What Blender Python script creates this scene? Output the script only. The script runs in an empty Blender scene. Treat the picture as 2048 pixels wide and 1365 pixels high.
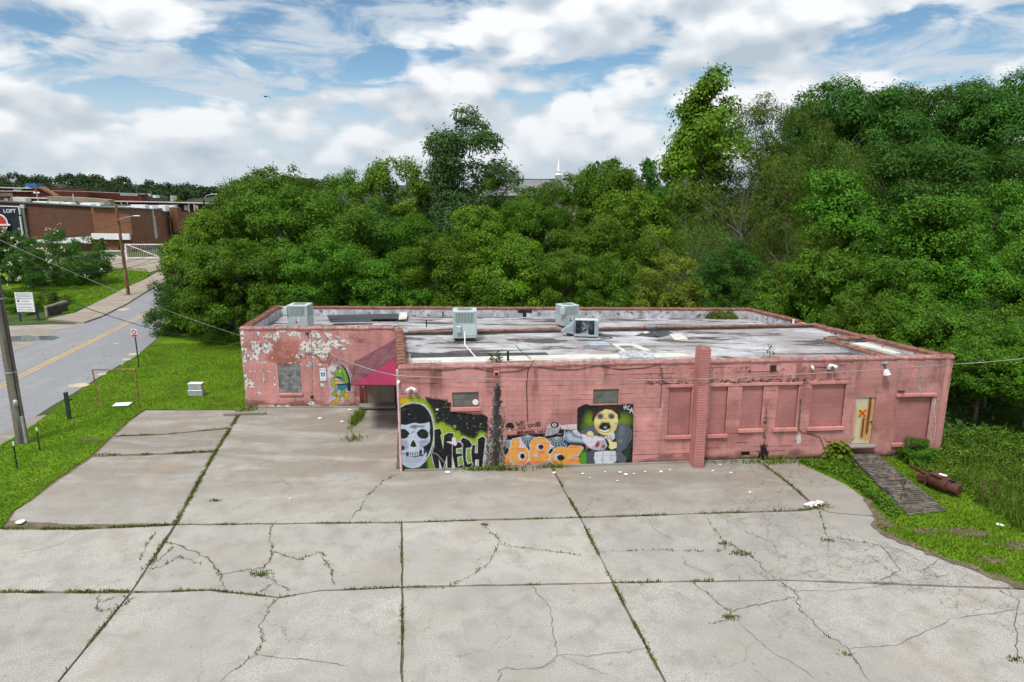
import bpy, math, random
import numpy as np
from mathutils import Vector, Matrix

sc = bpy.context.scene
COL = sc.collection
R = math.radians
random.seed(11)
RNG = np.random.default_rng(11)

# ------------------------------------------------------------------ camera
CAM_H = 11.0
PITCH = R(12.7)
FPX = 1365.33                      # focal length in pixels of the 2048 px wide photograph
cam_data = bpy.data.cameras.new('camera')
cam_data.sensor_width = 36.0
cam_data.lens = 24.0
cam_data.clip_start = 0.1
cam_data.clip_end = 6000.0
cam = bpy.data.objects.new('camera', cam_data)
COL.objects.link(cam)
cam.location = (0, 0, CAM_H)
cam.rotation_euler = (math.pi / 2 - PITCH, 0, 0)
sc.camera = cam

# ------------------------------------------------------------------ render / exposure
sc.view_settings.view_transform = 'Standard'
sc.view_settings.look = 'None'
sc.view_settings.exposure = 0.55
sc.view_settings.gamma = 1.0
sc.view_settings.use_curve_mapping = False
sc.render.engine = 'CYCLES'
sc.cycles.max_bounces = 4
sc.cycles.diffuse_bounces = 2
sc.cycles.glossy_bounces = 2
sc.cycles.transmission_bounces = 2
sc.cycles.transparent_max_bounces = 10
sc.cycles.use_denoising = True
sc.cycles.use_adaptive_sampling = True
sc.cycles.adaptive_threshold = 0.03
sc.cycles.use_light_tree = False
sc.cycles.caustics_reflective = False
sc.cycles.caustics_refractive = False

# ------------------------------------------------------------------ node helper
class NT:
    def __init__(s, tree):
        s.t = tree
        s.t.nodes.clear()
    def n(s, kind, **kw):
        nd = s.t.nodes.new(kind)
        for k, v in kw.items():
            if k == 'ins':
                for i, val in v.items():
                    s.set(nd, i, val)
            else:
                setattr(nd, k, v)
        return nd
    def set(s, nd, i, val):
        sock = nd.inputs[i]
        if isinstance(val, bpy.types.NodeSocket):
            s.t.links.new(val, sock)
        elif hasattr(val, 'outputs'):
            s.t.links.new(val.outputs[0], sock)
        else:
            sock.default_value = val
    def math(s, op, a, b=0.0, c=None, clamp=False):
        nd = s.t.nodes.new('ShaderNodeMath'); nd.operation = op; nd.use_clamp = clamp
        s.set(nd, 0, a); s.set(nd, 1, b)
        if c is not None: s.set(nd, 2, c)
        return nd.outputs[0]
    def mix(s, fac, a, b, blend='MIX'):
        nd = s.t.nodes.new('ShaderNodeMix'); nd.data_type = 'RGBA'; nd.blend_type = blend
        s.set(nd, 0, fac); s.set(nd, 6, a); s.set(nd, 7, b)
        return nd.outputs[2]
    def ramp(s, fac, stops, interp='LINEAR'):
        nd = s.t.nodes.new('ShaderNodeValToRGB'); cr = nd.color_ramp; cr.interpolation = interp
        while len(cr.elements) < len(stops): cr.elements.new(0.5)
        for e, (p, c) in zip(cr.elements, stops):
            e.position = p
            e.color = c if len(c) == 4 else (*c, 1)
        s.set(nd, 0, fac)
        return nd.outputs[0]
    def noise(s, vec, scale, detail=4, rough=0.55, dist=0.0, out=0):
        nd = s.t.nodes.new('ShaderNodeTexNoise')
        s.set(nd, 'Vector', vec); s.set(nd, 'Scale', scale); s.set(nd, 'Detail', detail)
        s.set(nd, 'Roughness', rough); s.set(nd, 'Distortion', dist)
        return nd.outputs[out]
    def smooth(s, v, lo, hi):
        nd = s.t.nodes.new('ShaderNodeMapRange'); nd.interpolation_type = 'SMOOTHSTEP'
        s.set(nd, 0, v); s.set(nd, 1, lo); s.set(nd, 2, hi)
        return nd.outputs[0]

def lin(c):
    """sRGB 0..255 -> linear 0..1"""
    out = []
    for v in c[:3]:
        v = v / 255.0
        out.append(v / 12.92 if v <= 0.04045 else ((v + 0.055) / 1.055) ** 2.4)
    return tuple(out)

# ------------------------------------------------------------------ sky: Nishita blue with broken cloud cover
SUN_EL, SUN_AZ = R(62), R(208)       # high sun behind the camera, veiled by cloud
world = bpy.data.worlds.new('World')
sc.world = world
world.use_nodes = True
w = NT(world.node_tree)
sky = w.n('ShaderNodeTexSky', sky_type='NISHITA')
sky.sun_disc = False
sky.sun_elevation = SUN_EL
sky.sun_rotation = SUN_AZ
sky.air_density = 0.8
sky.dust_density = 0.0
sky.ozone_density = 2.0
tc = w.n('ShaderNodeTexCoord')
dirv = tc.outputs['Generated']
sep = w.n('ShaderNodeSeparateXYZ', ins={0: dirv})
dx, dy, dz = sep.outputs
def stretched(kz, off, wob=0.0):
    cmb = w.n('ShaderNodeCombineXYZ', ins={0: dx, 1: dy, 2: w.math('MULTIPLY', dz, kz)})
    ad = w.n('ShaderNodeVectorMath', operation='ADD', ins={0: cmb.outputs[0], 1: off})
    return ad.outputs[0]
OFF = (3.17, 1.42, 0.35)
UP = 0.05
def bumps(kz, off, scale):
    """rounded cauliflower bumps"""
    nd = w.n('ShaderNodeTexVoronoi', feature='F1', ins={'Vector': stretched(kz, off), 'Scale': scale, 'Detail': 2.0, 'Roughness': 0.5})
    return w.math('SUBTRACT', 1.0, nd.outputs['Distance'])
def heap(dzz, f_=None):
    b_ = w.noise(stretched(2.2, (OFF[0], OFF[1], OFF[2] + dzz)), 2.7, 5, 0.5, 0.15)
    p_ = bumps(1.6, (7.3, 2.2, 5.1 + dzz * .8), 7.5)
    if f_ is None: f_ = w.noise(stretched(2.2, (1.3, 4.2, 3.1 + dzz)), 12.0, 4, 0.55, 0.2)
    return w.math('ADD', w.math('ADD', w.math('MULTIPLY', b_, 0.56), w.math('MULTIPLY', p_, 0.30)), w.math('MULTIPLY', f_, 0.14)), p_, f_
field, puff, fine_ = heap(0.0)
field_up, _, _ = heap(UP, fine_)
wisp = w.noise(stretched(3.4, (1.3, 8.2, 2.0)), 8.0, 5, 0.6, 0.5)
# the open blue stretch left of centre
def lobe(px, py, rad_x, rad_y):
    u, v = (px - 1024) / FPX, (py - 682.5) / FPX
    d = Vector((u, math.cos(PITCH) - v * math.sin(PITCH), -(math.sin(PITCH) + v * math.cos(PITCH)))).normalized()
    ax = w.math('DIVIDE', w.math('SUBTRACT', dx, d.x), rad_x)
    az = w.math('DIVIDE', w.math('SUBTRACT', dz, d.z), rad_y)
    r2 = w.math('ADD', w.math('MULTIPLY', ax, ax), w.math('MULTIPLY', az, az))
    front = w.math('GREATER_THAN', dy, 0.0)
    return w.math('MULTIPLY', w.math('POWER', 2.718, w.math('MULTIPLY', r2, -1.0)), front)
open_sky = w.math('ADD', lobe(640, 80, 0.20, 0.10), w.math('MULTIPLY', lobe(1090, 130, 0.05, 0.04), 0.7))
open_sky = w.math('ADD', open_sky, w.math('MULTIPLY', lobe(70, 150, 0.09, 0.018), 0.55))
cover = w.math('SUBTRACT', w.math('ADD', field, w.math('MULTIPLY', w.math('SUBTRACT', wisp, 0.5), 0.42)),
               w.math('MULTIPLY', open_sky, 0.30))
dens = w.smooth(cover, 0.245, 0.365)
lit = w.math('MULTIPLY', w.math('SUBTRACT', field, field_up), 3.6)
thick = w.smooth(field, 0.42, 0.62)
val = w.math('ADD', w.math('ADD', 0.66, lit), w.math('MULTIPLY', thick, -0.05))
val = w.math('ADD', val, w.math('MULTIPLY', w.math('SUBTRACT', fine_, 0.5), 0.5))
cloud = w.ramp(val, [(0.20, (0.335, 0.395, 0.455)), (0.46, (0.43, 0.475, 0.52)), (0.66, (0.525, 0.56, 0.59)), (0.88, (0.66, 0.675, 0.69))])
hazy = w.smooth(dz, 0.10, -0.01)
cloud = w.mix(w.math('MULTIPLY', hazy, 0.45), cloud, (0.44, 0.51, 0.57, 1))
zen = w.math('ADD', 0.92, w.math('MULTIPLY', w.math('MAXIMUM', dz, 0.0), 0.45))     # cloud is brighter overhead than near the horizon
cloud = w.mix(1.0, cloud, w.n('ShaderNodeCombineColor', ins={0: zen, 1: zen, 2: zen}).outputs[0], 'MULTIPLY')
skyc = w.mix(1.0, sky.outputs[0], (0.068, 0.080, 0.078, 1), "MULTIPLY")
veil = w.math('MAXIMUM', w.smooth(w.math('SUBTRACT', wisp, w.math('MULTIPLY', open_sky, 0.05)), 0.37, 0.58), w.smooth(dz, 0.17, 0.03))
under = w.mix(w.math('MULTIPLY', veil, 0.93), skyc, (0.42, 0.475, 0.53, 1))      # thin high veil below the heaps
tot = w.mix(dens, under, cloud)
bg = w.n('ShaderNodeBackground', ins={0: tot, 1: 1.0})
wo = w.n('ShaderNodeOutputWorld', ins={0: bg})
world.cycles.sampling_method = 'MANUAL'
world.cycles.sample_map_resolution = 512

# ------------------------------------------------------------------ sun, softened by the cloud veil
sl = bpy.data.lights.new('sun', 'SUN')
sl.energy = 2.5
sl.angle = R(12)
sl.color = (1.0, 0.96, 0.90)
sun = bpy.data.objects.new('sun', sl)
COL.objects.link(sun)
# direction towards the sun for Nishita rotation: azimuth measured clockwise from +Y
sd = Vector((math.sin(SUN_AZ) * math.cos(SUN_EL), math.cos(SUN_AZ) * math.cos(SUN_EL), math.sin(SUN_EL)))
sun.rotation_euler = sd.to_track_quat('Z', 'Y').to_euler()
sun.location = (0, 0, 60)

# ------------------------------------------------------------------ from a point in the photograph to a place
SP, CP = math.sin(PITCH), math.cos(PITCH)
def ray(x, y):
    u, v = (x - 1024) / FPX, (y - 682.5) / FPX
    return u, CP - v * SP, -(SP + v * CP)
def G(x, y, z=0.0):
    """place at height z"""
    a, b, c = ray(x, y); t = (z - CAM_H) / c
    return Vector((a * t, b * t, z))
def D(x, y, Y):
    """place at distance Y"""
    a, b, c = ray(x, y); t = Y / b
    return Vector((a * t, Y, CAM_H + c * t))
def on_wall(x, y, A, B):
    """place on the vertical plane through A and B"""
    a, b, c = ray(x, y)
    ex, ey = B[0] - A[0], B[1] - A[1]
    # t*(a,b) = A + s*(ex,ey)
    det = a * (-ey) - b * (-ex)
    t = (A[0] * (-ey) - A[1] * (-ex)) / det
    return Vector((a * t, b * t, CAM_H + c * t))
def project(X, Y, Z):
    d = Z - CAM_H
    f = Y * CP - d * SP
    up = Y * SP + d * CP
    return 1024 + FPX * X / f, 682.5 - FPX * up / f

# ------------------------------------------------------------------ mesh builder
def link(o, parent=None):
    COL.objects.link(o)
    if parent is not None: o.parent = parent
    return o
def mesh_np(name, verts, faces, mat=None, smooth=False):
    """verts (n,3) array, faces (m,k) array of equal size"""
    me = bpy.data.meshes.new(name)
    verts = np.asarray(verts, dtype=np.float32); faces = np.asarray(faces, dtype=np.int32)
    n, (m, k) = len(verts), faces.shape
    me.vertices.add(n); me.vertices.foreach_set('co', verts.ravel())
    me.loops.add(m * k); me.loops.foreach_set('vertex_index', faces.ravel())
    me.polygons.add(m); me.polygons.foreach_set('loop_start', np.arange(m, dtype=np.int32) * k)
    me.polygons.foreach_set('loop_total', np.full(m, k, dtype=np.int32))
    if smooth: me.polygons.foreach_set('use_smooth', np.ones(m, dtype=bool))
    me.update(calc_edges=True)
    if mat: me.materials.append(mat)
    return me

class MB:
    def __init__(s):
        s.v, s.f, s.sm = [], [], []
    def add(s, verts, faces, smooth=False):
        o = len(s.v)
        s.v += [tuple(p) for p in verts]
        s.f += [tuple(i + o for i in f) for f in faces]
        s.sm += [smooth] * len(faces)
        return s
    def box(s, c, size, rz=0.0, bev=0.0, rx=0.0, ry=0.0):
        hx, hy, hz = size[0] / 2, size[1] / 2, size[2] / 2
        if bev <= 0:
            vs = [(x, y, z) for z in (-hz, hz) for y in (-hy, hy) for x in (-hx, hx)]
            fs = [(0, 2, 3, 1), (4, 5, 7, 6), (0, 1, 5, 4), (2, 6, 7, 3), (0, 4, 6, 2), (1, 3, 7, 5)]
        else:
            b = min(bev, hx * .9, hy * .9, hz * .9)
            vs, fs = [], []
            for (z, i) in ((-hz, b), (-hz + b, 0), (hz - b, 0), (hz, b)):
                k = b if i else 0
                X, Y = hx - k, hy - k
                vs += [(-X, -Y, z), (X, -Y, z), (X, Y, z), (-X, Y, z)]
            fs.append((3, 2, 1, 0)); fs.append((12, 13, 14, 15))
            for l in range(3):
                for k in range(4):
                    a, bq = l * 4 + k, l * 4 + (k + 1) % 4
                    fs.append((a, bq, bq + 4, a + 4))
        M = Matrix.Translation(c) @ Matrix.Rotation(rz, 4, 'Z') @ Matrix.Rotation(ry, 4, 'Y') @ Matrix.Rotation(rx, 4, 'X')
        return s.add([M @ Vector(p) for p in vs], fs)
    def prism(s, poly, z0, z1):
        n = len(poly)
        area = sum(poly[i][0] * poly[(i + 1) % n][1] - poly[(i + 1) % n][0] * poly[i][1] for i in range(n))
        if area < 0: poly = poly[::-1]
        vs = [(p[0], p[1], z0) for p in poly] + [(p[0], p[1], z1 if len(p) < 3 else p[2]) for p in poly]
        fs = [tuple(range(n))[::-1], tuple(range(n, 2 * n))] + [(i, (i + 1) % n, n + (i + 1) % n, n + i) for i in range(n)]
        return s.add(vs, fs)
    def quad(s, *pts):
        return s.add(pts, [tuple(range(len(pts)))])
    def tube(s, path, rad, n=6, caps=True, smooth=True):
        path = [Vector(p) for p in path]
        rads = rad if isinstance(rad, (list, tuple)) else [rad] * len(path)
        vs, fs = [], []
        prev = None
        for i, p in enumerate(path):
            d = (path[min(i + 1, len(path) - 1)] - path[max(i - 1, 0)]).normalized()
            if prev is None:
                ref = Vector((0, 0, 1)) if abs(d.z) < 0.9 else Vector((1, 0, 0))
                u = d.cross(ref).normalized()
            else:
                u = (prev - d * prev.dot(d)).normalized()
            prev = u
            v = d.cross(u)
            for k in range(n):
                a = 2 * math.pi * k / n
                vs.append(p + (u * math.cos(a) + v * math.sin(a)) * rads[i])
        for i in range(len(path) - 1):
            for k in range(n):
                a, b = i * n + k, i * n + (k + 1) % n
                fs.append((a, a + n, b + n, b))
        s.add(vs, fs, smooth)
        if caps:
            m = len(path)
            s.add([vs[k] for k in range(n)], [tuple(range(n))])
            s.add([vs[(m - 1) * n + k] for k in range(n)], [tuple(range(n))[::-1]])
        return s
    def cyl(s, c, r, h, n=16, axis='Z', r2=None):
        d = {'X': Vector((1, 0, 0)), 'Y': Vector((0, 1, 0)), 'Z': Vector((0, 0, 1))}[axis]
        c = Vector(c)
        return s.tube([c - d * h / 2, c + d * h / 2], [r, r if r2 is None else r2], n)
    def lathe(s, c, prof, n=20):
        vs, fs = [], []
        for (r, z) in prof:
            for k in range(n):
                a = 2 * math.pi * k / n
                vs.append((c[0] + r * math.cos(a), c[1] + r * math.sin(a), c[2] + z))
        for i in range(len(prof) - 1):
            for k in range(n):
                a, b = i * n + k, i * n + (k + 1) % n
                fs.append((a, b, b + n, a + n))
        return s.add(vs, fs, True)
    def mesh(s, name, mat=None, off=(0, 0, 0)):
        me = bpy.data.meshes.new(name)
        me.from_pydata([(p[0] - off[0], p[1] - off[1], p[2] - off[2]) for p in s.v], [], s.f)
        if any(s.sm): me.polygons.foreach_set('use_smooth', s.sm)
        if mat: me.materials.append(mat)
        me.update()
        return me
    def build(s, name, mat, parent=None, off=None):
        """coordinates are world ones; made local to the (unrotated) parent"""
        if off is None:
            off = Vector((0, 0, 0))
            q = parent
            while q is not None:
                off = off + Vector(q.location); q = q.parent
        o = bpy.data.objects.new(name, s.mesh(name, mat, off))
        return link(o, parent)

def tag(o, label=None, cat=None, group=None, kind=None):
    if label: o['label'] = label
    if cat: o['category'] = cat
    if group: o['group'] = group
    if kind: o['kind'] = kind
    return o
def thing(name, loc, label, cat, group=None, rz=0.0):
    o = bpy.data.objects.new(name, None)
    o.empty_display_size = 0.2
    o.location = loc; o.rotation_euler = (0, 0, rz)
    return tag(link(o), label, cat, group)
def single(mb, name, mat, base, label, cat, group=None):
    """a thing that is one mesh, its origin at its base"""
    o = bpy.data.objects.new(name, mb.mesh(name, mat, base))
    o.location = base
    return tag(link(o), label, cat, group)

def text_geo(txt, h, w=None, bold=0.0):
    """outline letters as flat faces in x (right) and y (up), lower left at 0"""
    cu = bpy.data.curves.new('txt', 'FONT'); cu.body = txt; cu.size = 1.0; cu.resolution_u = 3; cu.offset = bold
    o = bpy.data.objects.new('txt', cu); COL.objects.link(o)
    dg = bpy.context.evaluated_depsgraph_get()
    me = bpy.data.meshes.new_from_object(o.evaluated_get(dg))
    vs = [v.co.copy() for v in me.vertices]; fs = [tuple(p.vertices) for p in me.polygons]
    bpy.data.objects.remove(o); bpy.data.curves.remove(cu); bpy.data.meshes.remove(me)
    x0 = min(v.x for v in vs); x1 = max(v.x for v in vs); y0 = min(v.y for v in vs); y1 = max(v.y for v in vs)
    sy = h / (y1 - y0); sx = sy if w is None else w / (x1 - x0)
    return [((v.x - x0) * sx, (v.y - y0) * sy) for v in vs], fs

# ------------------------------------------------------------------ materials
def world_pos(t):
    return t.n('ShaderNodeNewGeometry').outputs['Position']
def M_plain(name, col, rough=0.7, var=0.25, scale=3.0, bump=0.0, bscale=40.0, metal=0.0, col2=None, lo=0.35, hi=0.7, spec=0.4, sz=1.0):
    """one colour broken up by noise, optional second colour in patches"""
    m = bpy.data.materials.new(name); m.use_nodes = True
    t = NT(m.node_tree)
    pos = world_pos(t)
    mp = t.n('ShaderNodeMapping', ins={0: pos}); mp.inputs['Scale'].default_value = (1, 1, sz)
    v = mp.outputs[0]
    n1 = t.noise(v, scale, 6, 0.6)
    c = col if len(col) == 4 else (*col, 1)
    dark = tuple(x * (1 - var) for x in c[:3]) + (1,)
    lite = tuple(min(1, x * (1 + var)) for x in c[:3]) + (1,)
    base = t.mix(t.smooth(n1, 0.3, 0.7), dark, lite)
    if col2 is not None:
        n2 = t.noise(v, scale * 1.7, 8, 0.65, 0.3)
        base = t.mix(t.smooth(n2, lo, hi), base, (*col2[:3], 1))
    b = t.n('ShaderNodeBsdfPrincipled', ins={'Base Color': base, 'Roughness': rough, 'Metallic': metal, 'Specular IOR Level': spec})
    if bump > 0:
        bn = t.n('ShaderNodeBump', ins={'Strength': bump, 'Distance': 0.02, 'Height': t.noise(pos, bscale, 5, 0.6)})
        t.set(b, 'Normal', bn)
    t.n('ShaderNodeOutputMaterial', ins={0: b})
    return m

def M_leaf(name, col, var=0.45, trans=0.32, yellow=0.25, rough=0.5, dry=0.0):
    m = bpy.data.materials.new(name); m.use_nodes = True
    t = NT(m.node_tree)
    geo = t.n('ShaderNodeNewGeometry')
    rnd = geo.outputs['Random Per Island']
    oi = t.n('ShaderNodeObjectInfo').outputs['Random']
    c = tuple(col)
    d = tuple(x * (1 - var) for x in c) + (1,)
    l = (min(1, c[0] * (1 + var * 1.25)), min(1, c[1] * (1 + var)), c[2] * (1 + var * .4), 1)
    n1 = t.noise(geo.outputs['Position'], 0.9, 1, 0.5)
    f = t.math('ADD', t.math('MULTIPLY', rnd, 0.55), t.math('MULTIPLY', t.smooth(n1, 0.35, 0.65), 0.45))
    base = t.mix(f, d, l)
    if dry:
        base = t.mix(t.math('MULTIPLY', t.smooth(t.noise(geo.outputs['Position'], 0.42, 5, 0.65, 0.4), 0.50, 0.66), dry), base, (0.20, 0.185, 0.055, 1))
    base = t.mix(t.math('MULTIPLY', t.math('GREATER_THAN', rnd, 0.86), 0.55), base, (min(1, c[0] * 1.75), min(1, c[1] * 1.65), c[2] * 1.6, 1))
    base = t.mix(t.math('MULTIPLY', t.math('GREATER_THAN', rnd, 0.95), yellow), base, (0.22, 0.22, 0.04, 1))
    hsv = t.n('ShaderNodeHueSaturation', ins={'Hue': t.math('ADD', 0.488, t.math('MULTIPLY', oi, 0.026)), 'Saturation': 1.0,
              'Value': t.math('ADD', 0.84, t.math('MULTIPLY', oi, 0.32)), 'Color': base})
    b = t.n('ShaderNodeBsdfPrincipled', ins={'Base Color': hsv.outputs[0], 'Roughness': rough, 'Specular IOR Level': 0.14})
    tr = t.n('ShaderNodeBsdfTranslucent', ins={0: t.mix(0.5, hsv.outputs[0], (0.12, 0.22, 0.02, 1))})
    mx = t.n('ShaderNodeMixShader', ins={0: trans, 1: b.outputs[0], 2: tr.outputs[0]})
    t.n('ShaderNodeOutputMaterial', ins={0: mx})
    return m

# ================================================================== MATERIALS OF THE PLACE
def M_concrete(name, col, stain, net=0.0):
    m = bpy.data.materials.new(name); m.use_nodes = True
    t = NT(m.node_tree)
    pos = world_pos(t)
    fine = t.noise(pos, 28.0, 6, 0.75)
    mid = t.noise(pos, 1.3, 7, 0.62, 0.3)
    big = t.noise(pos, 0.22, 4, 0.55, 0.4)
    oi = t.n('ShaderNodeObjectInfo').outputs['Random']
    c = t.mix(t.smooth(fine, 0.38, 0.62), tuple(x * .68 for x in col) + (1,), tuple(x * 1.17 for x in col) + (1,))
    c = t.mix(t.math('MULTIPLY', t.smooth(mid, 0.42, 0.70), 0.62), c, (*stain, 1))
    c = t.mix(t.math('MULTIPLY', t.smooth(big, 0.42, 0.62), 0.55), c, tuple(x * .70 for x in col) + (1,))
    # brown run-off soil in front of the walls
    sp_ = t.n('ShaderNodeSeparateXYZ', ins={0: pos}); smp = t.n('ShaderNodeMapping', ins={0: pos}); smp.inputs['Scale'].default_value = (0.35, 1.2, 1)
    soil = t.noise(smp.outputs[0], 0.8, 7, 0.65, 0.5)
    c = t.mix(t.math('MULTIPLY', t.math('MULTIPLY', t.smooth(sp_.outputs[1], 20.0, 26.0), t.smooth(soil, 0.36, 0.58)), 0.75), c, (0.205, 0.172, 0.138, 1))
    # rusty earth wash in a few places
    wash = t.noise(pos, 0.33, 6, 0.6, 0.8)
    c = t.mix(t.math('MULTIPLY', t.smooth(wash, 0.55, 0.70), 0.34), c, (0.33, 0.24, 0.16, 1))
    # old drips and oil marks
    spots = t.noise(pos, 5.0, 3, 0.5)
    c = t.mix(t.math('MULTIPLY', t.smooth(spots, 0.66, 0.74), 0.45), c, (0.12, 0.115, 0.11, 1))
    hsv = t.n('ShaderNodeHueSaturation', ins={'Value': t.math('ADD', 0.92, t.math('MULTIPLY', oi, 0.15)), 'Color': c})
    # hairline crazing
    wv = t.n('ShaderNodeVectorMath', operation='ADD', ins={0: pos, 1: t.n('ShaderNodeVectorMath', operation='SCALE', ins={0: t.noise(pos, 1.2, 5, 0.6, 0, 1), 'Scale': 0.9}).outputs[0]})
    vor = t.n('ShaderNodeTexVoronoi', feature='DISTANCE_TO_EDGE', ins={'Vector': wv.outputs[0], 'Scale': 0.62})
    vor2 = t.n('ShaderNodeTexVoronoi', feature='DISTANCE_TO_EDGE', ins={'Vector': wv.outputs[0], 'Scale': 1.9})
    where = t.noise(pos, 0.25, 3, 0.5)
    sepp = t.n('ShaderNodeSeparateXYZ', ins={0: pos})
    right = t.smooth(t.math('SUBTRACT', sepp.outputs[0], t.math('MULTIPLY', t.math('SUBTRACT', 18.0, sepp.outputs[1]), 0.25)), 4.5, 9.5)
    k1 = t.math('MULTIPLY', t.smooth(vor.outputs[0], 0.012, 0.0), t.smooth(where, 0.52, 0.60))
    k2 = t.math('MULTIPLY', t.smooth(vor2.outputs[0], 0.020, 0.0), t.math('MULTIPLY', right, t.smooth(where, 0.42, 0.55)))
    k = t.math('MINIMUM', t.math('ADD', t.math('MULTIPLY', k1, 0.45), t.math('MULTIPLY', k2, 0.8)), 1.0)
    c2 = t.mix(k, hsv.outputs[0], (0.07, 0.065, 0.055, 1))
    b = t.n('ShaderNodeBsdfPrincipled', ins={'Base Color': c2, 'Roughness': 0.88, 'Specular IOR Level': 0.25})
    h = t.math('SUBTRACT', t.math('ADD', fine, t.math('MULTIPLY', mid, 0.5)), t.math('MULTIPLY', k, 1.5))
    t.set(b, 'Normal', t.n('ShaderNodeBump', ins={'Strength': 0.35, 'Distance': 0.012, 'Height': h}))
    t.n('ShaderNodeOutputMaterial', ins={0: b})
    return m
mat_slab = M_concrete('lot_concrete', (0.372, 0.358, 0.326), (0.225, 0.208, 0.178))
mat_slab_old = M_concrete('lot_concrete_dark', (0.335, 0.318, 0.288), (0.21, 0.192, 0.165))
mat_walk = M_concrete('sidewalk_concrete', (0.36, 0.31, 0.255), (0.25, 0.21, 0.16))
mat_crack = M_plain('crack_dirt', (0.075, 0.068, 0.055), 0.95, 0.4, 9.0)
mat_dirt = M_plain('dirt', (0.13, 0.10, 0.065), 0.95, 0.35, 3.0, 0.5, 30)
mat_sand = M_plain('sand', (0.46, 0.37, 0.26), 0.95, 0.2, 4.0)
mat_yellow = M_plain('road_paint_yellow', (0.55, 0.33, 0.06), 0.75, 0.3, 6.0, col2=(0.17, 0.17, 0.17), lo=0.56, hi=0.72)

def M_asphalt():
    m = bpy.data.materials.new('road_asphalt'); m.use_nodes = True
    t = NT(m.node_tree); pos = world_pos(t)
    mp = t.n('ShaderNodeMapping', ins={0: pos}); mp.inputs['Scale'].default_value = (1, 0.25, 1)
    fine = t.noise(pos, 30, 5, 0.7); streak = t.noise(mp.outputs[0], 0.8, 5, 0.6)
    c = t.mix(t.smooth(fine, 0.35, 0.65), (0.17, 0.175, 0.19, 1), (0.27, 0.275, 0.29, 1))
    c = t.mix(t.math('MULTIPLY', t.smooth(streak, 0.45, 0.7), 0.4), c, (0.31, 0.30, 0.29, 1))
    vor = t.n('ShaderNodeTexVoronoi', feature='DISTANCE_TO_EDGE', ins={'Vector': t.n('ShaderNodeVectorMath', operation='ADD', ins={0: pos, 1: t.noise(pos, .7, 4, .6, 0, 1)}).outputs[0], 'Scale': 0.45})
    c = t.mix(t.math('MULTIPLY', t.smooth(vor.outputs[0], 0.02, 0.0), t.math('MULTIPLY', t.smooth(streak, 0.4, 0.6), 0.6)), c, (0.09, 0.09, 0.09, 1))
    b = t.n('ShaderNodeBsdfPrincipled', ins={'Base Color': c, 'Roughness': 0.9, 'Specular IOR Level': 0.2})
    t.set(b, 'Normal', t.n('ShaderNodeBump', ins={'Strength': 0.3, 'Distance': 0.01, 'Height': fine}))
    t.n('ShaderNodeOutputMaterial', ins={0: b})
    return m
mat_road = M_asphalt()
def M_lawn(name, a, b_, c_):
    m = bpy.data.materials.new(name); m.use_nodes = True
    t = NT(m.node_tree); pos = world_pos(t)
    f = t.noise(pos, 14, 6, 0.75); g = t.noise(pos, 0.55, 5, 0.6, 0.4); d = t.noise(pos, 1.1, 6, 0.62, 0.3)
    c = t.mix(t.smooth(f, 0.3, 0.7), (*a, 1), (*b_, 1))
    c = t.mix(t.math('MULTIPLY', t.smooth(g, 0.4, 0.65), 0.7), c, tuple(x * .6 for x in a) + (1,))
    c = t.mix(t.math('MULTIPLY', t.smooth(d, 0.58, 0.72), 0.8), c, (*c_, 1))
    b = t.n('ShaderNodeBsdfPrincipled', ins={'Base Color': c, 'Roughness': 0.95, 'Specular IOR Level': 0.1})
    t.set(b, 'Normal', t.n('ShaderNodeBump', ins={'Strength': 0.8, 'Distance': 0.04, 'Height': f}))
    t.n('ShaderNodeOutputMaterial', ins={0: b})
    return m
mat_lawn = M_lawn('lawn_green', (0.085, 0.170, 0.008), (0.140, 0.255, 0.012), (0.19, 0.16, 0.07))
mat_ground = M_lawn('rough_ground', (0.045, 0.075, 0.02), (0.08, 0.11, 0.03), (0.12, 0.095, 0.06))
mat_grass = M_leaf('grass_blades', (0.108, 0.205, 0.012), 0.28, 0.3, 0.4, 0.6, 0.55)
mat_weed = M_leaf('weed_leaves', (0.100, 0.135, 0.028), 0.45, 0.25, 0.5, 0.6)

def M_pink(name, col, joints=0.0):
    """old pink wall paint: chalky, patched, dirty towards nothing in particular"""
    m = bpy.data.materials.new(name); m.use_nodes = True
    t = NT(m.node_tree); pos = world_pos(t)
    n1 = t.noise(pos, 0.7, 5, 0.6, 0.3); n2 = t.noise(pos, 6.0, 7, 0.7); n3 = t.noise(pos, 24, 5, 0.7)
    mp = t.n('ShaderNodeMapping', ins={0: pos}); mp.inputs['Scale'].default_value = (1, 1, 0.12)
    drip = t.noise(mp.outputs[0], 3.2, 6, 0.65)
    oi = t.n('ShaderNodeObjectInfo').outputs['Random']
    c = t.mix(t.smooth(n1, 0.3, 0.7), tuple(x * .78 for x in col) + (1,), tuple(min(1, x * 1.10) for x in col) + (1,))
    c = t.mix(t.math('MULTIPLY', t.smooth(n2, 0.45, 0.75), 0.35), c, (col[0] * .80, col[1] * .66, col[2] * .66, 1))
    c = t.mix(t.math('MULTIPLY', t.smooth(drip, 0.50, 0.72), 0.55), c, (0.25, 0.135, 0.12, 1))
    c = t.mix(t.math('MULTIPLY', t.smooth(n2, 0.735, 0.77), 0.7), c, (0.60, 0.55, 0.52, 1))
    hsv = t.n('ShaderNodeHueSaturation', ins={'Value': t.math('ADD', 0.95, t.math('MULTIPLY', oi, 0.10)), 'Color': c})
    b = t.n('ShaderNodeBsdfPrincipled', ins={'Base Color': hsv.outputs[0], 'Roughness': 0.75, 'Specular IOR Level': 0.25})
    t.set(b, 'Normal', t.n('ShaderNodeBump', ins={'Strength': 0.4, 'Distance': 0.008, 'Height': n3}))
    t.n('ShaderNodeOutputMaterial', ins={0: b})
    return m
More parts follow.
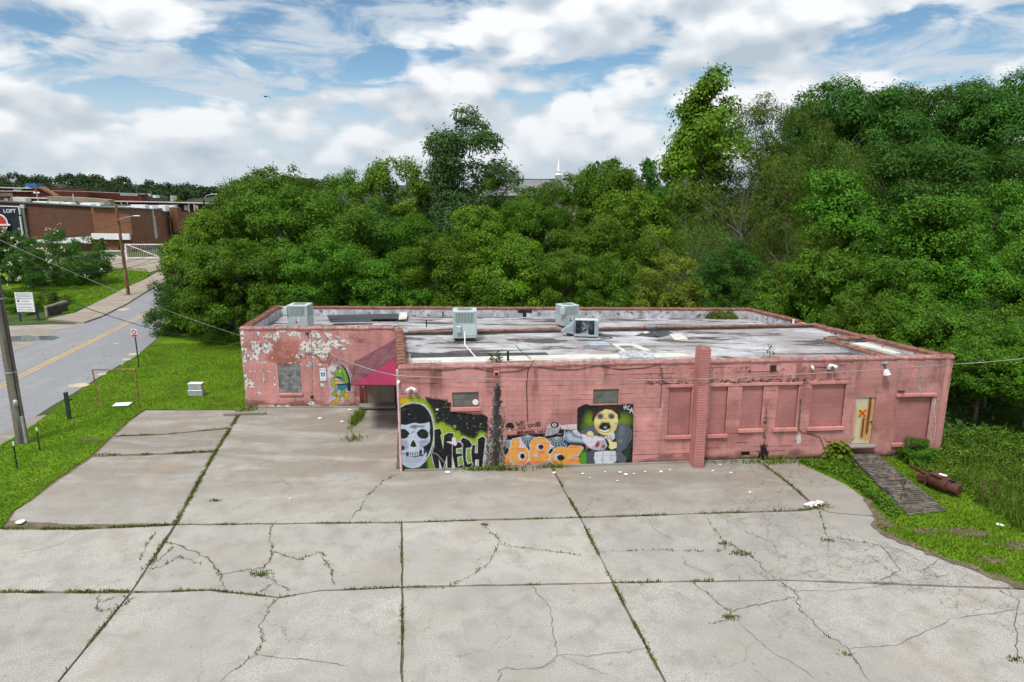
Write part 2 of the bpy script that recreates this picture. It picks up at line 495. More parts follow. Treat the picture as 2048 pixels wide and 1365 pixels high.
PINK = (0.57, 0.268, 0.246)
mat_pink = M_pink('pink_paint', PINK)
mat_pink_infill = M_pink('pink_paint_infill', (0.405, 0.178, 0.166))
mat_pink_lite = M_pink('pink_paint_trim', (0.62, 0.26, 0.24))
mat_joint = M_plain('mortar_dirt', (0.30, 0.105, 0.095), 0.9, 0.45, 2.2, col2=(0.10, 0.05, 0.045), lo=0.5, hi=0.65)
mat_brick_joint = M_plain('brick_mortar', (0.09, 0.033, 0.03), 0.9, 0.3, 6.0)
mat_terra = M_plain('terracotta_coping', (0.20, 0.085, 0.055), 0.75, 0.4, 3.5, 0.3, 30, col2=(0.13, 0.085, 0.065), lo=0.48, hi=0.7)
mat_terra_pink = M_plain('painted_coping', (0.37, 0.165, 0.15), 0.75, 0.3, 3.0, 0.3, 30, col2=(0.22, 0.135, 0.125), lo=0.46, hi=0.62)
def M_roof():
    m = bpy.data.materials.new('weathered_roof_membrane'); m.use_nodes = True
    t = NT(m.node_tree); pos = world_pos(t)
    mp = t.n('ShaderNodeMapping', ins={0: pos}); mp.inputs['Scale'].default_value = (0.36, 1.15, 1)
    mp.inputs['Rotation'].default_value = (0, 0, -0.05)
    n1 = t.noise(mp.outputs[0], 0.75, 9, 0.68, 0.5); n2 = t.noise(mp.outputs[0], 2.2, 8, 0.7, 0.6); n3 = t.noise(pos, 0.35, 5, 0.6)
    c = t.mix(t.smooth(n2, 0.35, 0.65), (0.33, 0.325, 0.345, 1), (0.57, 0.57, 0.595, 1))
    c = t.mix(t.math('MULTIPLY', t.smooth(n3, 0.40, 0.56), 0.85), c, (0.255, 0.23, 0.232, 1))
    c = t.mix(t.smooth(n1, 0.495, 0.575), c, (0.07, 0.06, 0.055, 1))
    c = t.mix(t.math('MULTIPLY', t.smooth(n2, 0.60, 0.67), 0.7), c, (0.11, 0.085, 0.075, 1))
    b = t.n('ShaderNodeBsdfPrincipled', ins={'Base Color': c, 'Roughness': t.mix(t.smooth(n3, .4, .6), (.35, .35, .35, 1), (.8, .8, .8, 1)), 'Specular IOR Level': 0.35})
    t.set(b, 'Normal', t.n('ShaderNodeBump', ins={'Strength': 0.25, 'Distance': 0.02, 'Height': n2}))
    t.n('ShaderNodeOutputMaterial', ins={0: b})
    return m
mat_roof = M_roof()
mat_flash = M_plain('parapet_flashing', (0.42, 0.43, 0.46), 0.6, 0.35, 2.0, col2=(0.09, 0.09, 0.10), lo=0.52, hi=0.66)
mat_white_mem = M_plain('white_membrane', (0.56, 0.54, 0.48), 0.7, 0.12, 1.5, col2=(0.34, 0.31, 0.24), lo=0.55, hi=0.8)
mat_tar_and_shade = M_plain('tar_strip', (0.045, 0.048, 0.055), 0.6, 0.35, 2.5)  # roof tar, and the painted shadow band of the inner parapet
mat_rust = M_plain('rusty_steel', (0.085, 0.028, 0.017), 0.7, 0.5, 5.0, 0.4, 40, col2=(0.05, 0.02, 0.015), lo=0.5, hi=0.7)
mat_rust_pipe = M_plain('rusty_pipe', (0.30, 0.15, 0.055), 0.75, 0.4, 6.0, col2=(0.14, 0.05, 0.02), lo=0.5, hi=0.65)
mat_acgrey = M_plain('unit_paint', (0.37, 0.44, 0.44), 0.45, 0.06, 2.0, col2=(0.30, 0.33, 0.31), lo=0.6, hi=0.8, spec=0.5)
mat_aclite = M_plain('unit_panel', (0.46, 0.54, 0.545), 0.45, 0.05, 2.0, spec=0.5)
mat_acdark = M_plain('coil_dark', (0.10, 0.125, 0.13), 0.6, 0.2, 8.0)
mat_black = M_plain('black_steel', (0.012, 0.014, 0.015), 0.5, 0.3, 5.0)
mat_dgreen = M_plain('dark_green_post', (0.018, 0.04, 0.032), 0.55, 0.3, 5.0)
mat_white = M_plain('white_paint', (0.76, 0.77, 0.78), 0.5, 0.08, 2.0)
mat_paper = M_plain('paper_white', (0.72, 0.71, 0.70), 0.8, 0.1, 5.0)
mat_galv = M_plain('galvanised_steel', (0.42, 0.45, 0.47), 0.4, 0.15, 4.0, metal=0.4)
mat_cable = M_plain('cable_black', (0.022, 0.022, 0.024), 0.6, 0.2, 1.0)
mat_cable_grey = M_plain('cable_grey', (0.27, 0.26, 0.25), 0.6, 0.3, 1.0)
mat_pole_grey = M_plain('weathered_pole_wood', (0.15, 0.135, 0.11), 0.9, 0.35, 1.8, 0.6, 14, col2=(0.08, 0.072, 0.06), lo=0.5, hi=0.7, sz=0.25)
mat_pole_brown = M_plain('brown_pole_wood', (0.20, 0.105, 0.05), 0.9, 0.35, 2.2, col2=(0.07, 0.035, 0.02), lo=0.5, hi=0.65, sz=0.3)
mat_wood = M_plain('grey_planks', (0.115, 0.10, 0.082), 0.9, 0.5, 3.5, 0.5, 20, col2=(0.03, 0.028, 0.022), lo=0.48, hi=0.62)
mat_board = M_plain('old_window_board', (0.16, 0.175, 0.175), 0.85, 0.45, 3.0, 0.2, 20, col2=(0.40, 0.41, 0.40), lo=0.54, hi=0.74)
mat_infill_grey = M_plain('dark_louvre', (0.12, 0.125, 0.11), 0.8, 0.25, 3.0)
mat_awn_top = M_plain('faded_awning', (0.125, 0.052, 0.064), 0.85, 0.35, 2.2, col2=(0.20, 0.07, 0.095), lo=0.5, hi=0.75, spec=.15)
mat_awn_pink = M_plain('magenta_awning', (0.43, 0.045, 0.125), 0.6, 0.12, 1.2)
mat_door_in = M_plain('grey_brown_door', (0.24, 0.215, 0.165), 0.7, 0.15, 1.5)
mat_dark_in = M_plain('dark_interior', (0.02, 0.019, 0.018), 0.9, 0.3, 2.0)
mat_blue = M_plain('sign_blue', (0.02, 0.10, 0.45), 0.5, 0.05)
mat_bluepost = M_plain('blue_post', (0.01, 0.055, 0.14), 0.5, 0.2)
mat_signtext = M_plain('sign_text_grey', (0.13, 0.14, 0.19), 0.6, 0.1)
mat_red = M_plain('sign_red', (0.50, 0.04, 0.03), 0.5, 0.1)
mat_orange = M_plain('sign_orange', (0.75, 0.30, 0.03), 0.5, 0.1)
mat_mint = M_plain('sign_mint', (0.50, 0.68, 0.62), 0.5, 0.05)

# ================================================================== THE GROUND
def structure(o): return tag(o, kind='structure')
g = MB(); g.prism([(-3000, -60), (3000, -60), (3000, 5000), (-3000, 5000)], -0.6, -0.075)
structure(g.build('ground', mat_ground))

def chain(pts, n=6, jit=0.0, seed=0):
    """a polyline through photograph points on the ground, subdivided and made uneven"""
    rnd = random.Random(seed)
    out = []
    w = [Vector((G(*p).x, G(*p).y, 0)) if not isinstance(p, Vector) else p for p in pts]
    for a, b in zip(w, w[1:]):
        k = max(1, int((b - a).length / n)) if n < 3 else n
        d = (b - a); nrm = Vector((-d.y, d.x, 0)).normalized()
        for i in range(k):
            f = i / k
            p = a + d * f
            if i: p = p + nrm * rnd.uniform(-jit, jit)
            out.append(p)
    out.append(w[-1])
    return out

# joints of the concrete lot (photograph points on the ground)
J1 = [(488, 818), (475, 835), (430, 905), (350, 1050)]
J1b = [(350, 1050), (270, 1172), (262, 1184), (115, 1365)]
J2 = [(803, 1045), (804, 1173), (804, 1365)]
J3a = [(1105, 938), (1125, 975), (1160, 1035)]
J3b = [(1160, 1035), (1225, 1165), (1330, 1365)]
J4 = [(1522, 926), (1580, 970), (1632, 1016)]
GAP = 0.045
def V2(x, y): return Vector((G(x, y).x, G(x, y).y, 0))
edge_R = [(1598, 926), (1640, 945), (1690, 968), (1735, 1000), (1752, 1030), (1752, 1058), (1800, 1084), (1870, 1112), (1960, 1146), (2048, 1178)]
far_L = Vector((-30, 0, 0))
def ext(a, b, Y):
    """carry the line a-b on to distance Y"""
    f = (Y - a.y) / (b.y - a.y)
    return a + (b - a) * f
wallA, wallB = Vector((-4.37, 25.34, 0)), Vector((18.0, 27.0, 0))
def wall_pt(X): return Vector((X, wallA.y + (X - wallA.x) * (wallB.y - wallA.y) / (wallB.x - wallA.x) + 0.25, 0))
YN = 4.0
slabs = []
# row at the building
slabs.append(('old', [V2(290, 821), V2(476, 821)] + [V2(463, 856), V2(330, 868), V2(228, 872)] + [V2(262, 842)]))
slabs.append(('old', [V2(226, 874), V2(330, 870), V2(461, 858), V2(432, 902), V2(300, 908), V2(188, 911)]))
slabs.append(('old', [V2(186, 914), V2(300, 911), V2(430, 905), V2(350, 1048), V2(150, 1050), V2(18, 1042), V2(30, 1022), V2(66, 1000), V2(110, 966)]))
slabs.append(('lot', [V2(492, 811), V2(700, 806), V2(800, 803), Vector((-4.6, 25.5, 0)), wall_pt(-4.0), wall_pt(1.45), V2(1105, 938), V2(1125, 975), V2(1158, 1034), V2(803, 1044), V2(352, 1049), V2(432, 905), V2(476, 836)]))
slabs.append(('old2', [V2(1106, 938), wall_pt(1.6), wall_pt(9.9), V2(1522, 926), V2(1580, 970), V2(1630, 1016), V2(1600, 1021), V2(1161, 1034), V2(1125, 975)]))
slabs.append(('old', [wall_pt(10.1), wall_pt(12.0)] + [V2(*p) for p in edge_R[:5]] + [V2(1740, 1032), V2(1660, 1025), V2(1636, 1016), V2(1582, 970)]))
# second row
L2 = Vector((-20.3, 20.55, 0)); L3 = Vector((-20.3, 16.9, 0))
slabs.append(('lot', [L2, V2(0, 1059), V2(150, 1060), V2(348, 1051), V2(270, 1172), V2(262, 1182), V2(0, 1184), L3]))
slabs.append(('lot', [V2(352, 1051), V2(803, 1046), V2(804, 1174), V2(640, 1181), V2(560, 1195), V2(420, 1180), V2(264, 1184), V2(272, 1172)]))
slabs.append(('lot', [V2(804, 1046), V2(1160, 1036), V2(1225, 1165), V2(805, 1174)]))
slabs.append(('lot', [V2(1161, 1036), V2(1400, 1028), V2(1600, 1023), V2(1638, 1018), V2(1660, 1026), V2(1752, 1034), V2(1752, 1058), V2(1800, 1084), V2(1870, 1112), V2(1960, 1146), V2(2048, 1178), V2(1800, 1168), V2(1560, 1160), V2(1227, 1165)]))
# third row
b1 = ext(V2(262, 1184), V2(115, 1365), YN); b2 = ext(V2(804, 1173), V2(804, 1365), YN); b3 = ext(V2(1225, 1165), V2(1330, 1365), YN)
slabs.append(('lot', [L3, V2(0, 1186), V2(260, 1186), V2(115, 1365), b1, Vector((-20.3, YN, 0))]))
slabs.append(('lot', [V2(264, 1186), V2(420, 1182), V2(560, 1197), V2(640, 1183), V2(803, 1176), V2(804, 1365), b2, b1, V2(117, 1365)]))
slabs.append(('lot', [V2(805, 1176), V2(1225, 1167), V2(1330, 1365), b3, b2, V2(806, 1365)]))
slabs.append(('lot', [V2(1227, 1167), V2(1560, 1162), V2(1800, 1170), V2(2048, 1180), Vector((18.5, 15.2, 0)), Vector((24, 13.0, 0)), Vector((24, YN, 0)), b3, V2(1332, 1365)]))

lot = MB().prism([(-20.6, 3.5), (24.5, 3.5), (24.5, 12.9), (18.6, 15.0), (14.2, 17.4), (12.6, 19.4), (11.6, 21.3), (12.0, 23.2), (11.6, 26.5), (-4.4, 25.6), (-6, 33.6), (-13.4, 33.4), (-18.7, 32.9), (-20.5, 27.0), (-17.3, 20.9), (-20.6, 20.8)], -0.30, -0.045).build('parking_lot', mat_dirt)
structure(lot)
def inset_poly(P, gap, rnd):
    """pull a polygon's edges in by gap and roughen them a little"""
    n = len(P)
    ar = sum(P[i].x * P[(i + 1) % n].y - P[(i + 1) % n].x * P[i].y for i in range(n))
    if ar < 0: P = P[::-1]
    Q = []
    for i in range(n):
        a, b, c = P[i - 1], P[i], P[(i + 1) % n]
        d1 = (b - a).normalized(); d2 = (c - b).normalized()
        n1 = Vector((-d1.y, d1.x, 0)); n2 = Vector((-d2.y, d2.x, 0))
        m = (n1 + n2); L = m.length
        m = m / L if L > 1e-4 else n1
        Q.append(b + m * min(gap / max(0.4, m.dot(n1)), gap * 2))
    out = []
    for i in range(n):
        a, b = Q[i], Q[(i + 1) % n]
        k = max(1, int((b - a).length / 0.45))
        nn = Vector((-(b - a).y, (b - a).x, 0)).normalized()
        for j in range(k):
            p = a + (b - a) * (j / k)
            if j: p = p + nn * rnd.uniform(-0.018, 0.03)
            out.append(p)
    return out
srnd = random.Random(5)
for i, (kind, P) in enumerate(slabs):
    Q = inset_poly(P, GAP * (0.35 if kind == 'lot' else 0.55), srnd)
    cx = sum(p.x for p in Q) / len(Q); cy = sum(p.y for p in Q) / len(Q)
    ta, tb = srnd.uniform(-.0015, .0015), srnd.uniform(-.0015, .0015)
    poly = [(p.x, p.y, max(-0.02, min(0.02, (p.x - cx) * ta + (p.y - cy) * tb))) for p in Q]
    MB().prism(poly, -0.12, 0.0).build('slab', mat_slab if kind == 'lot' else mat_slab_old, lot)

# cracks: narrow dirt-filled gaps that follow the photograph's lines
cracks = [
 [(700, 1044), (735, 995), (770, 960), (800, 948)], [(545, 1048), (540, 1070), (545, 1105), (530, 1135), (440, 1150), (420, 1120), (350, 1090), (325, 1085)],
 [(545, 1105), (600, 1120), (640, 1105), (660, 1140), (668, 1172)], [(440, 1150), (448, 1175)], [(320, 1090), (300, 1140), (320, 1135), (360, 1115), (400, 1130)],
 [(345, 1095), (320, 1120), (285, 1140)], [(310, 1065), (285, 1105), (280, 1120)], [(490, 1145), (520, 1150), (545, 1160), (580, 1185)], [(545, 1145), (550, 1165), (510, 1190)],
 [(200, 1190), (190, 1215), (200, 1225), (240, 1215), (270, 1195)], [(205, 1205), (240, 1190), (262, 1200)], [(550, 1200), (520, 1250), (525, 1290), (510, 1310), (440, 1365)], [(515, 1310), (600, 1320), (700, 1332)],
 [(965, 1045), (1000, 1085), (975, 1130), (930, 1160), (885, 1175), (808, 1180)], [(1000, 1090), (1060, 1098), (1165, 1112)], [(965, 1155), (985, 1170)],
 [(1060, 1168), (1100, 1215), (1105, 1265), (1115, 1310), (1095, 1335), (1000, 1340), (995, 1365)], [(1115, 1312), (1200, 1312), (1290, 1300)], [(1115, 1312), (1180, 1340), (1220, 1352)],
 [(1410, 1030), (1440, 1075), (1460, 1090), (1440, 1103), (1370, 1103), (1310, 1100), (1200, 1105)], [(1460, 1090), (1500, 1110), (1550, 1160), (1590, 1185), (1600, 1220), (1650, 1270), (1700, 1300), (1740, 1365)],
 [(1640, 1023), (1655, 1075), (1720, 1085), (1800, 1100)], [(1655, 1078), (1655, 1120)], [(1470, 1110), (1520, 1150), (1560, 1158)], [(1365, 1112), (1370, 1130), (1420, 1150), (1470, 1130)],
 [(1385, 1165), (1460, 1225), (1460, 1240), (1420, 1248)], [(1460, 1225), (1540, 1205), (1590, 1195)], [(1475, 1245), (1540, 1300), (1640, 1365)], [(1590, 1185), (1720, 1180), (1800, 1165), (1900, 1150)],
 [(1990, 1178), (2035, 1200), (2030, 1260), (2035, 1330)], [(1290, 1030), (1310, 1060), (1350, 1085)], [(185, 1055), (120, 1090), (40, 1110)], [(1700, 1300), (1800, 1290), (1900, 1240), (2035, 1220)],
 [(1800, 1100), (1850, 1130), (1880, 1160)], [(1760, 1090), (1800, 1140), (1760, 1165)], [(1880, 1120), (1840, 1150)], [(1560, 1160), (1640, 1140), (1700, 1150)], [(1480, 1060), (1540, 1085), (1560, 1110)],
]
crnd = random.Random(8)
crack_paths = []
for i, c in enumerate(cracks):
    base = chain(c, 8, 0.0, i)
    pts = []
    for j, p in enumerate(base):
        pts.append(p + Vector((crnd.uniform(-.05, .05), crnd.uniform(-.05, .05), 0)) if 0 < j < len(base) - 1 else p)
    crack_paths.append(pts)
    m = MB(); vs, fs = [], []
    wmax = crnd.uniform(0.004, 0.0095)
    for j, p in enumerate(pts):
        d = (pts[min(j + 1, len(pts) - 1)] - pts[max(j - 1, 0)]).normalized(); nn = Vector((-d.y, d.x, 0))
        wd = wmax * crnd.uniform(0.4, 1.2) * (0.3 if j in (0, len(pts) - 1) else 1)
        vs += [(p.x + nn.x * wd, p.y + nn.y * wd, 0.024), (p.x - nn.x * wd, p.y - nn.y * wd, 0.024)]
    fs = [(2 * j, 2 * j + 1, 2 * j + 3, 2 * j + 2) for j in range(len(pts) - 1)]
    m.add(vs, fs).build('crack', mat_crack, lot)

# ------------------------------------------------------------------ road, verge, walk
road_R = [V2(0, 872), V2(60, 838), V2(100, 812), V2(150, 783), V2(215, 742), V2(270, 712), V2(312, 678), V2(326, 650), V2(334, 622)]
road_L = [V2(0, 672), V2(120, 655), V2(200, 634), V2(250, 610), V2(292, 585), V2(330, 566)]
end_dir = Vector((0.10, 1, 0))
rR = [Vector((-23.5, 5, 0)), Vector((-23.0, 18, 0))] + [p for p in road_R[0:]] + [Vector((-31.0, 85, 0)), Vector((-33, 130, 0))]
rL = [Vector((-45, 5, 0)), Vector((-44.0, 30, 0)), Vector((-43.3, 47, 0))] + road_L[1:] + [Vector((-38.5, 92, 0)), Vector((-41, 130, 0))]
structure(MB().prism([(p.x, p.y) for p in rR] + [(p.x, p.y) for p in rL[::-1]], -0.2, -0.055).build('road', mat_road))
ylw = [Vector((-28.6, 28, 0)), V2(0, 771), V2(150, 697), V2(235, 655), V2(312, 617), Vector((-34.3, 80, 0)), Vector((-36, 130, 0))]
for s in (-0.16, 0.16):
    vs, fs = [], []
    pp = []
    for a, b in zip(ylw, ylw[1:]):
        for k in range(6): pp.append(a + (b - a) * k / 6)
    pp.append(ylw[-1])
    for j, p in enumerate(pp):
        d = (pp[min(j + 1, len(pp) - 1)] - pp[max(j - 1, 0)]).normalized(); nn = Vector((-d.y, d.x, 0))
        for q in (-.06, .06): vs.append((p.x + nn.x * (s + q), p.y + nn.y * (s + q), -0.050))
    fs = [(2 * j, 2 * j + 1, 2 * j + 3, 2 * j + 2) for j in range(len(pp) - 1)]
    structure(MB().add(vs, fs).build('road_marking', mat_yellow))
# sidewalk on the far side with kerb
kerb_line = [V2(165, 646), V2(200, 634), V2(250, 609), V2(290, 584), V2(332, 562), V2(350, 548)]
walk_back = [V2(95, 640), V2(150, 627), V2(200, 603), V2(250, 578), V2(285, 562), V2(315, 546)]
sw = structure(MB().prism([(p.x, p.y) for p in kerb_line] + [(p.x, p.y) for p in walk_back[::-1]], -0.2, 0.06).build('sidewalk', mat_walk))
for a, b in zip(kerb_line, kerb_line[1:]):
    d = (b - a); nn = Vector((-d.y, d.x, 0)).normalized() * -0.16
    k = max(1, int(d.length / 1.8))
    for j in range(k):
        p, q = a + d * (j / k + .004), a + d * ((j + 1) / k - .004)
        MB().prism([(p.x, p.y), (q.x, q.y), (q.x + nn.x, q.y + nn.y), (p.x + nn.x, p.y + nn.y)], -0.2, 0.075 + random.uniform(-.008, .008)).build('kerb_stone', mat_walk, sw)
# concrete apron of the yard across the road, puddle in it
structure(MB().prism([tuple(V2(*p)[:2]) for p in [(-150, 700), (-60, 660), (0, 652), (100, 648), (165, 648), (120, 660), (60, 690), (0, 712), (-100, 745)]], -0.2, -0.043).build('driveway', mat_slab_old))
def blob(cx, cy, rx, ry, n=22, seed=0, rot=0.0):
    r_ = random.Random(seed); out = []
    for k in range(n):
        a = 2 * math.pi * k / n; f = r_.uniform(.75, 1.12)
        x, y = rx * f * math.cos(a), ry * f * math.sin(a)
        out.append((cx + x * math.cos(rot) - y * math.sin(rot), cy + x * math.sin(rot) + y * math.cos(rot)))
    return out
mpud = bpy.data.materials.new('puddle_water'); mpud.use_nodes = True
_t = NT(mpud.node_tree); _b = _t.n('ShaderNodeBsdfPrincipled', ins={'Base Color': (0.035, 0.04, 0.04, 1), 'Roughness': 0.12, 'Specular IOR Level': 0.5}); _t.n('ShaderNodeOutputMaterial', ins={0: _b})
p = V2(52, 676); structure(MB().prism(blob(p.x, p.y, 2.6, 1.1, 24, 3), -0.1, -0.038).build('puddle', mpud))
for i, (x, y, r1) in enumerate([(158, 769, .62), (206, 747, .34), (253, 718, .34), (268, 707, .42), (232, 686, .22), (245, 618, .75), (248, 727, .22), (310, 640, .5)]):
    p = V2(x, y); structure(MB().prism(blob(p.x, p.y, r1, r1 * .75, 16, i + 40), -0.1, -0.049).build('sand_patch', mat_sand))
# gravelly gutter by the pole
structure(MB().prism([tuple(V2(*p)[:2]) for p in [(-40, 905), (0, 868), (60, 833), (92, 828), (86, 838), (60, 856), (0, 895), (-60, 940)]], -0.2, -0.046).build('gutter', mat_slab_old))

# lawns
lawn_L = [V2(0, 890), V2(40, 868), V2(95, 830), V2(150, 788), V2(215, 746), V2(270, 715), V2(312, 682), V2(328, 652), V2(334, 628), Vector((-32.5, 75, 0)), Vector((-14, 75, 0)), Vector((-14.2, 43, 0)), Vector((-13.2, 33.2, 0)), V2(476, 819), V2(290, 818), V2(255, 842), V2(222, 872), V2(180, 912), V2(106, 962), V2(58, 1000), V2(24, 1022), V2(10, 1046), V2(0, 1056), Vector((-20.5, 20.0, 0)), Vector((-21, 10, 0)), Vector((-22.0, 24, 0))]
structure(MB().prism([(p.x, p.y) for p in lawn_L], -0.3, -0.012).build('lawn', mat_lawn))
lawn_R = [Vector((p.x, p.y, 0)) for p in [wall_pt(12.0)]] + [V2(*p) for p in edge_R] + [Vector((19, 14.8, 0)), Vector((25, 12.5, 0)), Vector((44, 14, 0)), Vector((44, 25, 0)), Vector((24, 27.5, 0)), Vector((18.3, 27.7, 0)), Vector((17.9, 27.3, 0))]
structure(MB().prism([(p.x, p.y) for p in lawn_R], -0.3, -0.014).build('lawn_beside_building', mat_lawn))
far_lawn = [V2(-200, 640), V2(90, 622), V2(140, 628), V2(200, 602), V2(250, 577), V2(286, 560), V2(300, 548), V2(290, 538), V2(190, 534), V2(0, 520), V2(-300, 520)]
structure(MB().prism([(p.x, p.y) for p in far_lawn], -0.3, 0.03).build('lawn_across_road', mat_lawn))
for i, (x, y, r1, r2) in enumerate([(1935, 1065, .75, .35), (2040, 1092, .7, .3), (2010, 1015, .6, .25), (1850, 1062, .5, .2), (1985, 1120, .5, .2), (185, 878, .5, .2), (1760, 1045, .55, .35)]):
    p = V2(x, y); structure(MB().prism(blob(p.x, p.y, r1, r2, 18, i + 70), -0.1, 0.004).build('bare_earth', mat_dirt))
# worn soil rim along the right lawn's edge
vs, fs = [], []
rim = chain(edge_R[3:], 6, 0.06, 4)
for j, p in enumerate(rim):
    d = (rim[min(j + 1, len(rim) - 1)] - rim[max(j - 1, 0)]).normalized(); nn = Vector((-d.y, d.x, 0))
    a, b = random.uniform(.04, .16), random.uniform(.10, .34)
    vs += [(p.x - nn.x * a, p.y - nn.y * a, 0.026), (p.x + nn.x * b, p.y + nn.y * b, 0.026)]
fs = [(2 * j, 2 * j + 1, 2 * j + 3, 2 * j + 2) for j in range(len(rim) - 1)]
structure(MB().add(vs, fs).build('soil_rim', mat_dirt))

# ------------------------------------------------------------------ grass blades as ground cover
def inside(P, x, y):
    n = len(P); r_ = np.zeros(len(x), bool); j = n - 1
    for i in range(n):
        xi, yi, xj, yj = P[i][0], P[i][1], P[j][0], P[j][1]
        if yi != yj:
            r_ ^= ((yi > y) != (yj > y)) & (x < (xj - xi) * (y - yi) / (yj - yi) + xi)
        j = i
    return r_
def blades(name, P, count, hmin, hmax, wid, mat, label, cat, seed=1, ymax=48, lean=0.5, z=-0.012, dens=None, xy=None):
    rg = np.random.default_rng(seed)
    if xy is None:
        xs = np.array([p[0] for p in P]); ys = np.array([p[1] for p in P])
        x = rg.uniform(xs.min(), xs.max(), count * 4); y = ys.min() + (min(ys.max(), ymax) - ys.min()) * rg.random(count * 4) ** 1.25
        k = inside(P, x, y); x, y = x[k][:count], y[k][:count]
    else:
        x, y = xy
    n = len(x)
    h = rg.uniform(hmin, hmax, n) * (0.7 + 0.6 * rg.random(n)); a = rg.uniform(0, 2 * np.pi, n)
    ln = rg.uniform(0.1, lean, n) * h; b = a + rg.uniform(-.9, .9, n) + np.pi / 2
    wx, wy = np.cos(b) * wid, np.sin(b) * wid
    zz = np.full(n, z)
    v0 = np.stack([x - wx, y - wy, zz], 1); v1 = np.stack([x + wx, y + wy, zz], 1)
    mx, my = x + np.cos(a) * ln * .4, y + np.sin(a) * ln * .4
    v2 = np.stack([mx + wx * .8, my + wy * .8, zz + h * .6], 1); v3 = np.stack([mx - wx * .8, my - wy * .8, zz + h * .6], 1)
    v4 = np.stack([x + np.cos(a) * ln, y + np.sin(a) * ln, zz + h], 1)
    V = np.stack([v0, v1, v2, v3, v4], 1).reshape(-1, 3)
    i = np.arange(n) * 5
    F = np.concatenate([np.stack([i, i + 1, i + 2], 1), np.stack([i, i + 2, i + 3], 1), np.stack([i + 3, i + 2, i + 4], 1)])
    o = link(bpy.data.objects.new(name, mesh_np(name, V, F, mat)))
    return tag(o, label, cat, kind='stuff')
blades('grass', [(p.x, p.y) for p in lawn_L], 62000, 0.028, 0.065, 0.016, mat_grass, 'short mown grass strip between the road and the concrete lot', 'grass', 1)
blades('grass', [(p.x, p.y) for p in lawn_R if p.x < 40], 46000, 0.04, 0.11, 0.017, mat_grass, 'short grass beside the right edge of the concrete lot', 'grass', 2, ymax=36)
blades('grass', [(p.x, p.y) for p in far_lawn if p.x > -75], 26000, 0.05, 0.12, 0.03, mat_grass, 'mown grass bank on the far side of the road', 'grass', 3, ymax=100, z=0.03)

# weeds that grow in the joints and cracks
wx, wy = [], []
wr = np.random.default_rng(21)
def weeds_along(pts, per_m, spread, keep=0.55, seed=0):
    rr = np.random.default_rng(seed + 300)
    path = [p if isinstance(p, Vector) else V2(*p) for p in pts]
    for a, b in zip(path, path[1:]):
        L = (b - a).length; n = int(L * per_m)
        f = rr.random(n)
        ph = rr.uniform(0, 10)
        k = (np.sin(f * L * 2.1 + ph) + np.sin(f * L * 5.3 + ph * 2) * .7 + rr.normal(0, .35, n)) > (1 - 2 * keep)
        f = f[k]
        f = f[:max(1, int(len(f) * .7))]; spread_ = spread * .75
        wx.append(a.x + (b.x - a.x) * f + rr.normal(0, spread_, len(f))); wy.append(a.y + (b.y - a.y) * f + rr.normal(0, spread_, len(f)))
weeds_along(J1, 320, .065, .95, 1); weeds_along(J1b, 120, .05, .45, 2); weeds_along(J2, 90, .035, .42, 3)
weeds_along(J3a, 130, .045, .55, 4); weeds_along(J3b, 170, .045, .62, 5); weeds_along(J4, 190, .06, .8, 6)
weeds_along([(0, 1057), (150, 1058), (345, 1050)], 300, .06, .92, 7); weeds_along([(350, 1050), (803, 1045), (1160, 1035)], 90, .03, .45, 8)
weeds_along([(1160, 1035), (1400, 1028), (1630, 1018)], 120, .04, .55, 9); weeds_along([(0, 1184), (255, 1183)], 190, .05, .8, 10)
weeds_along([(264, 1185), (420, 1181), (560, 1196), (640, 1182), (803, 1175)], 130, .04, .58, 11); weeds_along([(803, 1175), (1225, 1166)], 50, .03, .25, 12)
weeds_along([(1225, 1166), (1400, 1163), (1480, 1158)], 120, .04, .6, 13)
weeds_along([(190, 910), (300, 908), (430, 902)], 150, .05, .6, 14); weeds_along([(226, 872), (330, 869), (460, 856)], 90, .04, .4, 15)
for i, pts in enumerate(crack_paths[:12] + crack_paths[13:15] + crack_paths[19:22] + crack_paths[25:26]):
    weeds_along(pts, 90 if i < 8 else 65, .03, .32, 40 + i)
for (x, y, n, s) in [(1640, 1012, 260, .22), (1480, 1108, 160, .16), (1655, 1082, 90, .1), (1460, 1235, 150, .12), (430, 1002, 60, .1), (970, 1050, 50, .06), (520, 1150, 150, .14), (1450, 1088, 80, .1), (2030, 1320, 80, .1), (1690, 1310, 50, .1)]:
    p = V2(x, y); wx.append(wr.normal(p.x, s, n)); wy.append(wr.normal(p.y, s * .6, n))
blades('joint_weeds', None, 0, 0.03, 0.10, 0.016, mat_weed, 'low weeds and moss growing in the joints and cracks of the concrete', 'weeds', 5, lean=1.2, z=-0.02, xy=(np.concatenate(wx), np.concatenate(wy)))
# taller weeds by the walls
tx, ty = [], []
for (x, y, n, sx_, sy_) in [(716, 836, 650, .11, .62), (708, 880, 60, .25, .15), (990, 941, 260, .7, .07), (1105, 936, 60, .3, .05), (1560, 926, 240, 1.4, .12), (495, 822, 70, .3, .15)]:
    p = V2(x, y); tx.append(wr.normal(p.x, sx_, n)); ty.append(np.minimum(wr.normal(p.y, sy_, n), 33.2))
blades('wall_weeds', None, 0, 0.10, 0.32, 0.018, mat_grass, 'taller tufts of grass along the foot of the pink walls', 'weeds', 6, lean=.9, z=-0.01, xy=(np.concatenate(tx), np.concatenate(ty)))

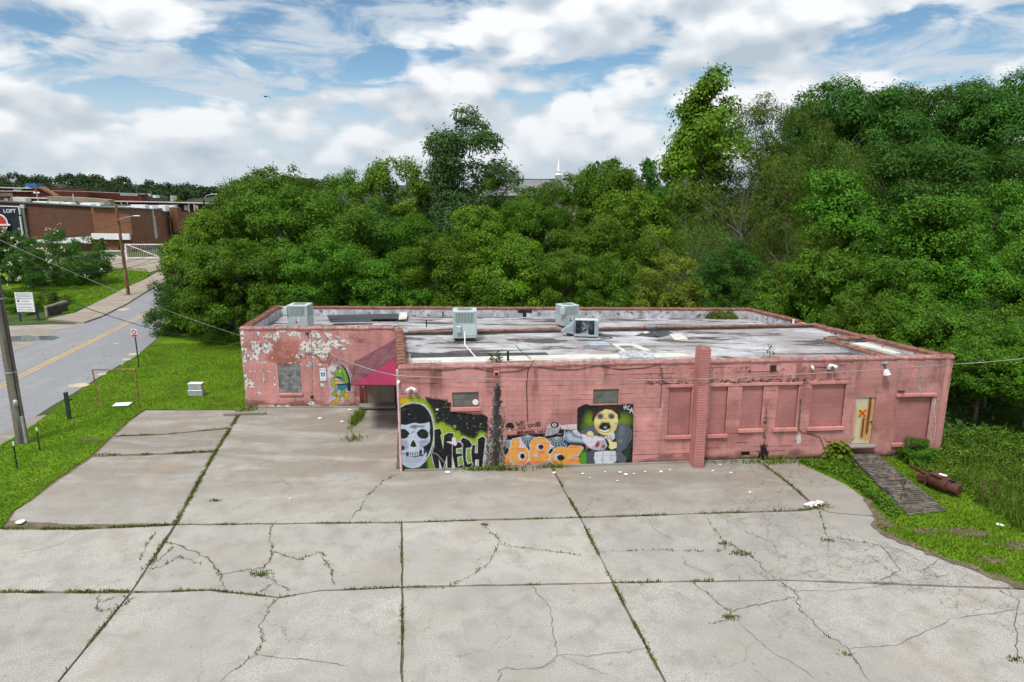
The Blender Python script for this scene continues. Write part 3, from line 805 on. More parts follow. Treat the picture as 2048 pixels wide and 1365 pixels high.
# ================================================================== THE PINK BUILDING
PA, PB = Vector((-4.37, 25.34, 0)), Vector((18.0, 27.0, 0))
PC, PD = Vector((14.9, 42.2, 0)), Vector((-15.1, 42.9, 0))
PE, PF = Vector((-13.55, 33.25, 0)), Vector((-5.80, 33.35, 0))
PGi = Vector((16.3, 35.4, 0))                       # where the inner parapet meets the right wall
ZT, ZW, ZB = 4.18, 4.08, 3.52                       # masonry tops: street front, wing front, back
bld = thing('pink_building', PA, 'long single-storey pink painted block building with murals and flat roof', 'building')
TH = 0.30
class Wall:
    def __init__(s, A, B):
        s.A, s.B = A, B
        s.L = (B - A).length
        s.e = (B - A).normalized()
        s.n = Vector((s.e.y, -s.e.x, 0))            # outwards, to the right of A->B
        s.yaw = math.atan2(s.e.y, s.e.x)
    def p(s, u, z, off=0.0):
        q = s.A + s.e * u + s.n * off
        return Vector((q.x, q.y, z))
    def sz(s, x, y, off=0.0):
        a = s.A + s.n * off; b = s.B + s.n * off
        q = on_wall(x, y, a, b)
        return (Vector((q.x, q.y, 0)) - a).dot(s.e), q.z
W_main, W_wing = Wall(PA, PB), Wall(PE, PF)
COURSE = 0.2
def snap(v): return round(v / COURSE) * COURSE
def opening(W, x0, y0, x1, y1):
    ym = (y0 + y1) / 2
    xm = (x0 + x1) / 2
    return [W.sz(x0, ym)[0], snap(W.sz(xm, y1)[1]), W.sz(x1, ym)[0], snap(W.sz(xm, y0)[1])]
op_main = {
 'w1': opening(W_main, 1336, 773, 1381, 867), 'w2': opening(W_main, 1419, 772, 1453, 864), 'w3': opening(W_main, 1482, 770, 1524, 861),
 'w4': opening(W_main, 1553, 768, 1594, 857), 'w5': opening(W_main, 1621, 767, 1687, 856), 'w6': opening(W_main, 1792, 795, 1858, 886),
 'door': opening(W_main, 1707, 798, 1746, 890), 'vent': opening(W_main, 1482, 906, 1499, 916),
 's1': opening(W_main, 905, 785, 957, 812), 's2': opening(W_main, 1187, 778, 1237, 803)}
op_wing = {'win': opening(W_wing, 557, 728, 602, 783), 'door': opening(W_wing, 719, 740, 796, 809)}
op_wing['door'][1] = 0.2; op_wing['door'][3] = 2.4; op_wing['door'][2] = min(op_wing['door'][2], W_wing.L - 0.12)
op_main['vent'][3] = op_main['vent'][1] + 0.2

def wall_face(W, z0, z1, ops, depth, name):
    """front face with openings, their reveals, and the solid wall behind"""
    us = sorted({0.0, W.L} | {v for o in ops for v in (o[0], o[2])})
    zs = sorted({z0, z1} | {v for o in ops for v in (o[1], o[3])})
    m = MB()
    for a, b in zip(us, us[1:]):
        for c, d in zip(zs, zs[1:]):
            cu, cz = (a + b) / 2, (c + d) / 2
            if any(o[0] < cu < o[2] and o[1] < cz < o[3] for o in ops): continue
            m.quad(W.p(a, c), W.p(b, c), W.p(b, d), W.p(a, d))
    for o in ops:
        a, c, b, d = o
        m.quad(W.p(a, c), W.p(a, d), W.p(a, d, -depth), W.p(a, c, -depth))
        m.quad(W.p(b, d), W.p(b, c), W.p(b, c, -depth), W.p(b, d, -depth))
        m.quad(W.p(a, d), W.p(b, d), W.p(b, d, -depth), W.p(a, d, -depth))
        m.quad(W.p(b, c), W.p(a, c), W.p(a, c, -depth), W.p(b, c, -depth))
    m.build(name, mat_joint, bld)
    s = MB()
    s.prism([tuple(W.p(u, 0, o)[:2]) for u, o in ((0, -depth), (W.L, -depth), (W.L, -TH), (0, -TH))], z0, z1 - 0.002)
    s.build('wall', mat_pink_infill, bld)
wall_face(W_main, -0.35, ZT, list(op_main.values()), 0.11, 'front_wall')
wall_face(W_wing, -0.1, ZW, list(op_wing.values()), 0.11, 'wing_wall')

# block work: every block its own piece, the nearest 300 as single parts
blk = MB().box((0, 0, 0), (1, 0.03, 1), 0, 0.006).mesh('block', mat_pink)
blk_rnd = random.Random(3)
def block_list(W, ops, ztop, z0=-0.2):
    out = []
    k = 0
    z = z0
    while z < ztop - 0.02:
        h = min(COURSE, ztop - z)
        iv = [(0.0, W.L)]
        for o in ops:
            if o[1] < z + h / 2 < o[3]:
                nv = []
                for a, b in iv:
                    if o[2] <= a or o[0] >= b: nv.append((a, b))
                    else:
                        if o[0] > a: nv.append((a, o[0]))
                        if o[2] < b: nv.append((o[2], b))
                iv = nv
        for a, b in iv:
            u = math.floor(a / 0.4) * 0.4 - (0.2 if k % 2 else 0)
            while u < b - 0.01:
                s, e = max(u, a), min(u + 0.4, b)
                if e - s > 0.03:
                    out.append((s, e, z, z + h))
                u += 0.4
        z += COURSE; k += 1
    return out
def gapr(): return 0.002 + 0.009 * blk_rnd.random() ** 3
cand = []
for W, ops, zt in ((W_main, list(op_main.values()), ZT), (W_wing, list(op_wing.values()), ZW)):
    for (s, e, z0, z1) in block_list(W, ops, zt):
        c = W.p((s + e) / 2, (z0 + z1) / 2, -0.003 + blk_rnd.uniform(-.0015, .0015))
        px, py = project(*c)
        mural = W is W_main and px < 1275 and py > 800
        d = (c - cam.location).length * (3 if (mural or W is W_wing or e - s < .3) else 1)
        cand.append((d, W, c, e - s - gapr(), z1 - z0 - gapr()))
cand.sort(key=lambda q: q[0])
rest = MB()
for i, (d, W, c, L, h) in enumerate(cand):
    if i < 300:
        o = bpy.data.objects.new('block', blk)
        o.location = c - bld.location; o.rotation_euler = (0, 0, W.yaw); o.scale = (L, 1, h)
        link(o, bld)
    else:
        rest.box(c, (L, 0.03, h), W.yaw, 0.006)
tag(rest.build('block_work', mat_pink, bld), kind='stuff')

# the other walls
def plain_wall(A, B, zA, zB, name, mat=mat_pink, th=TH, z0=-0.35):
    W = Wall(A, B)
    m = MB()
    q = [W.p(0, 0), W.p(W.L, 0), W.p(W.L, 0, -th), W.p(0, 0, -th)]
    m.prism([(q[0].x, q[0].y, zA), (q[1].x, q[1].y, zB), (q[2].x, q[2].y, zB), (q[3].x, q[3].y, zA)], z0, zA)
    m.build(name, mat, bld)
    return W
W_right = plain_wall(PB, PC, ZT, ZB, 'side_wall')
W_back = plain_wall(PC, PD, ZB, ZB, 'back_wall')
W_wl = plain_wall(PD, PE, ZB, ZW, 'side_wall')
_W = Wall(PF, PA)
W_left = plain_wall(PF + _W.e * 0.002, PA - _W.e * 0.02, ZW, ZT - 0.01, 'side_wall')
# inner parapet between the two roof bays
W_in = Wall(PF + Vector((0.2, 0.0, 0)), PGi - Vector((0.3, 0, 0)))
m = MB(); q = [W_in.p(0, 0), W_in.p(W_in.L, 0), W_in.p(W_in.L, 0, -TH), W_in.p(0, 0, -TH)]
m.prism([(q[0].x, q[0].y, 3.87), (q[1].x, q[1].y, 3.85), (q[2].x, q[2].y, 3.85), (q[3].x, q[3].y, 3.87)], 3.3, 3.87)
m.build('inner_parapet', mat_tar_and_shade, bld)  # black face paints in the shadow band below the coping

# roof decks
def deck(pts, name='roof'):
    m = MB(); m.prism([(p[0], p[1], p[2]) for p in pts], 3.0, 3.7)
    return m.build(name, mat_roof, bld)
def inn(W, u, off): q = W.p(u, 0, -off); return q
front = [inn(W_main, .2, .28), inn(W_main, W_main.L - .25, .28), PGi + Vector((-.25, 0, 0)), PF + Vector((.25, 0.0, 0))]
roofF = deck([(front[0].x, front[0].y, 3.72), (front[1].x, front[1].y, 3.72), (front[2].x, front[2].y, 3.74), (front[3].x, front[3].y, 3.76)])
rear = [PE + Vector((.25, .28, 0)), PF + Vector((0, .28, 0)), PGi + Vector((-.3, .3, 0)), PC + Vector((-.25, -.28, 0)), PD + Vector((.25, -.28, 0))]
rz = [3.5, 3.5, 3.45, 3.02, 3.02]
roofB = deck([(p.x, p.y, z) for p, z in zip(rear, rz)])

# inner flashing faces of the parapets
def flashing(W, u0, u1, z0, zA, zB, mat=mat_flash, th=TH):
    m = MB()
    q = [W.p(u0, 0, -th), W.p(u1, 0, -th), W.p(u1, 0, -th - .03), W.p(u0, 0, -th - .03)]
    m.prism([(q[0].x, q[0].y, zA), (q[1].x, q[1].y, zB), (q[2].x, q[2].y, zB), (q[3].x, q[3].y, zA)], z0, zA)
    m.build('flashing', mat, bld)
flashing(W_back, .3, W_back.L - .3, 2.9, ZB - .06, ZB - .06)
flashing(W_right, .3, W_right.L - .3, 2.9, ZT - .10, ZB - .06)
flashing(W_wl, .3, W_wl.L - .3, 2.9, ZB - .06, ZW - .06)
flashing(W_main, .3, W_main.L - .3, 3.2, ZT - .12, ZT - .12, mat_white_mem)

# coping: clay saddle tiles with a collar at one end, each its own piece
def tile_mesh(name, mat, L=0.6, wd=0.40):
    prof = [(-.5, -.05), (-.5, .03), (-.33, .085), (0, .115), (.33, .085), (.5, .03), (.5, -.05)]
    m = MB()
    rows = [(-L / 2, .93, 0), (L / 2 - .075, 1.0, 0), (L / 2 - .07, 1.10, .018), (L / 2 - .004, 1.10, .018)]
    vs, fs = [], []
    for x, k, dz_ in rows:
        vs += [(x, a * wd * k, b * k + dz_) for a, b in prof]
    n = len(prof)
    for i in range(len(rows) - 1):
        for k in range(n - 1): fs.append((i * n + k, (i + 1) * n + k, (i + 1) * n + k + 1, i * n + k + 1))
    fs.append(tuple(range(n))); fs.append(tuple(range((len(rows) - 1) * n, len(rows) * n))[::-1])
    m.add(vs, fs)
    return m.mesh(name, mat)
tile_low = tile_mesh('coping_tile_low', mat_terra, .6, .26)
tile_brown, tile_pink = tile_mesh('coping_tile', mat_terra), tile_mesh('coping_tile_painted', mat_terra_pink)
trnd = random.Random(9)
def coping(W, zA, zB, mesh, u0=0.0, u1=None, skip=(), th=TH):
    u1 = W.L if u1 is None else u1
    n = max(1, round((u1 - u0) / 0.6))
    st = (u1 - u0) / n
    pitch = math.atan2(zB - zA, W.L)
    for i in range(n):
        if i in skip: continue
        u = u0 + (i + .5) * st
        z = zA + (zB - zA) * u / W.L
        o = bpy.data.objects.new('coping_tile', mesh)
        q = W.p(u, z + 0.045 + trnd.uniform(-.006, .010), -th / 2 + trnd.uniform(-.01, .01))
        o.location = q - bld.location
        o.rotation_euler = (trnd.uniform(-.03, .03), -pitch + trnd.uniform(-.012, .012), W.yaw + trnd.uniform(-.015, .015))
        o.scale = (st / 0.6, 1, .55 if mesh is tile_low else .8)
        link(o, bld)
coping(W_main, ZT, ZT, tile_pink)
coping(W_wing, ZW, ZW, tile_pink, 0, W_wing.L - 0.1)
coping(W_right, ZT, ZB, tile_brown, .45, None, (14, 15))
coping(W_back, ZB, ZB, tile_brown, .3, W_back.L - .3)
coping(W_wl, ZB, ZW, tile_brown, 0.2, W_wl.L - .2)
coping(W_left, ZW, ZT, tile_brown, 0.25, W_left.L - .35)
coping(W_in, 3.86, 3.84, tile_low, 0.4, None, (13, 20))

# small enclosed roof bay at the right end
a0, a1, a2 = G(1655, 678, 4.0), G(1752, 674, 4.0), G(1765, 708, 4.0)
for A_, B_ in ((a0, a1), (G(1650, 679, 4.0), G(1772, 714, 4.0))):
    Wk = Wall(Vector((A_.x, A_.y, 0)), Vector((B_.x, B_.y, 0)))
    m = MB(); m.prism([tuple(Wk.p(u, 0, o)[:2]) for u, o in ((0, 0), (Wk.L, 0), (Wk.L, -.3), (0, -.3))], 3.3, 3.9)
    m.build('inner_parapet', mat_flash, bld)
    coping(Wk, 3.9, 3.9, tile_brown)
ww = [G(1700, 686, 3.86), G(1760, 684, 3.86), G(1838, 704, 3.86), G(1790, 707, 3.86)]
MB().prism([(p.x, p.y) for p in ww], 3.75, 3.86).build('roof_sheet', mat_white_mem, bld)
ww = [G(1712, 681, 3.86), G(1745, 680, 3.86), G(1745, 684, 3.86), G(1714, 685, 3.86)]
MB().prism([(p.x, p.y) for p in ww], 3.8, 3.89).build('tar_patch', mat_tar_and_shade, bld)
ww = [G(1766, 682, 3.86), G(1782, 683, 3.86), G(1856, 703, 3.86), G(1836, 704, 3.86)]
MB().prism([(p.x, p.y) for p in ww], 3.75, 3.865).build('tar_patch', mat_tar_and_shade, bld)

# roof patches, strips and sheets laid on the membrane
def patch(pts, z, mat, name, h=0.008):
    P = [G(x, y, z) for x, y in pts]
    MB().prism([(p.x, p.y) for p in P], z - .03, z + h).build(name, mat, bld)
patch([(822, 708), (1092, 706), (1098, 711), (822, 717)], 3.745, mat_tar_and_shade, 'tar_strip', .02)
patch([(824, 717), (1098, 711), (1360, 707), (1400, 714), (1230, 718), (826, 727)], 3.745, mat_white_mem, 'roof_sheet', .012)
patch([(1168, 684), (1212, 684), (1222, 692), (1182, 692)], 3.745, M_plain('blue_sheet', (0.30, 0.37, 0.45), .6, .15), 'roof_sheet', .025)
patch([(1224, 689), (1268, 688), (1302, 702), (1292, 704), (1262, 692), (1234, 692), (1254, 704), (1246, 705)], 3.745, mat_white_mem, 'roof_sheet', .025)
patch([(1236, 704), (1300, 702), (1312, 716), (1240, 718)], 3.745, mat_flash, 'roof_sheet', .03)
patch([(654, 631), (798, 628), (796, 638), (658, 638)], 3.33, mat_tar_and_shade, 'tar_patch', .012)
patch([(800, 626), (815, 625), (813, 638), (797, 639)], 3.33, mat_white_mem, 'roof_sheet', .02)
patch([(666, 640), (745, 639), (742, 643), (660, 645)], 3.42, mat_tar_and_shade, 'tar_strip', .02)
patch([(1290, 664), (1330, 660), (1348, 668), (1318, 676), (1270, 672)], 3.745, mat_tar_and_shade, 'tar_patch', .012)
patch([(1338, 669), (1362, 668), (1376, 679), (1350, 681)], 3.745, mat_white_mem, 'roof_sheet', .02)
patch([(1310, 655), (1345, 654), (1350, 659), (1316, 660)], 3.745, mat_tar_and_shade, 'tar_strip', .03)
# small upright stub vents
for (x, y, h, r_) in [(1016, 722, .42, .05), (853, 655, .4, .03), (886, 634, .3, .04)]:
    p = G(x, y, 3.75 if y > 645 else 3.4)
    MB().tube([p, p + Vector((0, 0, h))], r_, 8).build('vent_pipe', mat_black, bld)
p = G(1586, 652, 3.6); MB().tube([p - Vector((0, 0, .2)), p + Vector((0, 0, .35))], .06, 8).build('vent_pipe', mat_white, bld)
p = G(1049, 634, 3.2); m = MB()
m.tube([p, p + Vector((0, 0, .3))], .12, 8); m.box(p + Vector((-.2, 0, .36)), (.36, .3, .2), .5); m.box(p + Vector((.25, 0, .36)), (.36, .3, .2), -.4)
m.build('roof_vent', mat_black, bld)

# ------------------------------------------------------------------ windows, door and trim of the street front
def infill(W, o, mat, inset, name='window', sill=True, sill_mat=mat_pink_lite, bricks=True):
    a, c, b, d = o
    f = MB()
    cen = W.p((a + b) / 2, (c + d) / 2, -inset)
    f.box(cen, (b - a - .006, .02, d - c - .006), W.yaw)
    win = f.build(name, mat, bld)
    if bricks:
        z = c + .004; k = 0
        m = MB()
        while z < d - .03:
            hh = min(.2, d - z)
            u = a - (.2 if k % 2 else 0)
            while u < b:
                s_, e_ = max(u, a + .006), min(u + .4, b - .006)
                if e_ - s_ > .04: m.box(W.p((s_ + e_) / 2, z + hh / 2, -inset + .012), (e_ - s_ - .005, .014, hh - .005), W.yaw)
                u += .4
            z += .2; k += 1
        tag(m.build('infill_block', mat_pink_infill, win), kind='stuff')
    if sill:
        m = MB(); m.box(W.p((a + b) / 2, c - .075, .035), (b - a + .16, .13, .15), W.yaw, .012)
        m.build('sill', sill_mat, win)
    return win
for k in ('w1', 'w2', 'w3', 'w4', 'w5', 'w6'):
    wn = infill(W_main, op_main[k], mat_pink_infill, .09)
o6 = op_main['w6']
MB().box(W_main.p((o6[0] + o6[2]) / 2, o6[3] + .07, .03), (o6[2] - o6[0] + .3, .10, .14), W_main.yaw, .02).build('lintel', mat_pink_lite, wn)
for k in ('s1', 's2'):
    a, c, b, d = op_main[k]
    win = infill(W_main, op_main[k], mat_infill_grey, .06, 'window', k == 's1', mat_pink_lite, False)
    for j in range(2):
        MB().box(W_main.p((a + b) / 2, c + (d - c) * (.26 + .48 * j), -.045), (b - a - .03, .016, (d - c) * .46), W_main.yaw, .004).build('panel', mat_infill_grey, win)
a, c, b, d = op_main['vent']
win = infill(W_main, op_main['vent'], mat_dark_in, .10, 'wall_vent', False, None, False)
# loose white disc stuck on the first small window
p = W_main.p(op_main['s1'][2] - .12, op_main['s1'][1] + .18, -.03); MB().tube([p, p + W_main.n * .01], .12, 14).build('disc', mat_paper, bld)
# side door, rusted
a, c, b, d = op_main['door']
def M_rustdoor():
    m = bpy.data.materials.new('rust_streaked_door'); m.use_nodes = True
    t = NT(m.node_tree)
    uv = t.n('ShaderNodeTexCoord').outputs['Object']
    s3 = t.n('ShaderNodeSeparateXYZ', ins={0: uv}); X, _, Z = s3.outputs
    mp = t.n('ShaderNodeMapping', ins={0: uv}); mp.inputs['Scale'].default_value = (6, 1, .8)
    n = t.noise(mp.outputs[0], 1.6, 7, .65); n2 = t.noise(uv, 3, 6, .6)
    c = t.mix(t.smooth(n2, .35, .7), (.50, .46, .31, 1), (.56, .50, .36, 1))
    def band(x0, wd, z0, z1, k):
        dx_ = t.math('ABSOLUTE', t.math('SUBTRACT', t.math('ADD', X, t.math('MULTIPLY', t.math('SUBTRACT', n2, .5), .06)), x0))
        e = t.smooth(dx_, wd, wd * .45)
        e = t.math('MULTIPLY', e, t.math('MULTIPLY', t.smooth(Z, z0 - .12, z0 + .05), t.smooth(Z, z1 + .05, z1 - .05)))
        return t.math('MULTIPLY', e, k)
    halo = t.math('ADD', band(.02, .16, -.8, .15, .65), band(.27, .22, -.9, 1.2, .8), clamp=True)
    halo = t.math('MAXIMUM', halo, band(-.36, .09, -.9, .6, .6))
    c = t.mix(t.math('MULTIPLY', halo, t.smooth(n, .28, .55)), c, (.50, .22, .03, 1))
    core = t.math('ADD', band(.02, .065, -.72, .12, 1), t.math('ADD', band(.22, .085, -.55, 1.2, 1), 0), clamp=True)
    c = t.mix(t.math('MULTIPLY', core, t.smooth(n, .25, .45)), c, (.155, .05, .012, 1))
    bs = t.n('ShaderNodeBsdfPrincipled', ins={'Base Color': c, 'Roughness': .65}); t.n('ShaderNodeOutputMaterial', ins={0: bs})
    return m
dm = MB(); dm.box((0, 0, 0), (b - a - .02, .05, d - c - .01), 0, .005)
door = bpy.data.objects.new('door', dm.mesh('door', M_rustdoor()))
door.location = W_main.p((a + b) / 2, (c + d) / 2, -.055) - bld.location; door.rotation_euler = (0, 0, W_main.yaw); link(door, bld)
door['label'] = 'cream steel door streaked with rust'
sgn = MB(); sgn.box((-.07, -.035, .33), (.30, .012, .30), 0, 0)
link(bpy.data.objects.new('notice', sgn.mesh('notice', mat_orange)), door)
xs = MB()
for s in (-1, 1): xs.box((-.07, -.046, .33), (.42, .008, .045), 0, 0, 0, s * math.pi / 4)
link(bpy.data.objects.new('cross', xs.mesh('cross', mat_red)), door)
kb = MB(); kb.cyl((.34, -.05, -.05), .03, .07, 8, 'Y'); link(bpy.data.objects.new('handle', kb.mesh('handle', mat_black)), door)
MB().box(W_main.p((a + b) / 2, c - .06, .10), (b - a + .3, .3, .10), W_main.yaw, .02).build('door_step', mat_slab_old, bld)

# lintel band over the right-hand windows, pilaster feet, base course
for k0, k1 in (('w1', 'w1'), ('w2', 'w2'), ('w3', 'w4'), ('w5', 'w5')):
    u0, u1, z = op_main[k0][0] - .12, op_main[k1][2] + .12, op_main[k0][3] + .08
    MB().box(W_main.p((u0 + u1) / 2, z, .018), (u1 - u0, .05, .12), W_main.yaw, .01).build('lintel', mat_pink, bld)
MB().box(W_main.p(7.4, -.05, .03), (14.6, .07, .24), W_main.yaw, .02).build('footing', mat_slab_old, bld)
MB().box(W_wing.p(W_wing.L / 2 - .8, -.02, .03), (W_wing.L - 2.2, .07, .22), W_wing.yaw, .02).build('footing', mat_slab_old, bld)

# ------------------------------------------------------------------ chimney of small painted bricks
cx0 = W_main.sz(1397, 800, .62)[0]
ch_u = W_main.sz(1406, 800, .62)[0]
ch = W_main.p(ch_u, 0, .31)
core = MB(); core.box((ch.x, ch.y, 2.4), (.39, .60, 5.0), W_main.yaw)
chim = core.build('chimney', mat_brick_joint, bld)
cap = MB(); cap.lathe((ch.x, ch.y, 4.9), [(.17, 0), (.15, .04), (.08, .08), (.0, .09)], 10); cap.build('mortar_cap', M_plain('chimney_cap', (.22, .17, .07), .9, .4), chim)
mat_brick = M_pink('pink_brick', (.53, .23, .21))
bm_s = MB().box((0, 0, 0), (.195, .03, .050), 0, .005).mesh('brick', mat_brick)
rest = MB(); nb = 0
e, n_ = W_main.e, W_main.n
cz = -.02; k = 0
rows = []
while cz < 4.9:
    rows.append((cz, k)); cz += .068; k += 1
for (z, k) in rows[::-1]:
    items = []
    o = .0 if k % 2 else .1
    for face, half, nn, ee in (('f', .205, n_, e), ('l', .31, -e, n_), ('r', .31, e, -n_)):
        dist = .31 if face == 'f' else .2
        u = -half - (0 if k % 2 else .1)
        while u < half - .01:
            s_, t_ = max(u, -half), min(u + .205, half)
            if t_ - s_ > .03:
                cpos = ch + ee * ((s_ + t_) / 2) + nn * (dist - .009)
                items.append((face, Vector((cpos.x, cpos.y, z + .034)), math.atan2(ee.y, ee.x), t_ - s_ - .008))
            u += .205
    for face, cpos, yaw, L in items:
        if face != 'r' and nb < 300:
            o_ = bpy.data.objects.new('brick', bm_s)
            o_.location = cpos - bld.location; o_.rotation_euler = (0, 0, yaw); o_.scale = (L / .195, 1, 1)
            link(o_, chim); nb += 1
        else:
            rest.box(cpos, (L, .03, .050), yaw, .005)
tag(rest.build('brick_work', mat_brick, chim), kind='stuff')

# ------------------------------------------------------------------ wing: boarded window, doors, awning
a, c, b, d = op_wing['win']
win = MB().box(W_wing.p((a + b) / 2, (c + d) / 2, -.04), (b - a - .01, .03, d - c - .01), W_wing.yaw).build('window', mat_board, bld)
for j in range(7):
    MB().box(W_wing.p((a + b) / 2, c + (d - c) * (j + .5) / 7, -.018), (b - a - .03, .016, (d - c) / 7 - .012), W_wing.yaw, .003).build('board', mat_board, win)
MB().box(W_wing.p((a + b) / 2, c - .06, .03), (b - a + .06, .12, .12), W_wing.yaw, .01).build('sill', mat_pink_lite, win)
a, c, b, d = op_wing['door']
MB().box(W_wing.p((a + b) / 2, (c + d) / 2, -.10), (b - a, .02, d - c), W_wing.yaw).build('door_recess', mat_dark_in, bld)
for j in range(2):
    wd = (b - a - .42) / 2
    u = a + .36 + wd * (j + .5)
    dd = MB().box(W_wing.p(u, (c + d) / 2 - .02, -.06), (wd - .02, .045, d - c - .06), W_wing.yaw, .006).build('door', mat_door_in, bld)
    MB().cyl(W_wing.p(u + (wd / 2 - .07) * (1 if j == 0 else -1), c + 1.0, -.02), .025, .06, 8, 'Y').build('handle', mat_galv, dd)
MB().box(W_wing.p(a + .22, (c + d) / 2, -.03), (.10, .05, d - c), W_wing.yaw, 0, 0, -.06).build('door_post', M_plain('brown_post', (.09, .05, .03)), bld)
MB().box(W_wing.p((a + b) / 2, c - .05, .2), (b - a + .1, .6, .12), W_wing.yaw, .02).build('door_step', mat_slab_old, bld)
# awning: shed of ribbed sheet falling away to the left from the long wall
yF, yB = 29.05, 33.28
def leftwall_x(Y): return PA.x + (PF.x - PA.x) * (Y - PA.y) / (PF.y - PA.y)
hiF, hiB = Vector((leftwall_x(yF) - .03, yF, 3.74)), Vector((leftwall_x(yB) - .03, yB, 3.60))
loF, loB = Vector((-7.12, yF, 2.46)), Vector((-7.88, yB, 2.46))
awn = thing('awning', (loF.x, loF.y, loF.z), 'faded maroon ribbed awning with a magenta end panel over the wing door', 'awning')
m = MB(); N = 46
vs, fs = [], []
for i in range(N + 1):
    f = i / N
    bump = .025 if i % 2 else 0.0
    for A_, B_ in ((loF, loB), (hiF, hiB)):
        p = A_ + (B_ - A_) * f
        vs.append((p.x, p.y, p.z + bump))
fs = [(2 * i, 2 * i + 2, 2 * i + 3, 2 * i + 1) for i in range(N)]
nv = len(vs)
vs += [(x, y, z - .03) for x, y, z in vs]
fs += [tuple(q + nv for q in f[::-1]) for f in fs] + [(0, 1, 1 + nv, nv), (2 * N, 2 * N + nv, 2 * N + 1 + nv, 2 * N + 1)]
m.add(vs, fs).build('canopy', mat_awn_top, awn)
m = MB(); ptri = [loF, Vector((hiF.x, yF, 2.46)), hiF]
vs = [(p.x, p.y - .02, p.z - .02) for p in ptri] + [(p.x, p.y + .02, p.z - .02) for p in ptri]
m.add(vs, [(0, 1, 2), (5, 4, 3), (0, 3, 4, 1), (1, 4, 5, 2), (2, 5, 3, 0)]).build('end_panel', mat_awn_pink, awn)
m = MB(); m.tube([loF, loB], .03, 6); m.tube([loF, Vector((hiF.x, yF, 2.46))], .03, 6); m.tube([Vector((hiF.x, yF, 2.46)), hiF], .03, 6)
m.tube([loB, Vector((hiB.x, yB, 2.46))], .03, 6)
m.build('frame', mat_rust, awn)
# pale rod painting in the lit edge of the long wall's near corner
MB().tube([PA + Vector((-.03, -.02, -.02)), PA + Vector((-.03, -.02, ZT))], .05, 8).build('lit_corner_edge', M_plain('pale_lit_edge', (.62, .42, .40), .6, .2, 3.0), bld)

# ================================================================== PAINT ON THE WALLS
def vnoise(x, y, seed=0):
    xi, yi = np.floor(x).astype(np.int64), np.floor(y).astype(np.int64)
    fx, fy = x - xi, y - yi
    fx, fy = fx * fx * (3 - 2 * fx), fy * fy * (3 - 2 * fy)
    def h(a, b):
        n = (a * 374761393 + b * 668265263 + seed * 1442695041) & 0xffffffff
        n = ((n ^ (n >> 13)) * 1274126177) & 0xffffffff
        return ((n ^ (n >> 16)) & 0xffff) / 65535.0
    return (h(xi, yi) * (1 - fx) + h(xi + 1, yi) * fx) * (1 - fy) + (h(xi, yi + 1) * (1 - fx) + h(xi + 1, yi + 1) * fx) * fy
def fbm(x, y, seed=0, o=5):
    s, a, t = 0, 1.0, 0
    for i in range(o):
        s = s + a * vnoise(x * 2 ** i, y * 2 ** i, seed + i); t += a; a *= .55
    return s / t
def sstep(v, a, b):
    t = np.clip((v - a) / (b - a), 0, 1); return t * t * (3 - 2 * t)

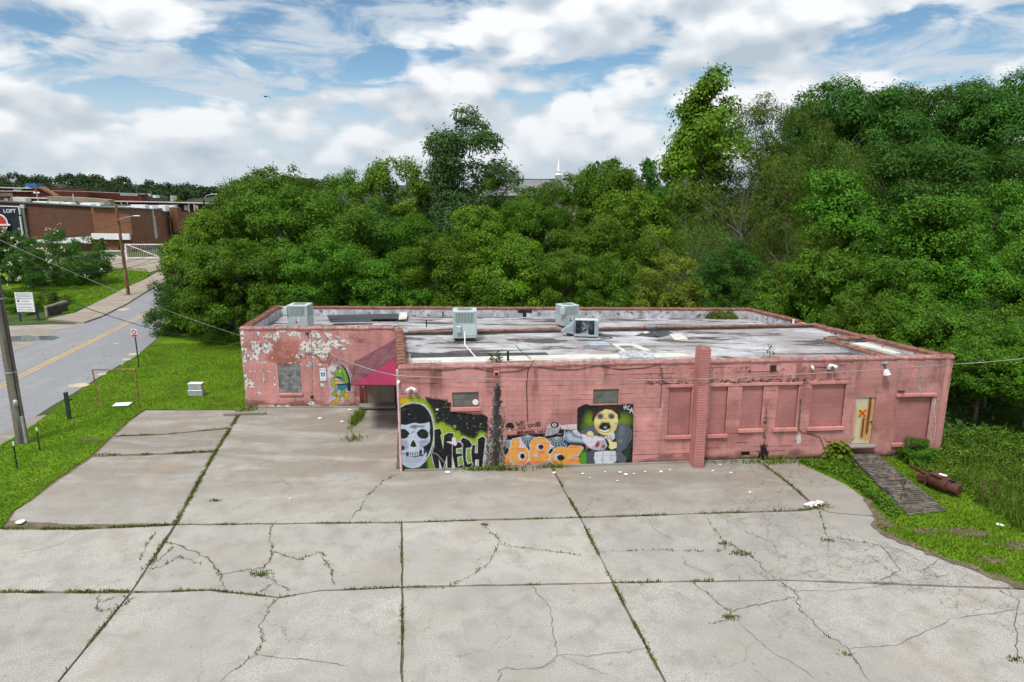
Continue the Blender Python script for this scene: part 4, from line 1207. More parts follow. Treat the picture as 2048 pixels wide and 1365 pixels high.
class Paint:
    """a thin coat of paint on a wall: colour and cover held at fine points of the wall; drawn in photograph coordinates"""
    def __init__(s, W, x0, y0, x1, y1, cell, off):
        s.W, s.off = W, off
        c = [W.sz(x, y, off) for x in (x0, x1) for y in (y0, y1)]
        u0, u1 = max(0.02, min(q[0] for q in c)), min(W.L - .02, max(q[0] for q in c))
        z0, z1 = max(0.0, min(q[1] for q in c)), max(q[1] for q in c)
        s.nu, s.nz = int((u1 - u0) / cell) + 1, int((z1 - z0) / cell) + 1
        s.U, s.Z = np.meshgrid(np.linspace(u0, u1, s.nu), np.linspace(z0, z1, s.nz))
        A = W.A + W.n * off
        s.X, s.Y = A.x + W.e.x * s.U, A.y + W.e.y * s.U
        d = s.Z - CAM_H; f = s.Y * CP - d * SP; up = s.Y * SP + d * CP
        s.px, s.py = 1024 + FPX * s.X / f, 682.5 - FPX * up / f
        s.rgb = np.zeros((s.nz, s.nu, 3)); s.al = np.zeros((s.nz, s.nu))
        s.view(0, 0, 1)
    def view(s, ox, oy, k):
        """shapes are given in an enlarged crop of the photograph"""
        s.qx, s.qy, s.k = (s.px - ox) * k, (s.py - oy) * k, k
    def put(s, cov, col):
        c = np.array(lin(col)) * .92
        s.rgb = s.rgb * (1 - cov[..., None]) + c * cov[..., None]
        s.al = cov + s.al * (1 - cov)                  # colour is held multiplied by cover
    def sdist(s, P):
        P = np.array(P, float); d = np.full(s.qx.shape, 1e9); ins = np.zeros(s.qx.shape, bool)
        for i in range(len(P)):
            a, b = P[i - 1], P[i]
            ex, ey = b - a
            t = np.clip(((s.qx - a[0]) * ex + (s.qy - a[1]) * ey) / (ex * ex + ey * ey + 1e-9), 0, 1)
            d = np.minimum(d, np.hypot(s.qx - a[0] - t * ex, s.qy - a[1] - t * ey))
            if a[1] != b[1]:
                ins ^= ((a[1] > s.qy) != (b[1] > s.qy)) & (s.qx < (b[0] - a[0]) * (s.qy - a[1]) / (b[1] - a[1]) + a[0])
        return np.where(ins, -d, d)
    def poly(s, P, col, soft=None, rough=0.0, al=1.0, seed=0):
        d = s.sdist(P)
        if rough: d = d + (fbm(s.qx / 40, s.qy / 40, seed, 4) - .5) * 2 * rough
        w = soft if soft else s.k * .55
        s.put(al * (1 - sstep(d, -w, w)), col); return s
    def line(s, pts, wd, col, al=1.0, closed=False):
        pts = [np.array(p, float) for p in pts]
        if closed: pts.append(pts[0])
        d = np.full(s.qx.shape, 1e9)
        for a, b in zip(pts, pts[1:]):
            ex, ey = b - a
            t = np.clip(((s.qx - a[0]) * ex + (s.qy - a[1]) * ey) / (ex * ex + ey * ey + 1e-9), 0, 1)
            d = np.minimum(d, np.hypot(s.qx - a[0] - t * ex, s.qy - a[1] - t * ey))
        s.put(al * (1 - sstep(d, wd / 2 - s.k * .4, wd / 2 + s.k * .5)), col); return s
    def ell(s, cx, cy, rx, ry, col, soft=.06, al=1.0, rough=0, seed=0):
        r = np.hypot((s.qx - cx) / rx, (s.qy - cy) / ry)
        if rough: r = r + (fbm(s.qx / 30, s.qy / 30, seed, 4) - .5) * 2 * rough
        s.put(al * (1 - sstep(r, 1 - soft, 1 + soft)), col); return s
    def shape(s, P, fill, edge, wd):
        s.poly(P, fill); s.line(P, wd, edge, 1, True); return s
    def build(s, name, label=None, lo=.03):
        W = s.W
        V = np.stack([s.X, s.Y, s.Z], -1).reshape(-1, 3) - np.array(bld.location)
        rgb_a = s.al.copy()
        if W is W_main:
            for o_ in op_main.values(): s.al = s.al * (1 - ((s.U > o_[0] - .01) & (s.U < o_[2] + .01) & (s.Z > o_[1] - .01) & (s.Z < o_[3] + .01)))
        i = np.arange(s.nz - 1)[:, None] * s.nu + np.arange(s.nu - 1)[None, :]
        cov = np.maximum.reduce([s.al[:-1, :-1], s.al[1:, :-1], s.al[:-1, 1:], s.al[1:, 1:]])
        q = i[cov > lo]
        F = np.stack([q, q + 1, q + 1 + s.nu, q + s.nu], 1)
        used = np.unique(F); remap = np.zeros(len(V), np.int64); remap[used] = np.arange(len(used))
        me = mesh_np(name, V[used], remap[F], mat_paint)
        at = me.color_attributes.new('paint', 'FLOAT_COLOR', 'POINT')
        s.rgb = s.rgb / np.maximum(rgb_a, 1e-3)[..., None]
        col = np.concatenate([s.rgb.reshape(-1, 3), s.al.reshape(-1, 1)], 1)[used].astype(np.float32)
        at.data.foreach_set('color', col.ravel())
        uv = me.uv_layers.new(name='wall')
        uz = np.stack([s.U.ravel(), s.Z.ravel()], 1)[used].astype(np.float32)
        li = np.empty(len(me.loops), np.int32); me.loops.foreach_get('vertex_index', li)
        uv.data.foreach_set('uv', uz[li].ravel())
        o = link(bpy.data.objects.new(name, me), bld)
        if label: o['label'] = label
        return o
mat_paint = bpy.data.materials.new('wall_paint_coat'); mat_paint.use_nodes = True
t = NT(mat_paint.node_tree)
at = t.n('ShaderNodeAttribute', attribute_name='paint')
uvn = t.n('ShaderNodeUVMap', uv_map='wall')
br = t.n('ShaderNodeTexBrick', offset=0.5, ins={'Vector': uvn.outputs[0], 'Scale': 1.0, 'Mortar Size': .007, 'Mortar Smooth': .3, 'Brick Width': .4, 'Row Height': .2})
nn = t.noise(world_pos(t), 9, 6, .65)
jf = t.math('MULTIPLY', br.outputs['Fac'], t.math('MULTIPLY', t.smooth(nn, .40, .62), .75))
colr = t.mix(jf, at.outputs['Color'], (.05, .035, .033, 1))
colr = t.mix(t.math('MULTIPLY', t.smooth(nn, .5, .8), .22), colr, (.22, .20, .20, 1))
b = t.n('ShaderNodeBsdfPrincipled', ins={'Base Color': colr, 'Roughness': .6, 'Alpha': at.outputs['Alpha'], 'Specular IOR Level': .3})
t.set(b, 'Normal', t.n('ShaderNodeBump', ins={'Strength': .5, 'Distance': .012, 'Height': t.math('SUBTRACT', t.math('MULTIPLY', nn, .3), br.outputs['Fac'])}))
t.n('ShaderNodeOutputMaterial', ins={0: b})
OFFM = .017
BK, WT = (16, 18, 22), (196, 202, 214)

# ---- skull and black lettering
P = Paint(W_main, 801, 790, 1002, 946, .02, OFFM)
P.view(800, 790, 8.53)
P.poly([(440, 40), (620, 85), (800, 100), (865, 150), (885, 295), (1200, 325), (1400, 335), (1485, 370), (1500, 520), (1480, 700), (1400, 800), (600, 800), (500, 500)], (20, 22, 26), 22, 30, 1, 3)
P.poly([(30, 900), (560, 900), (600, 1290), (30, 1300)], (30, 42, 22), 25, 25, 1, 4)
P.ell(255, 560, 350, 520, (150, 178, 28), .12, .98)
P.ell(60, 110, 120, 60, (206, 172, 24), .6, .9)
P.poly([(560, 520), (700, 470), (860, 540), (960, 640), (1100, 700), (1250, 770), (1380, 630), (1475, 645), (1450, 770), (1250, 880), (1050, 790), (900, 900), (720, 950), (560, 760)], (146, 176, 30), 40, 26, .97, 6)
P.poly([(500, 1040), (580, 1060), (580, 1290), (480, 1290), (470, 1120)], (120, 150, 30), 30, 10, .95)
rr = random.Random(4)
for i in range(46):
    x, y = rr.uniform(600, 1450), rr.uniform(150, 760)
    P.ell(x, y, rr.uniform(5, 12), rr.uniform(5, 11), (150, 170, 120) if i % 3 else (165, 188, 40), .5, .75)
for x, y, r_ in ((720, 500, 32), (820, 590, 30), (932, 542, 26), (990, 650, 34), (800, 550, 18)):
    P.ell(x, y, r_, r_, (160, 185, 40), .4, .9); P.ell(x, y, r_ * .5, r_ * .5, (60, 75, 25), .5, .8)
P.poly([(610, 240), (655, 235), (660, 262), (612, 265)], (220, 222, 222))
hood = [(10, 200), (100, 150), (220, 128), (350, 138), (440, 188), (505, 265), (552, 365), (578, 480), (592, 640), (582, 780), (546, 920), (500, 1032), (440, 1132), (335, 1232), (220, 1256), (115, 1235), (10, 1160)]
P.poly(hood, (190, 196, 210))
P.poly([(10 + (x - 10) * .965, 690 + (y - 690) * .962) for x, y in hood], (14, 17, 24))
face = [(10, 505), (100, 518), (180, 492), (255, 476), (330, 494), (420, 488), (502, 462), (514, 560), (500, 640), (516, 720), (510, 800), (460, 850), (398, 884), (442, 925), (455, 1010), (440, 1080), (380, 1160), (300, 1228), (205, 1250), (110, 1226), (10, 1150)]
P.poly(face, (184, 196, 214))
P.poly([(20, 760), (120, 780), (160, 880), (110, 960), (20, 950)], (120, 130, 150), 30, 8, .6)
P.poly([(320, 790), (480, 760), (500, 800), (400, 880), (340, 930)], (118, 128, 148), 30, 8, .6)
P.poly([(20, 1040), (420, 1040), (360, 1150), (220, 1240), (90, 1210)], (150, 160, 178), 30, 12, .5)
for e_ in ([(10, 588), (80, 584), (130, 618), (166, 660), (122, 730), (62, 752), (10, 745)], [(283, 660), (318, 610), (380, 578), (442, 600), (488, 650), (482, 720), (440, 752), (360, 750), (308, 712)]):
    P.poly(e_, (20, 24, 28))
P.line([(40, 650), (100, 640)], 8, (70, 78, 82), .7); P.line([(345, 660), (410, 655)], 8, (70, 78, 82), .7); P.line([(40, 690), (90, 690)], 6, (60, 66, 70), .7)
P.poly([(228, 742), (276, 815), (302, 890), (230, 915), (152, 890), (186, 805)], (206, 212, 222)); P.poly([(228, 762), (266, 822), (284, 878), (230, 898), (170, 878), (194, 812)], (24, 30, 30))
P.poly([(150, 550), (240, 515), (330, 530), (430, 520), (400, 555), (300, 548), (240, 590), (205, 560)], (80, 86, 100), 8, 14, .8, 9)
P.line([(190, 660), (240, 620)], 10, (50, 56, 66)); P.line([(370, 810), (420, 780)], 10, (70, 78, 92), .8)
P.poly([(10, 965), (120, 975), (250, 962), (370, 932), (442, 890), (455, 965), (400, 1040), (250, 1068), (120, 1050), (10, 1030)], (52, 56, 66), 8, 6)
P.poly([(10, 870), (60, 865), (85, 910), (60, 950), (10, 950)], (30, 34, 40), 8); P.poly([(385, 890), (455, 862), (465, 920), (420, 940)], (24, 28, 34), 8)
for i in range(10):
    x = 40 + i * 38; yy = 985 - max(0, i - 5) * 9
    if i in (2, 8): continue
    P.ell(x + 8, yy - 8, 15, 26, (200, 208, 220), .2, .95); P.ell(x + 8, yy + 46, 14, 26, (188, 196, 210), .2, .95)
for i in range(9): P.line([(60 + i * 40, 1085), (66 + i * 38, 1150)], 7, (120, 128, 146), .6)
P.line([(30, 275), (90, 240)], 9, (90, 96, 110), .7); P.line([(270, 290), (268, 390), (160, 450)], 6, (60, 66, 80), .8); P.ell(155, 335, 9, 9, (150, 160, 165), .4)
P.line([(575, 480), (590, 650), (575, 790), (505, 1020)], 8, (190, 190, 196))
letters = {'M': [(585, 595), (680, 572), (718, 655), (692, 690), (735, 915), (752, 690), (835, 645), (918, 662), (905, 760), (990, 800), (890, 880), (885, 1270), (805, 1272), (800, 1040), (768, 1165), (740, 1255), (715, 1265), (662, 1090), (675, 1272), (600, 1282), (545, 1045), (545, 985), (585, 880)],
 'E': [(890, 860), (1000, 800), (1075, 838), (1064, 905), (962, 920), (966, 1002), (1060, 990), (1066, 1052), (980, 1066), (996, 1222), (1085, 1182), (1092, 1256), (945, 1278), (890, 1040)],
 'C': [(1030, 775), (1080, 720), (1190, 780), (1235, 850), (1212, 905), (1130, 912), (1126, 1112), (1160, 1182), (1230, 1150), (1256, 1192), (1170, 1252), (1095, 1262), (1068, 1050), (1066, 880)],
 'H': [(1232, 855), (1288, 848), (1280, 992), (1320, 992), (1325, 750), (1400, 706), (1462, 736), (1440, 950), (1402, 1272), (1340, 1272), (1340, 1112), (1288, 1112), (1278, 1292), (1240, 1272), (1210, 985)]}
for x0 in (680, 790, 890, 1285): P.poly([(x0, 1030), (x0 + 14, 1030), (x0 + 62, 1290), (x0 - 8, 1290)], (196, 208, 200), 8)
for x0, x1, y0, y1 in ((965, 1050, 915, 1000), (985, 1065, 1070, 1215), (1130, 1205, 905, 1175)):
    P.poly([(x0, y0), (x1, y0), (x1, y1), (x0, y1)], (128, 160, 48), 8)
P.poly([(1440, 760), (1500, 740), (1490, 1000), (1470, 1240), (1400, 1260)], (176, 182, 196), 16, 16, .9)
for kx in 'MECH': P.line(letters[kx], 16, (212, 218, 214), 1, True)
for kx in 'MECH': P.poly(letters[kx], (13, 16, 18))
for kx in 'ECH': P.line(letters[kx], 7, (206, 214, 208), .85, True)
P.line([(560, 985), (640, 1020), (760, 1160)], 9, (170, 176, 186), .9)
P.poly([(890, 725), (945, 738), (972, 830), (948, 882), (905, 850), (800, 812), (800, 800), (885, 800)], (216, 204, 218), 6, 8)
P.poly([(560, 1275), (1250, 1262), (1400, 1270), (1350, 1300), (560, 1310)], (150, 152, 150), 12, 10, .7)
P.build('skull_mural', 'spray-painted skull in a black hood beside black lettering that reads MECH')

# ---- black streak of damp below the scupper
P = Paint(W_main, 960, 760, 1022, 946, .02, OFFM + .002)
cen = 995 - (P.py - 765) * 0.028; half = 5 + np.clip((P.py - 765) / 175, 0, 1) * 13
nz = fbm(P.px / 5, P.py / 6, 5, 5); nz2 = fbm(P.px / 2.2, P.py / 3, 9, 4)
cov = (1 - sstep(np.abs(P.px - cen + (nz - .5) * 14) / half, .75, 1.25)) * sstep(P.py, 764, 776)
P.put(cov * .95, (128, 122, 112)); P.put(cov * sstep(nz2, .46, .60), (28, 27, 25)); P.put(cov * sstep(nz, .58, .68) * .9, (188, 184, 176))
core = 1 - sstep(np.abs(P.px - cen - 2 + (nz - .5) * 12), 3, 9)
P.put(core * cov * .85, (20, 20, 18))
halo = (1 - sstep(np.abs(P.px - cen + (nz - .5) * 22) / half, .9, 2.1)) * sstep(nz2, .5, .66) * sstep(P.py, 775, 800)
P.put(halo * .6, (60, 44, 40))
P.build('damp_stain')

# ---- orange lettering with spider webs
P = Paint(W_main, 1003, 838, 1180, 942, .02, OFFM)
P.view(1000, 800, 7.314)
P.poly([(115, 520), (400, 505), (680, 495), (760, 420), (1000, 440), (1140, 470), (1260, 660), (1260, 960), (700, 985), (60, 780), (60, 640)], (13, 15, 19), 8, 6)
P.poly([(885, 372), (1130, 352), (1130, 440), (900, 432)], (206, 188, 196), 8, 8)
def web(cx, cy, rmax, a0, a1, n=7):
    spokes = [a0 + (a1 - a0) * i / n for i in range(n + 1)]
    for a in spokes: P.line([(cx, cy), (cx + rmax * math.cos(a), cy + rmax * math.sin(a))], 6, (172, 196, 206), .9)
    for k in range(1, 6):
        r_ = rmax * k / 5.5
        pts = []
        for i, a in enumerate(spokes):
            pts.append((cx + r_ * math.cos(a), cy + r_ * math.sin(a)))
            if i < n:
                am = (a + spokes[i + 1]) / 2; pts.append((cx + r_ * .88 * math.cos(am), cy + r_ * .88 * math.sin(am)))
        P.line(pts, 6, (172, 196, 206), .9)
web(405, 520, 190, .25, 2.9); web(830, 545, 210, .05, 2.9, 8); web(175, 590, 150, 1.6, 3.1, 5)
OR, OR2, LI = (222, 158, 76), (232, 128, 72), (200, 190, 208)
bq = [(178, 572), (300, 558), (288, 692), (390, 700), (428, 790), (412, 890), (345, 958), (35, 950), (130, 750)]
cq = [(735, 800), (815, 705), (900, 690), (985, 700), (1050, 652), (1180, 670), (1212, 705), (1140, 822), (980, 842), (1180, 850), (1202, 885), (1170, 945), (1000, 968), (800, 955), (735, 910)]
eq = [(440, 730), (440, 640), (480, 575), (560, 545), (650, 555), (730, 620), (735, 700), (690, 770), (735, 820), (700, 920), (610, 965), (500, 965), (430, 900), (420, 800)]
for q in (bq, eq, cq): P.poly([(x + 14, y + 2) for x, y in q], LI, 6)
P.poly([(300, 560), (385, 690), (285, 690)], LI); P.poly([(1080, 800), (1180, 670), (1218, 705), (1140, 840)], LI); P.poly([(660, 760), (800, 690), (740, 640)], (196, 186, 212))
for q in (bq, eq, cq): P.poly(q, OR); P.line(q, 8, (212, 204, 214), .9, True)
for q in ([(60, 900), (160, 880), (170, 950), (50, 950)], [(250, 720), (360, 720), (340, 770), (240, 760)], [(560, 740), (680, 740), (640, 800), (540, 790)], [(440, 880), (640, 880), (560, 960), (450, 950)], [(1030, 665), (1160, 672), (1130, 700), (1020, 700)], [(1000, 860), (1180, 860), (1180, 910), (990, 910)], [(300, 890), (400, 880), (360, 950), (250, 950)]):
    P.poly(q, OR2, 18, 10, .9)
P.poly([(120, 830), (200, 900), (260, 950), (150, 950)], (196, 176, 170), 14, 10, .8)
P.ell(318, 822, 62, 62, (205, 196, 210)); P.ell(330, 826, 34, 40, (18, 20, 24))
P.ell(585, 690, 62, 48, (196, 188, 206)); P.ell(600, 690, 38, 36, (20, 22, 28)); P.ell(535, 808, 38, 28, (190, 182, 206)); P.ell(565, 810, 10, 8, (20, 22, 28))
P.ell(850, 835, 62, 52, (200, 192, 210)); P.ell(888, 848, 52, 44, (16, 18, 20)); P.poly([(900, 815), (958, 852), (900, 890)], (16, 18, 20))
P.poly([(330, 950), (480, 935), (700, 900), (760, 960), (1080, 950), (1060, 1000), (340, 1010)], (150, 148, 158), 18, 26, .8, 8)
# small white-and-black tag above
P.poly([(690, 360), (760, 345), (900, 350), (860, 470), (760, 520), (660, 530)], (200, 190, 200), 8, 10, .8, 2)
P.ell(800, 370, 62, 42, (18, 16, 22)); P.ell(796, 368, 34, 24, (214, 208, 214)); P.ell(796, 368, 16, 11, (30, 26, 30))
for ln in ([(700, 440), (690, 500), (735, 470), (720, 420)], [(760, 420), (770, 500), (800, 430), (815, 500)], [(880, 420), (840, 450), (850, 500), (890, 500)], [(650, 530), (720, 520)]):
    P.line(ln, 15, (20, 16, 22)); P.line(ln, 6, (216, 208, 218), .8)
P.build('orange_lettering_mural', 'orange rounded graffiti letters on black with white spider webs')

# ---- shouting figure with a chainsaw
P = Paint(W_main, 1120, 800, 1274, 944, .02, OFFM + .003)
P.view(1000, 800, 7.314)
P.poly([(1135, 115), (1260, 62), (1330, 82), (1600, 76), (1800, 70), (1950, 62), (1945, 620), (1930, 930), (1250, 972), (1200, 850), (1290, 700), (1130, 480)], (20, 22, 22), 8, 6)
P.ell(1310, 320, 70, 110, (120, 150, 30), .9, .9); P.ell(1240, 400, 60, 60, (70, 100, 28), .9, .8); P.ell(1800, 300, 110, 90, (110, 140, 34), .9, .9); P.ell(1225, 860, 60, 110, (80, 150, 34), .5, .95)
P.poly([(1815, 650), (1900, 660), (1890, 860), (1820, 880)], (28, 62, 30), 12, 8, .9)
GS = (84, 92, 102)
P.poly([(1175, 460), (1290, 380), (1390, 378), (1440, 490), (1400, 590), (1180, 530)], GS, 8, 4)
P.poly([(1680, 500), (1760, 352), (1850, 350), (1930, 450), (1930, 560), (1850, 700), (1770, 760), (1850, 850), (1830, 950), (1690, 960), (1690, 700)], GS, 8, 4)
P.poly([(1265, 770), (1380, 735), (1410, 962), (1265, 965)], (70, 78, 86), 8, 4)
P.poly([(1760, 380), (1830, 400), (1800, 520), (1740, 560)], (112, 120, 132), 26, 8, .7); P.poly([(1720, 600), (1800, 560), (1780, 640)], (130, 138, 150), 16, 6, .6); P.line([(1700, 560), (1660, 640), (1700, 760)], 10, (24, 26, 30)); P.line([(1900, 470), (1850, 690)], 8, (30, 32, 36), .8)
P.poly([(1385, 765), (1520, 745), (1690, 750), (1700, 860), (1690, 962), (1405, 968), (1375, 860)], (206, 212, 218), 6)
P.line([(1508, 750), (1505, 965)], 7, (60, 64, 70)); P.ell(1640, 830, 50, 70, (176, 184, 194), .7, .7); P.poly([(1660, 920), (1740, 890), (1760, 940), (1680, 960)], (40, 40, 46), 10, 8)
P.poly([(1345, 290), (1370, 190), (1480, 105), (1660, 85), (1745, 115), (1765, 250), (1740, 300), (1700, 190), (1600, 130), (1480, 150), (1400, 250), (1375, 330)], (62, 34, 24), 8, 12)
fq = [(1385, 265), (1440, 190), (1540, 135), (1640, 150), (1718, 215), (1735, 320), (1700, 430), (1640, 512), (1520, 522), (1440, 485), (1395, 410), (1370, 345)]
P.shape(fq, (224, 208, 132), (70, 60, 40), 6)
P.poly([(1380, 330), (1440, 360), (1450, 480), (1395, 420)], (196, 180, 128), 18, 6, .7); P.poly([(1660, 330), (1730, 330), (1690, 440), (1640, 500)], (180, 176, 160), 18, 6, .7)
for cx, cy in ((1470, 240), (1632, 240)):
    P.ell(cx, cy, 56, 48, (150, 148, 150), .3, .9, .2, 3); P.ell(cx, cy + 4, 34, 30, (40, 42, 52), .5, .9, .35, 5)
    for k in range(5): P.line([(cx - 40 + k * 16, cy - 30), (cx - 30 + k * 16, cy + 36)], 6, (60, 60, 72), .7)
P.poly([(1525, 260), (1560, 265), (1575, 290), (1530, 290)], (190, 150, 90), 10)
P.poly([(1430, 400), (1490, 318), (1600, 325), (1640, 400), (1600, 470), (1520, 485), (1440, 450)], (206, 186, 112), 8); P.line([(1430, 400), (1490, 318), (1600, 325), (1640, 400), (1600, 470), (1520, 485), (1440, 450)], 6, (90, 76, 44), .9, True)
P.poly([(1450, 385), (1498, 332), (1592, 338), (1620, 392), (1600, 438), (1530, 466), (1452, 432)], (24, 24, 30)); P.poly([(1455, 428), (1530, 452), (1592, 428), (1600, 446), (1530, 474), (1456, 450)], (220, 218, 208)); P.ell(1540, 405, 24, 18, (150, 158, 168), .4)
P.poly([(1460, 520), (1520, 545), (1600, 500), (1670, 470), (1680, 560), (1640, 600), (1540, 570)], (206, 206, 210), 8); P.line([(1600, 510), (1640, 590)], 7, (40, 40, 48)); P.line([(1560, 530), (1600, 580)], 7, (40, 40, 48))
# saw
P.poly([(1060, 445), (1120, 440), (1190, 520), (1150, 560), (1060, 520)], (206, 204, 214), 10, 14, .95, 5)
P.poly([(925, 520), (950, 475), (1010, 452), (1070, 470), (1120, 520), (1260, 560), (1250, 642), (1000, 622), (940, 590)], (120, 138, 156), 8); P.poly([(960, 520), (1000, 480), (1050, 500), (1060, 540), (1240, 590), (1230, 615), (1010, 596)], (168, 184, 198), 10)
sawp = [(945, 590), (1000, 632), (1080, 645), (1160, 655), (1250, 660)]
P.line(sawp, 12, (60, 70, 82))
for i in range(16): P.ell(950 + i * 19, 606 + min(i, 5) * 9 + max(0, i - 5) * 1.5, 7, 12, (30, 34, 40), .4)
for i in range(6): P.ell(935 + i * 3, 560 - i * 22, 12, 8, (180, 186, 196), .4)
P.poly([(1190, 500), (1290, 520), (1420, 528), (1520, 560), (1575, 680), (1515, 742), (1360, 735), (1290, 690), (1220, 620)], (212, 206, 216), 8, 6); P.poly([(1330, 720), (1420, 600), (1520, 590), (1572, 680), (1515, 742), (1360, 738)], (178, 170, 190), 8)
P.line([(1330, 722), (1420, 745), (1515, 742), (1572, 682)], 8, (40, 40, 48)); P.line([(1470, 735), (1520, 600)], 6, (90, 84, 100))
P.poly([(1395, 660), (1440, 600), (1462, 640), (1440, 690), (1400, 705)], (150, 36, 48), 8, 6); P.poly([(1492, 690), (1520, 650), (1540, 680), (1510, 722)], (140, 44, 60), 8, 4)
for hq in ([(1258, 490), (1290, 458), (1340, 455), (1372, 490), (1365, 532), (1280, 534)], [(1555, 562), (1600, 570), (1640, 610), (1712, 622), (1712, 702), (1630, 732), (1585, 700), (1600, 650)]):
    P.shape(hq, (226, 216, 158), (60, 54, 40), 6)
for i in range(3): P.line([(1280 + i * 26, 500), (1284 + i * 26, 530)], 5, (90, 80, 56), .8)
P.line([(1640, 640), (1690, 660)], 5, (120, 106, 70), .8)
# initials in the corner
for ln in ([(1812, 90), (1822, 140)], [(1840, 80), (1852, 132)], [(1816, 116), (1848, 106)], [(1896, 92), (1872, 100), (1872, 140), (1900, 148)], [(1900, 190), (1925, 120), (1950, 200)], [(1908, 165), (1940, 160)]):
    P.line(ln, 11, (212, 214, 216))
P.build('chainsaw_mural', 'painted cartoon man in a grey suit shouting and holding a chainsaw')

# ---- hand-lettered tag between the murals
P = Paint(W_main, 1008, 838, 1096, 872, .016, OFFM)
P.view(1000, 800, 7.314)
P.poly([(82, 380), (100, 345), (150, 332), (190, 350), (208, 395), (200, 420), (150, 412), (90, 392)], (22, 18, 20), 6, 4); P.line([(85, 400), (130, 430), (185, 432)], 9, (30, 22, 24)); P.ell(140, 448, 16, 16, (214, 200, 200), .4)
INK = (50, 28, 32)
GLY = {'W': [[(0, 0), (.2, 1), (.5, .35), (.7, 1), (1, 0)]], 'E': [[(.9, 0), (.1, .05), (.1, 1), (1, .95)], [(.1, .5), (.8, .45)]], 'D': [[(.1, 0), (.15, 1), (.8, .8), (.85, .3), (.1, 0)]], 'O': [[(.5, 0), (.05, .5), (.5, 1), (.95, .5), (.5, 0)]],
 'N': [[(.05, 1), (.1, 0), (.8, 1), (.9, 0)]], 'R': [[(.1, 1), (.1, 0), (.8, .2), (.1, .5), (.9, 1)]], 'A': [[(0, 1), (.5, 0), (1, 1)], [(.2, .6), (.8, .6)]], 'M': [[(0, 1), (.15, 0), (.5, .7), (.85, 0), (1, 1)]], 'Z': [[(.05, .05), (.95, 0), (.05, 1), (1, .95)]],
 '@': [[(.7, .35), (.4, .3), (.35, .7), (.7, .7), (.7, .3), (.9, .8), (1, .3), (.5, 0), (0, .5), (.4, 1), (.9, .95)]], '1': [[(.3, .2), (.55, 0), (.55, 1)]], '0': [[(.5, 0), (.15, .5), (.5, 1), (.85, .5), (.5, 0)]], '3': [[(.1, .05), (.8, .1), (.4, .45), (.85, .75), (.1, 1)]], '_': [[(0, 1), (1, 1)]]}
def scrawl(txt, x, y, wd, h, slope, pen, ink):
    for i, chx in enumerate(txt):
        for st in GLY.get(chx, []):
            P.line([(x + i * wd * 1.12 + a * wd, y + b_ * h + slope * (i * wd * 1.12 + a * wd)) for a, b_ in st], pen, ink)
scrawl('WE', 240, 325, 58, 62, -.08, 8, INK); scrawl('DO', 268, 398, 50, 38, -.05, 8, INK); scrawl('ONE', 405, 360, 58, 55, -.16, 8, INK)
for j in range(3): P.line([(520, 332 + j * 24), (598, 322 + j * 24)], 5, INK)
scrawl('@DRAMZEN_1031', 250, 462, 29, 36, -.03, 8, (86, 24, 26))
P.line([(235, 440), (670, 428)], 5, (216, 150, 140), .8)
P.build('hand_lettered_tag')

# ---- green insect beside the wing door
P = Paint(W_wing, 648, 712, 708, 814, .02, OFFM)
P.view(620, 700, 8.53)
halo = [(300, 290), (400, 230), (520, 215), (620, 270), (700, 420), (740, 620), (720, 800), (640, 920), (560, 900), (380, 960), (300, 880), (340, 700), (300, 560), (290, 400)]
P.poly(halo, (206, 182, 196), 40, 40, .85, 3)
P.poly([(300, 330), (360, 270), (440, 300), (430, 360), (360, 400), (380, 470), (300, 470)], (214, 206, 204), 20, 20, .9, 5)
GN, GD, YE = (122, 168, 58), (30, 48, 30), (206, 168, 40)
P.shape([(535, 240), (610, 320), (672, 470), (694, 620), (684, 712), (640, 690), (640, 560), (590, 400)], (22, 42, 36), (14, 20, 20), 8)
P.shape([(510, 250), (540, 258), (600, 350), (648, 470), (662, 556), (608, 596), (572, 480), (520, 330)], GN, GD, 8)
P.shape([(350, 372), (415, 398), (450, 345), (520, 345), (560, 420), (585, 500), (520, 510), (470, 480), (400, 470), (440, 440), (380, 415)], GN, GD, 7)
P.poly([(430, 450), (520, 460), (570, 500), (480, 490)], (28, 62, 60), 6); P.poly([(500, 490), (580, 500), (590, 540), (520, 530)], (50, 130, 170), 6)
P.ell(470, 312, 22, 20, (60, 110, 60)); P.ell(515, 365, 18, 26, (220, 220, 216)); P.ell(512, 372, 7, 9, (20, 20, 20), .3)
P.shape([(360, 500), (410, 480), (440, 560), (450, 620), (400, 642), (366, 615)], (150, 176, 60), GD, 7); P.shape([(425, 530), (500, 532), (575, 560), (580, 600), (540, 590), (470, 575), (440, 600), (415, 570)], (214, 186, 90), (70, 56, 20), 6)
P.poly([(460, 590), (640, 570), (645, 600), (470, 620)], (18, 26, 30), 6)
P.shape([(465, 612), (640, 592), (632, 640), (600, 655), (535, 705), (485, 665)], (36, 124, 176), (16, 50, 80), 6)
P.shape([(440, 640), (492, 665), (440, 738), (482, 772), (470, 808), (372, 772)], GN, GD, 7); P.shape([(540, 695), (612, 650), (602, 725), (562, 805), (512, 808)], GN, GD, 7)
P.shape([(458, 775), (500, 800), (515, 862), (410, 945), (345, 940), (362, 885), (445, 840)], YE, (80, 60, 16), 7); P.shape([(590, 718), (698, 745), (668, 800), (664, 905), (640, 850), (604, 905), (582, 790)], YE, (96, 70, 16), 7)
P.line([(380, 900), (440, 870)], 6, (80, 60, 16)); P.line([(370, 925), (450, 890)], 5, (80, 60, 16)); P.line([(620, 800), (640, 860)], 6, (96, 70, 16))
P.line([(322, 275), (335, 215), (372, 155)], 10, (28, 30, 30)); P.line([(490, 330), (488, 250), (440, 150)], 10, (28, 30, 30))
P.build('insect_mural', 'painted green cartoon insect in blue shorts beside the wing door')

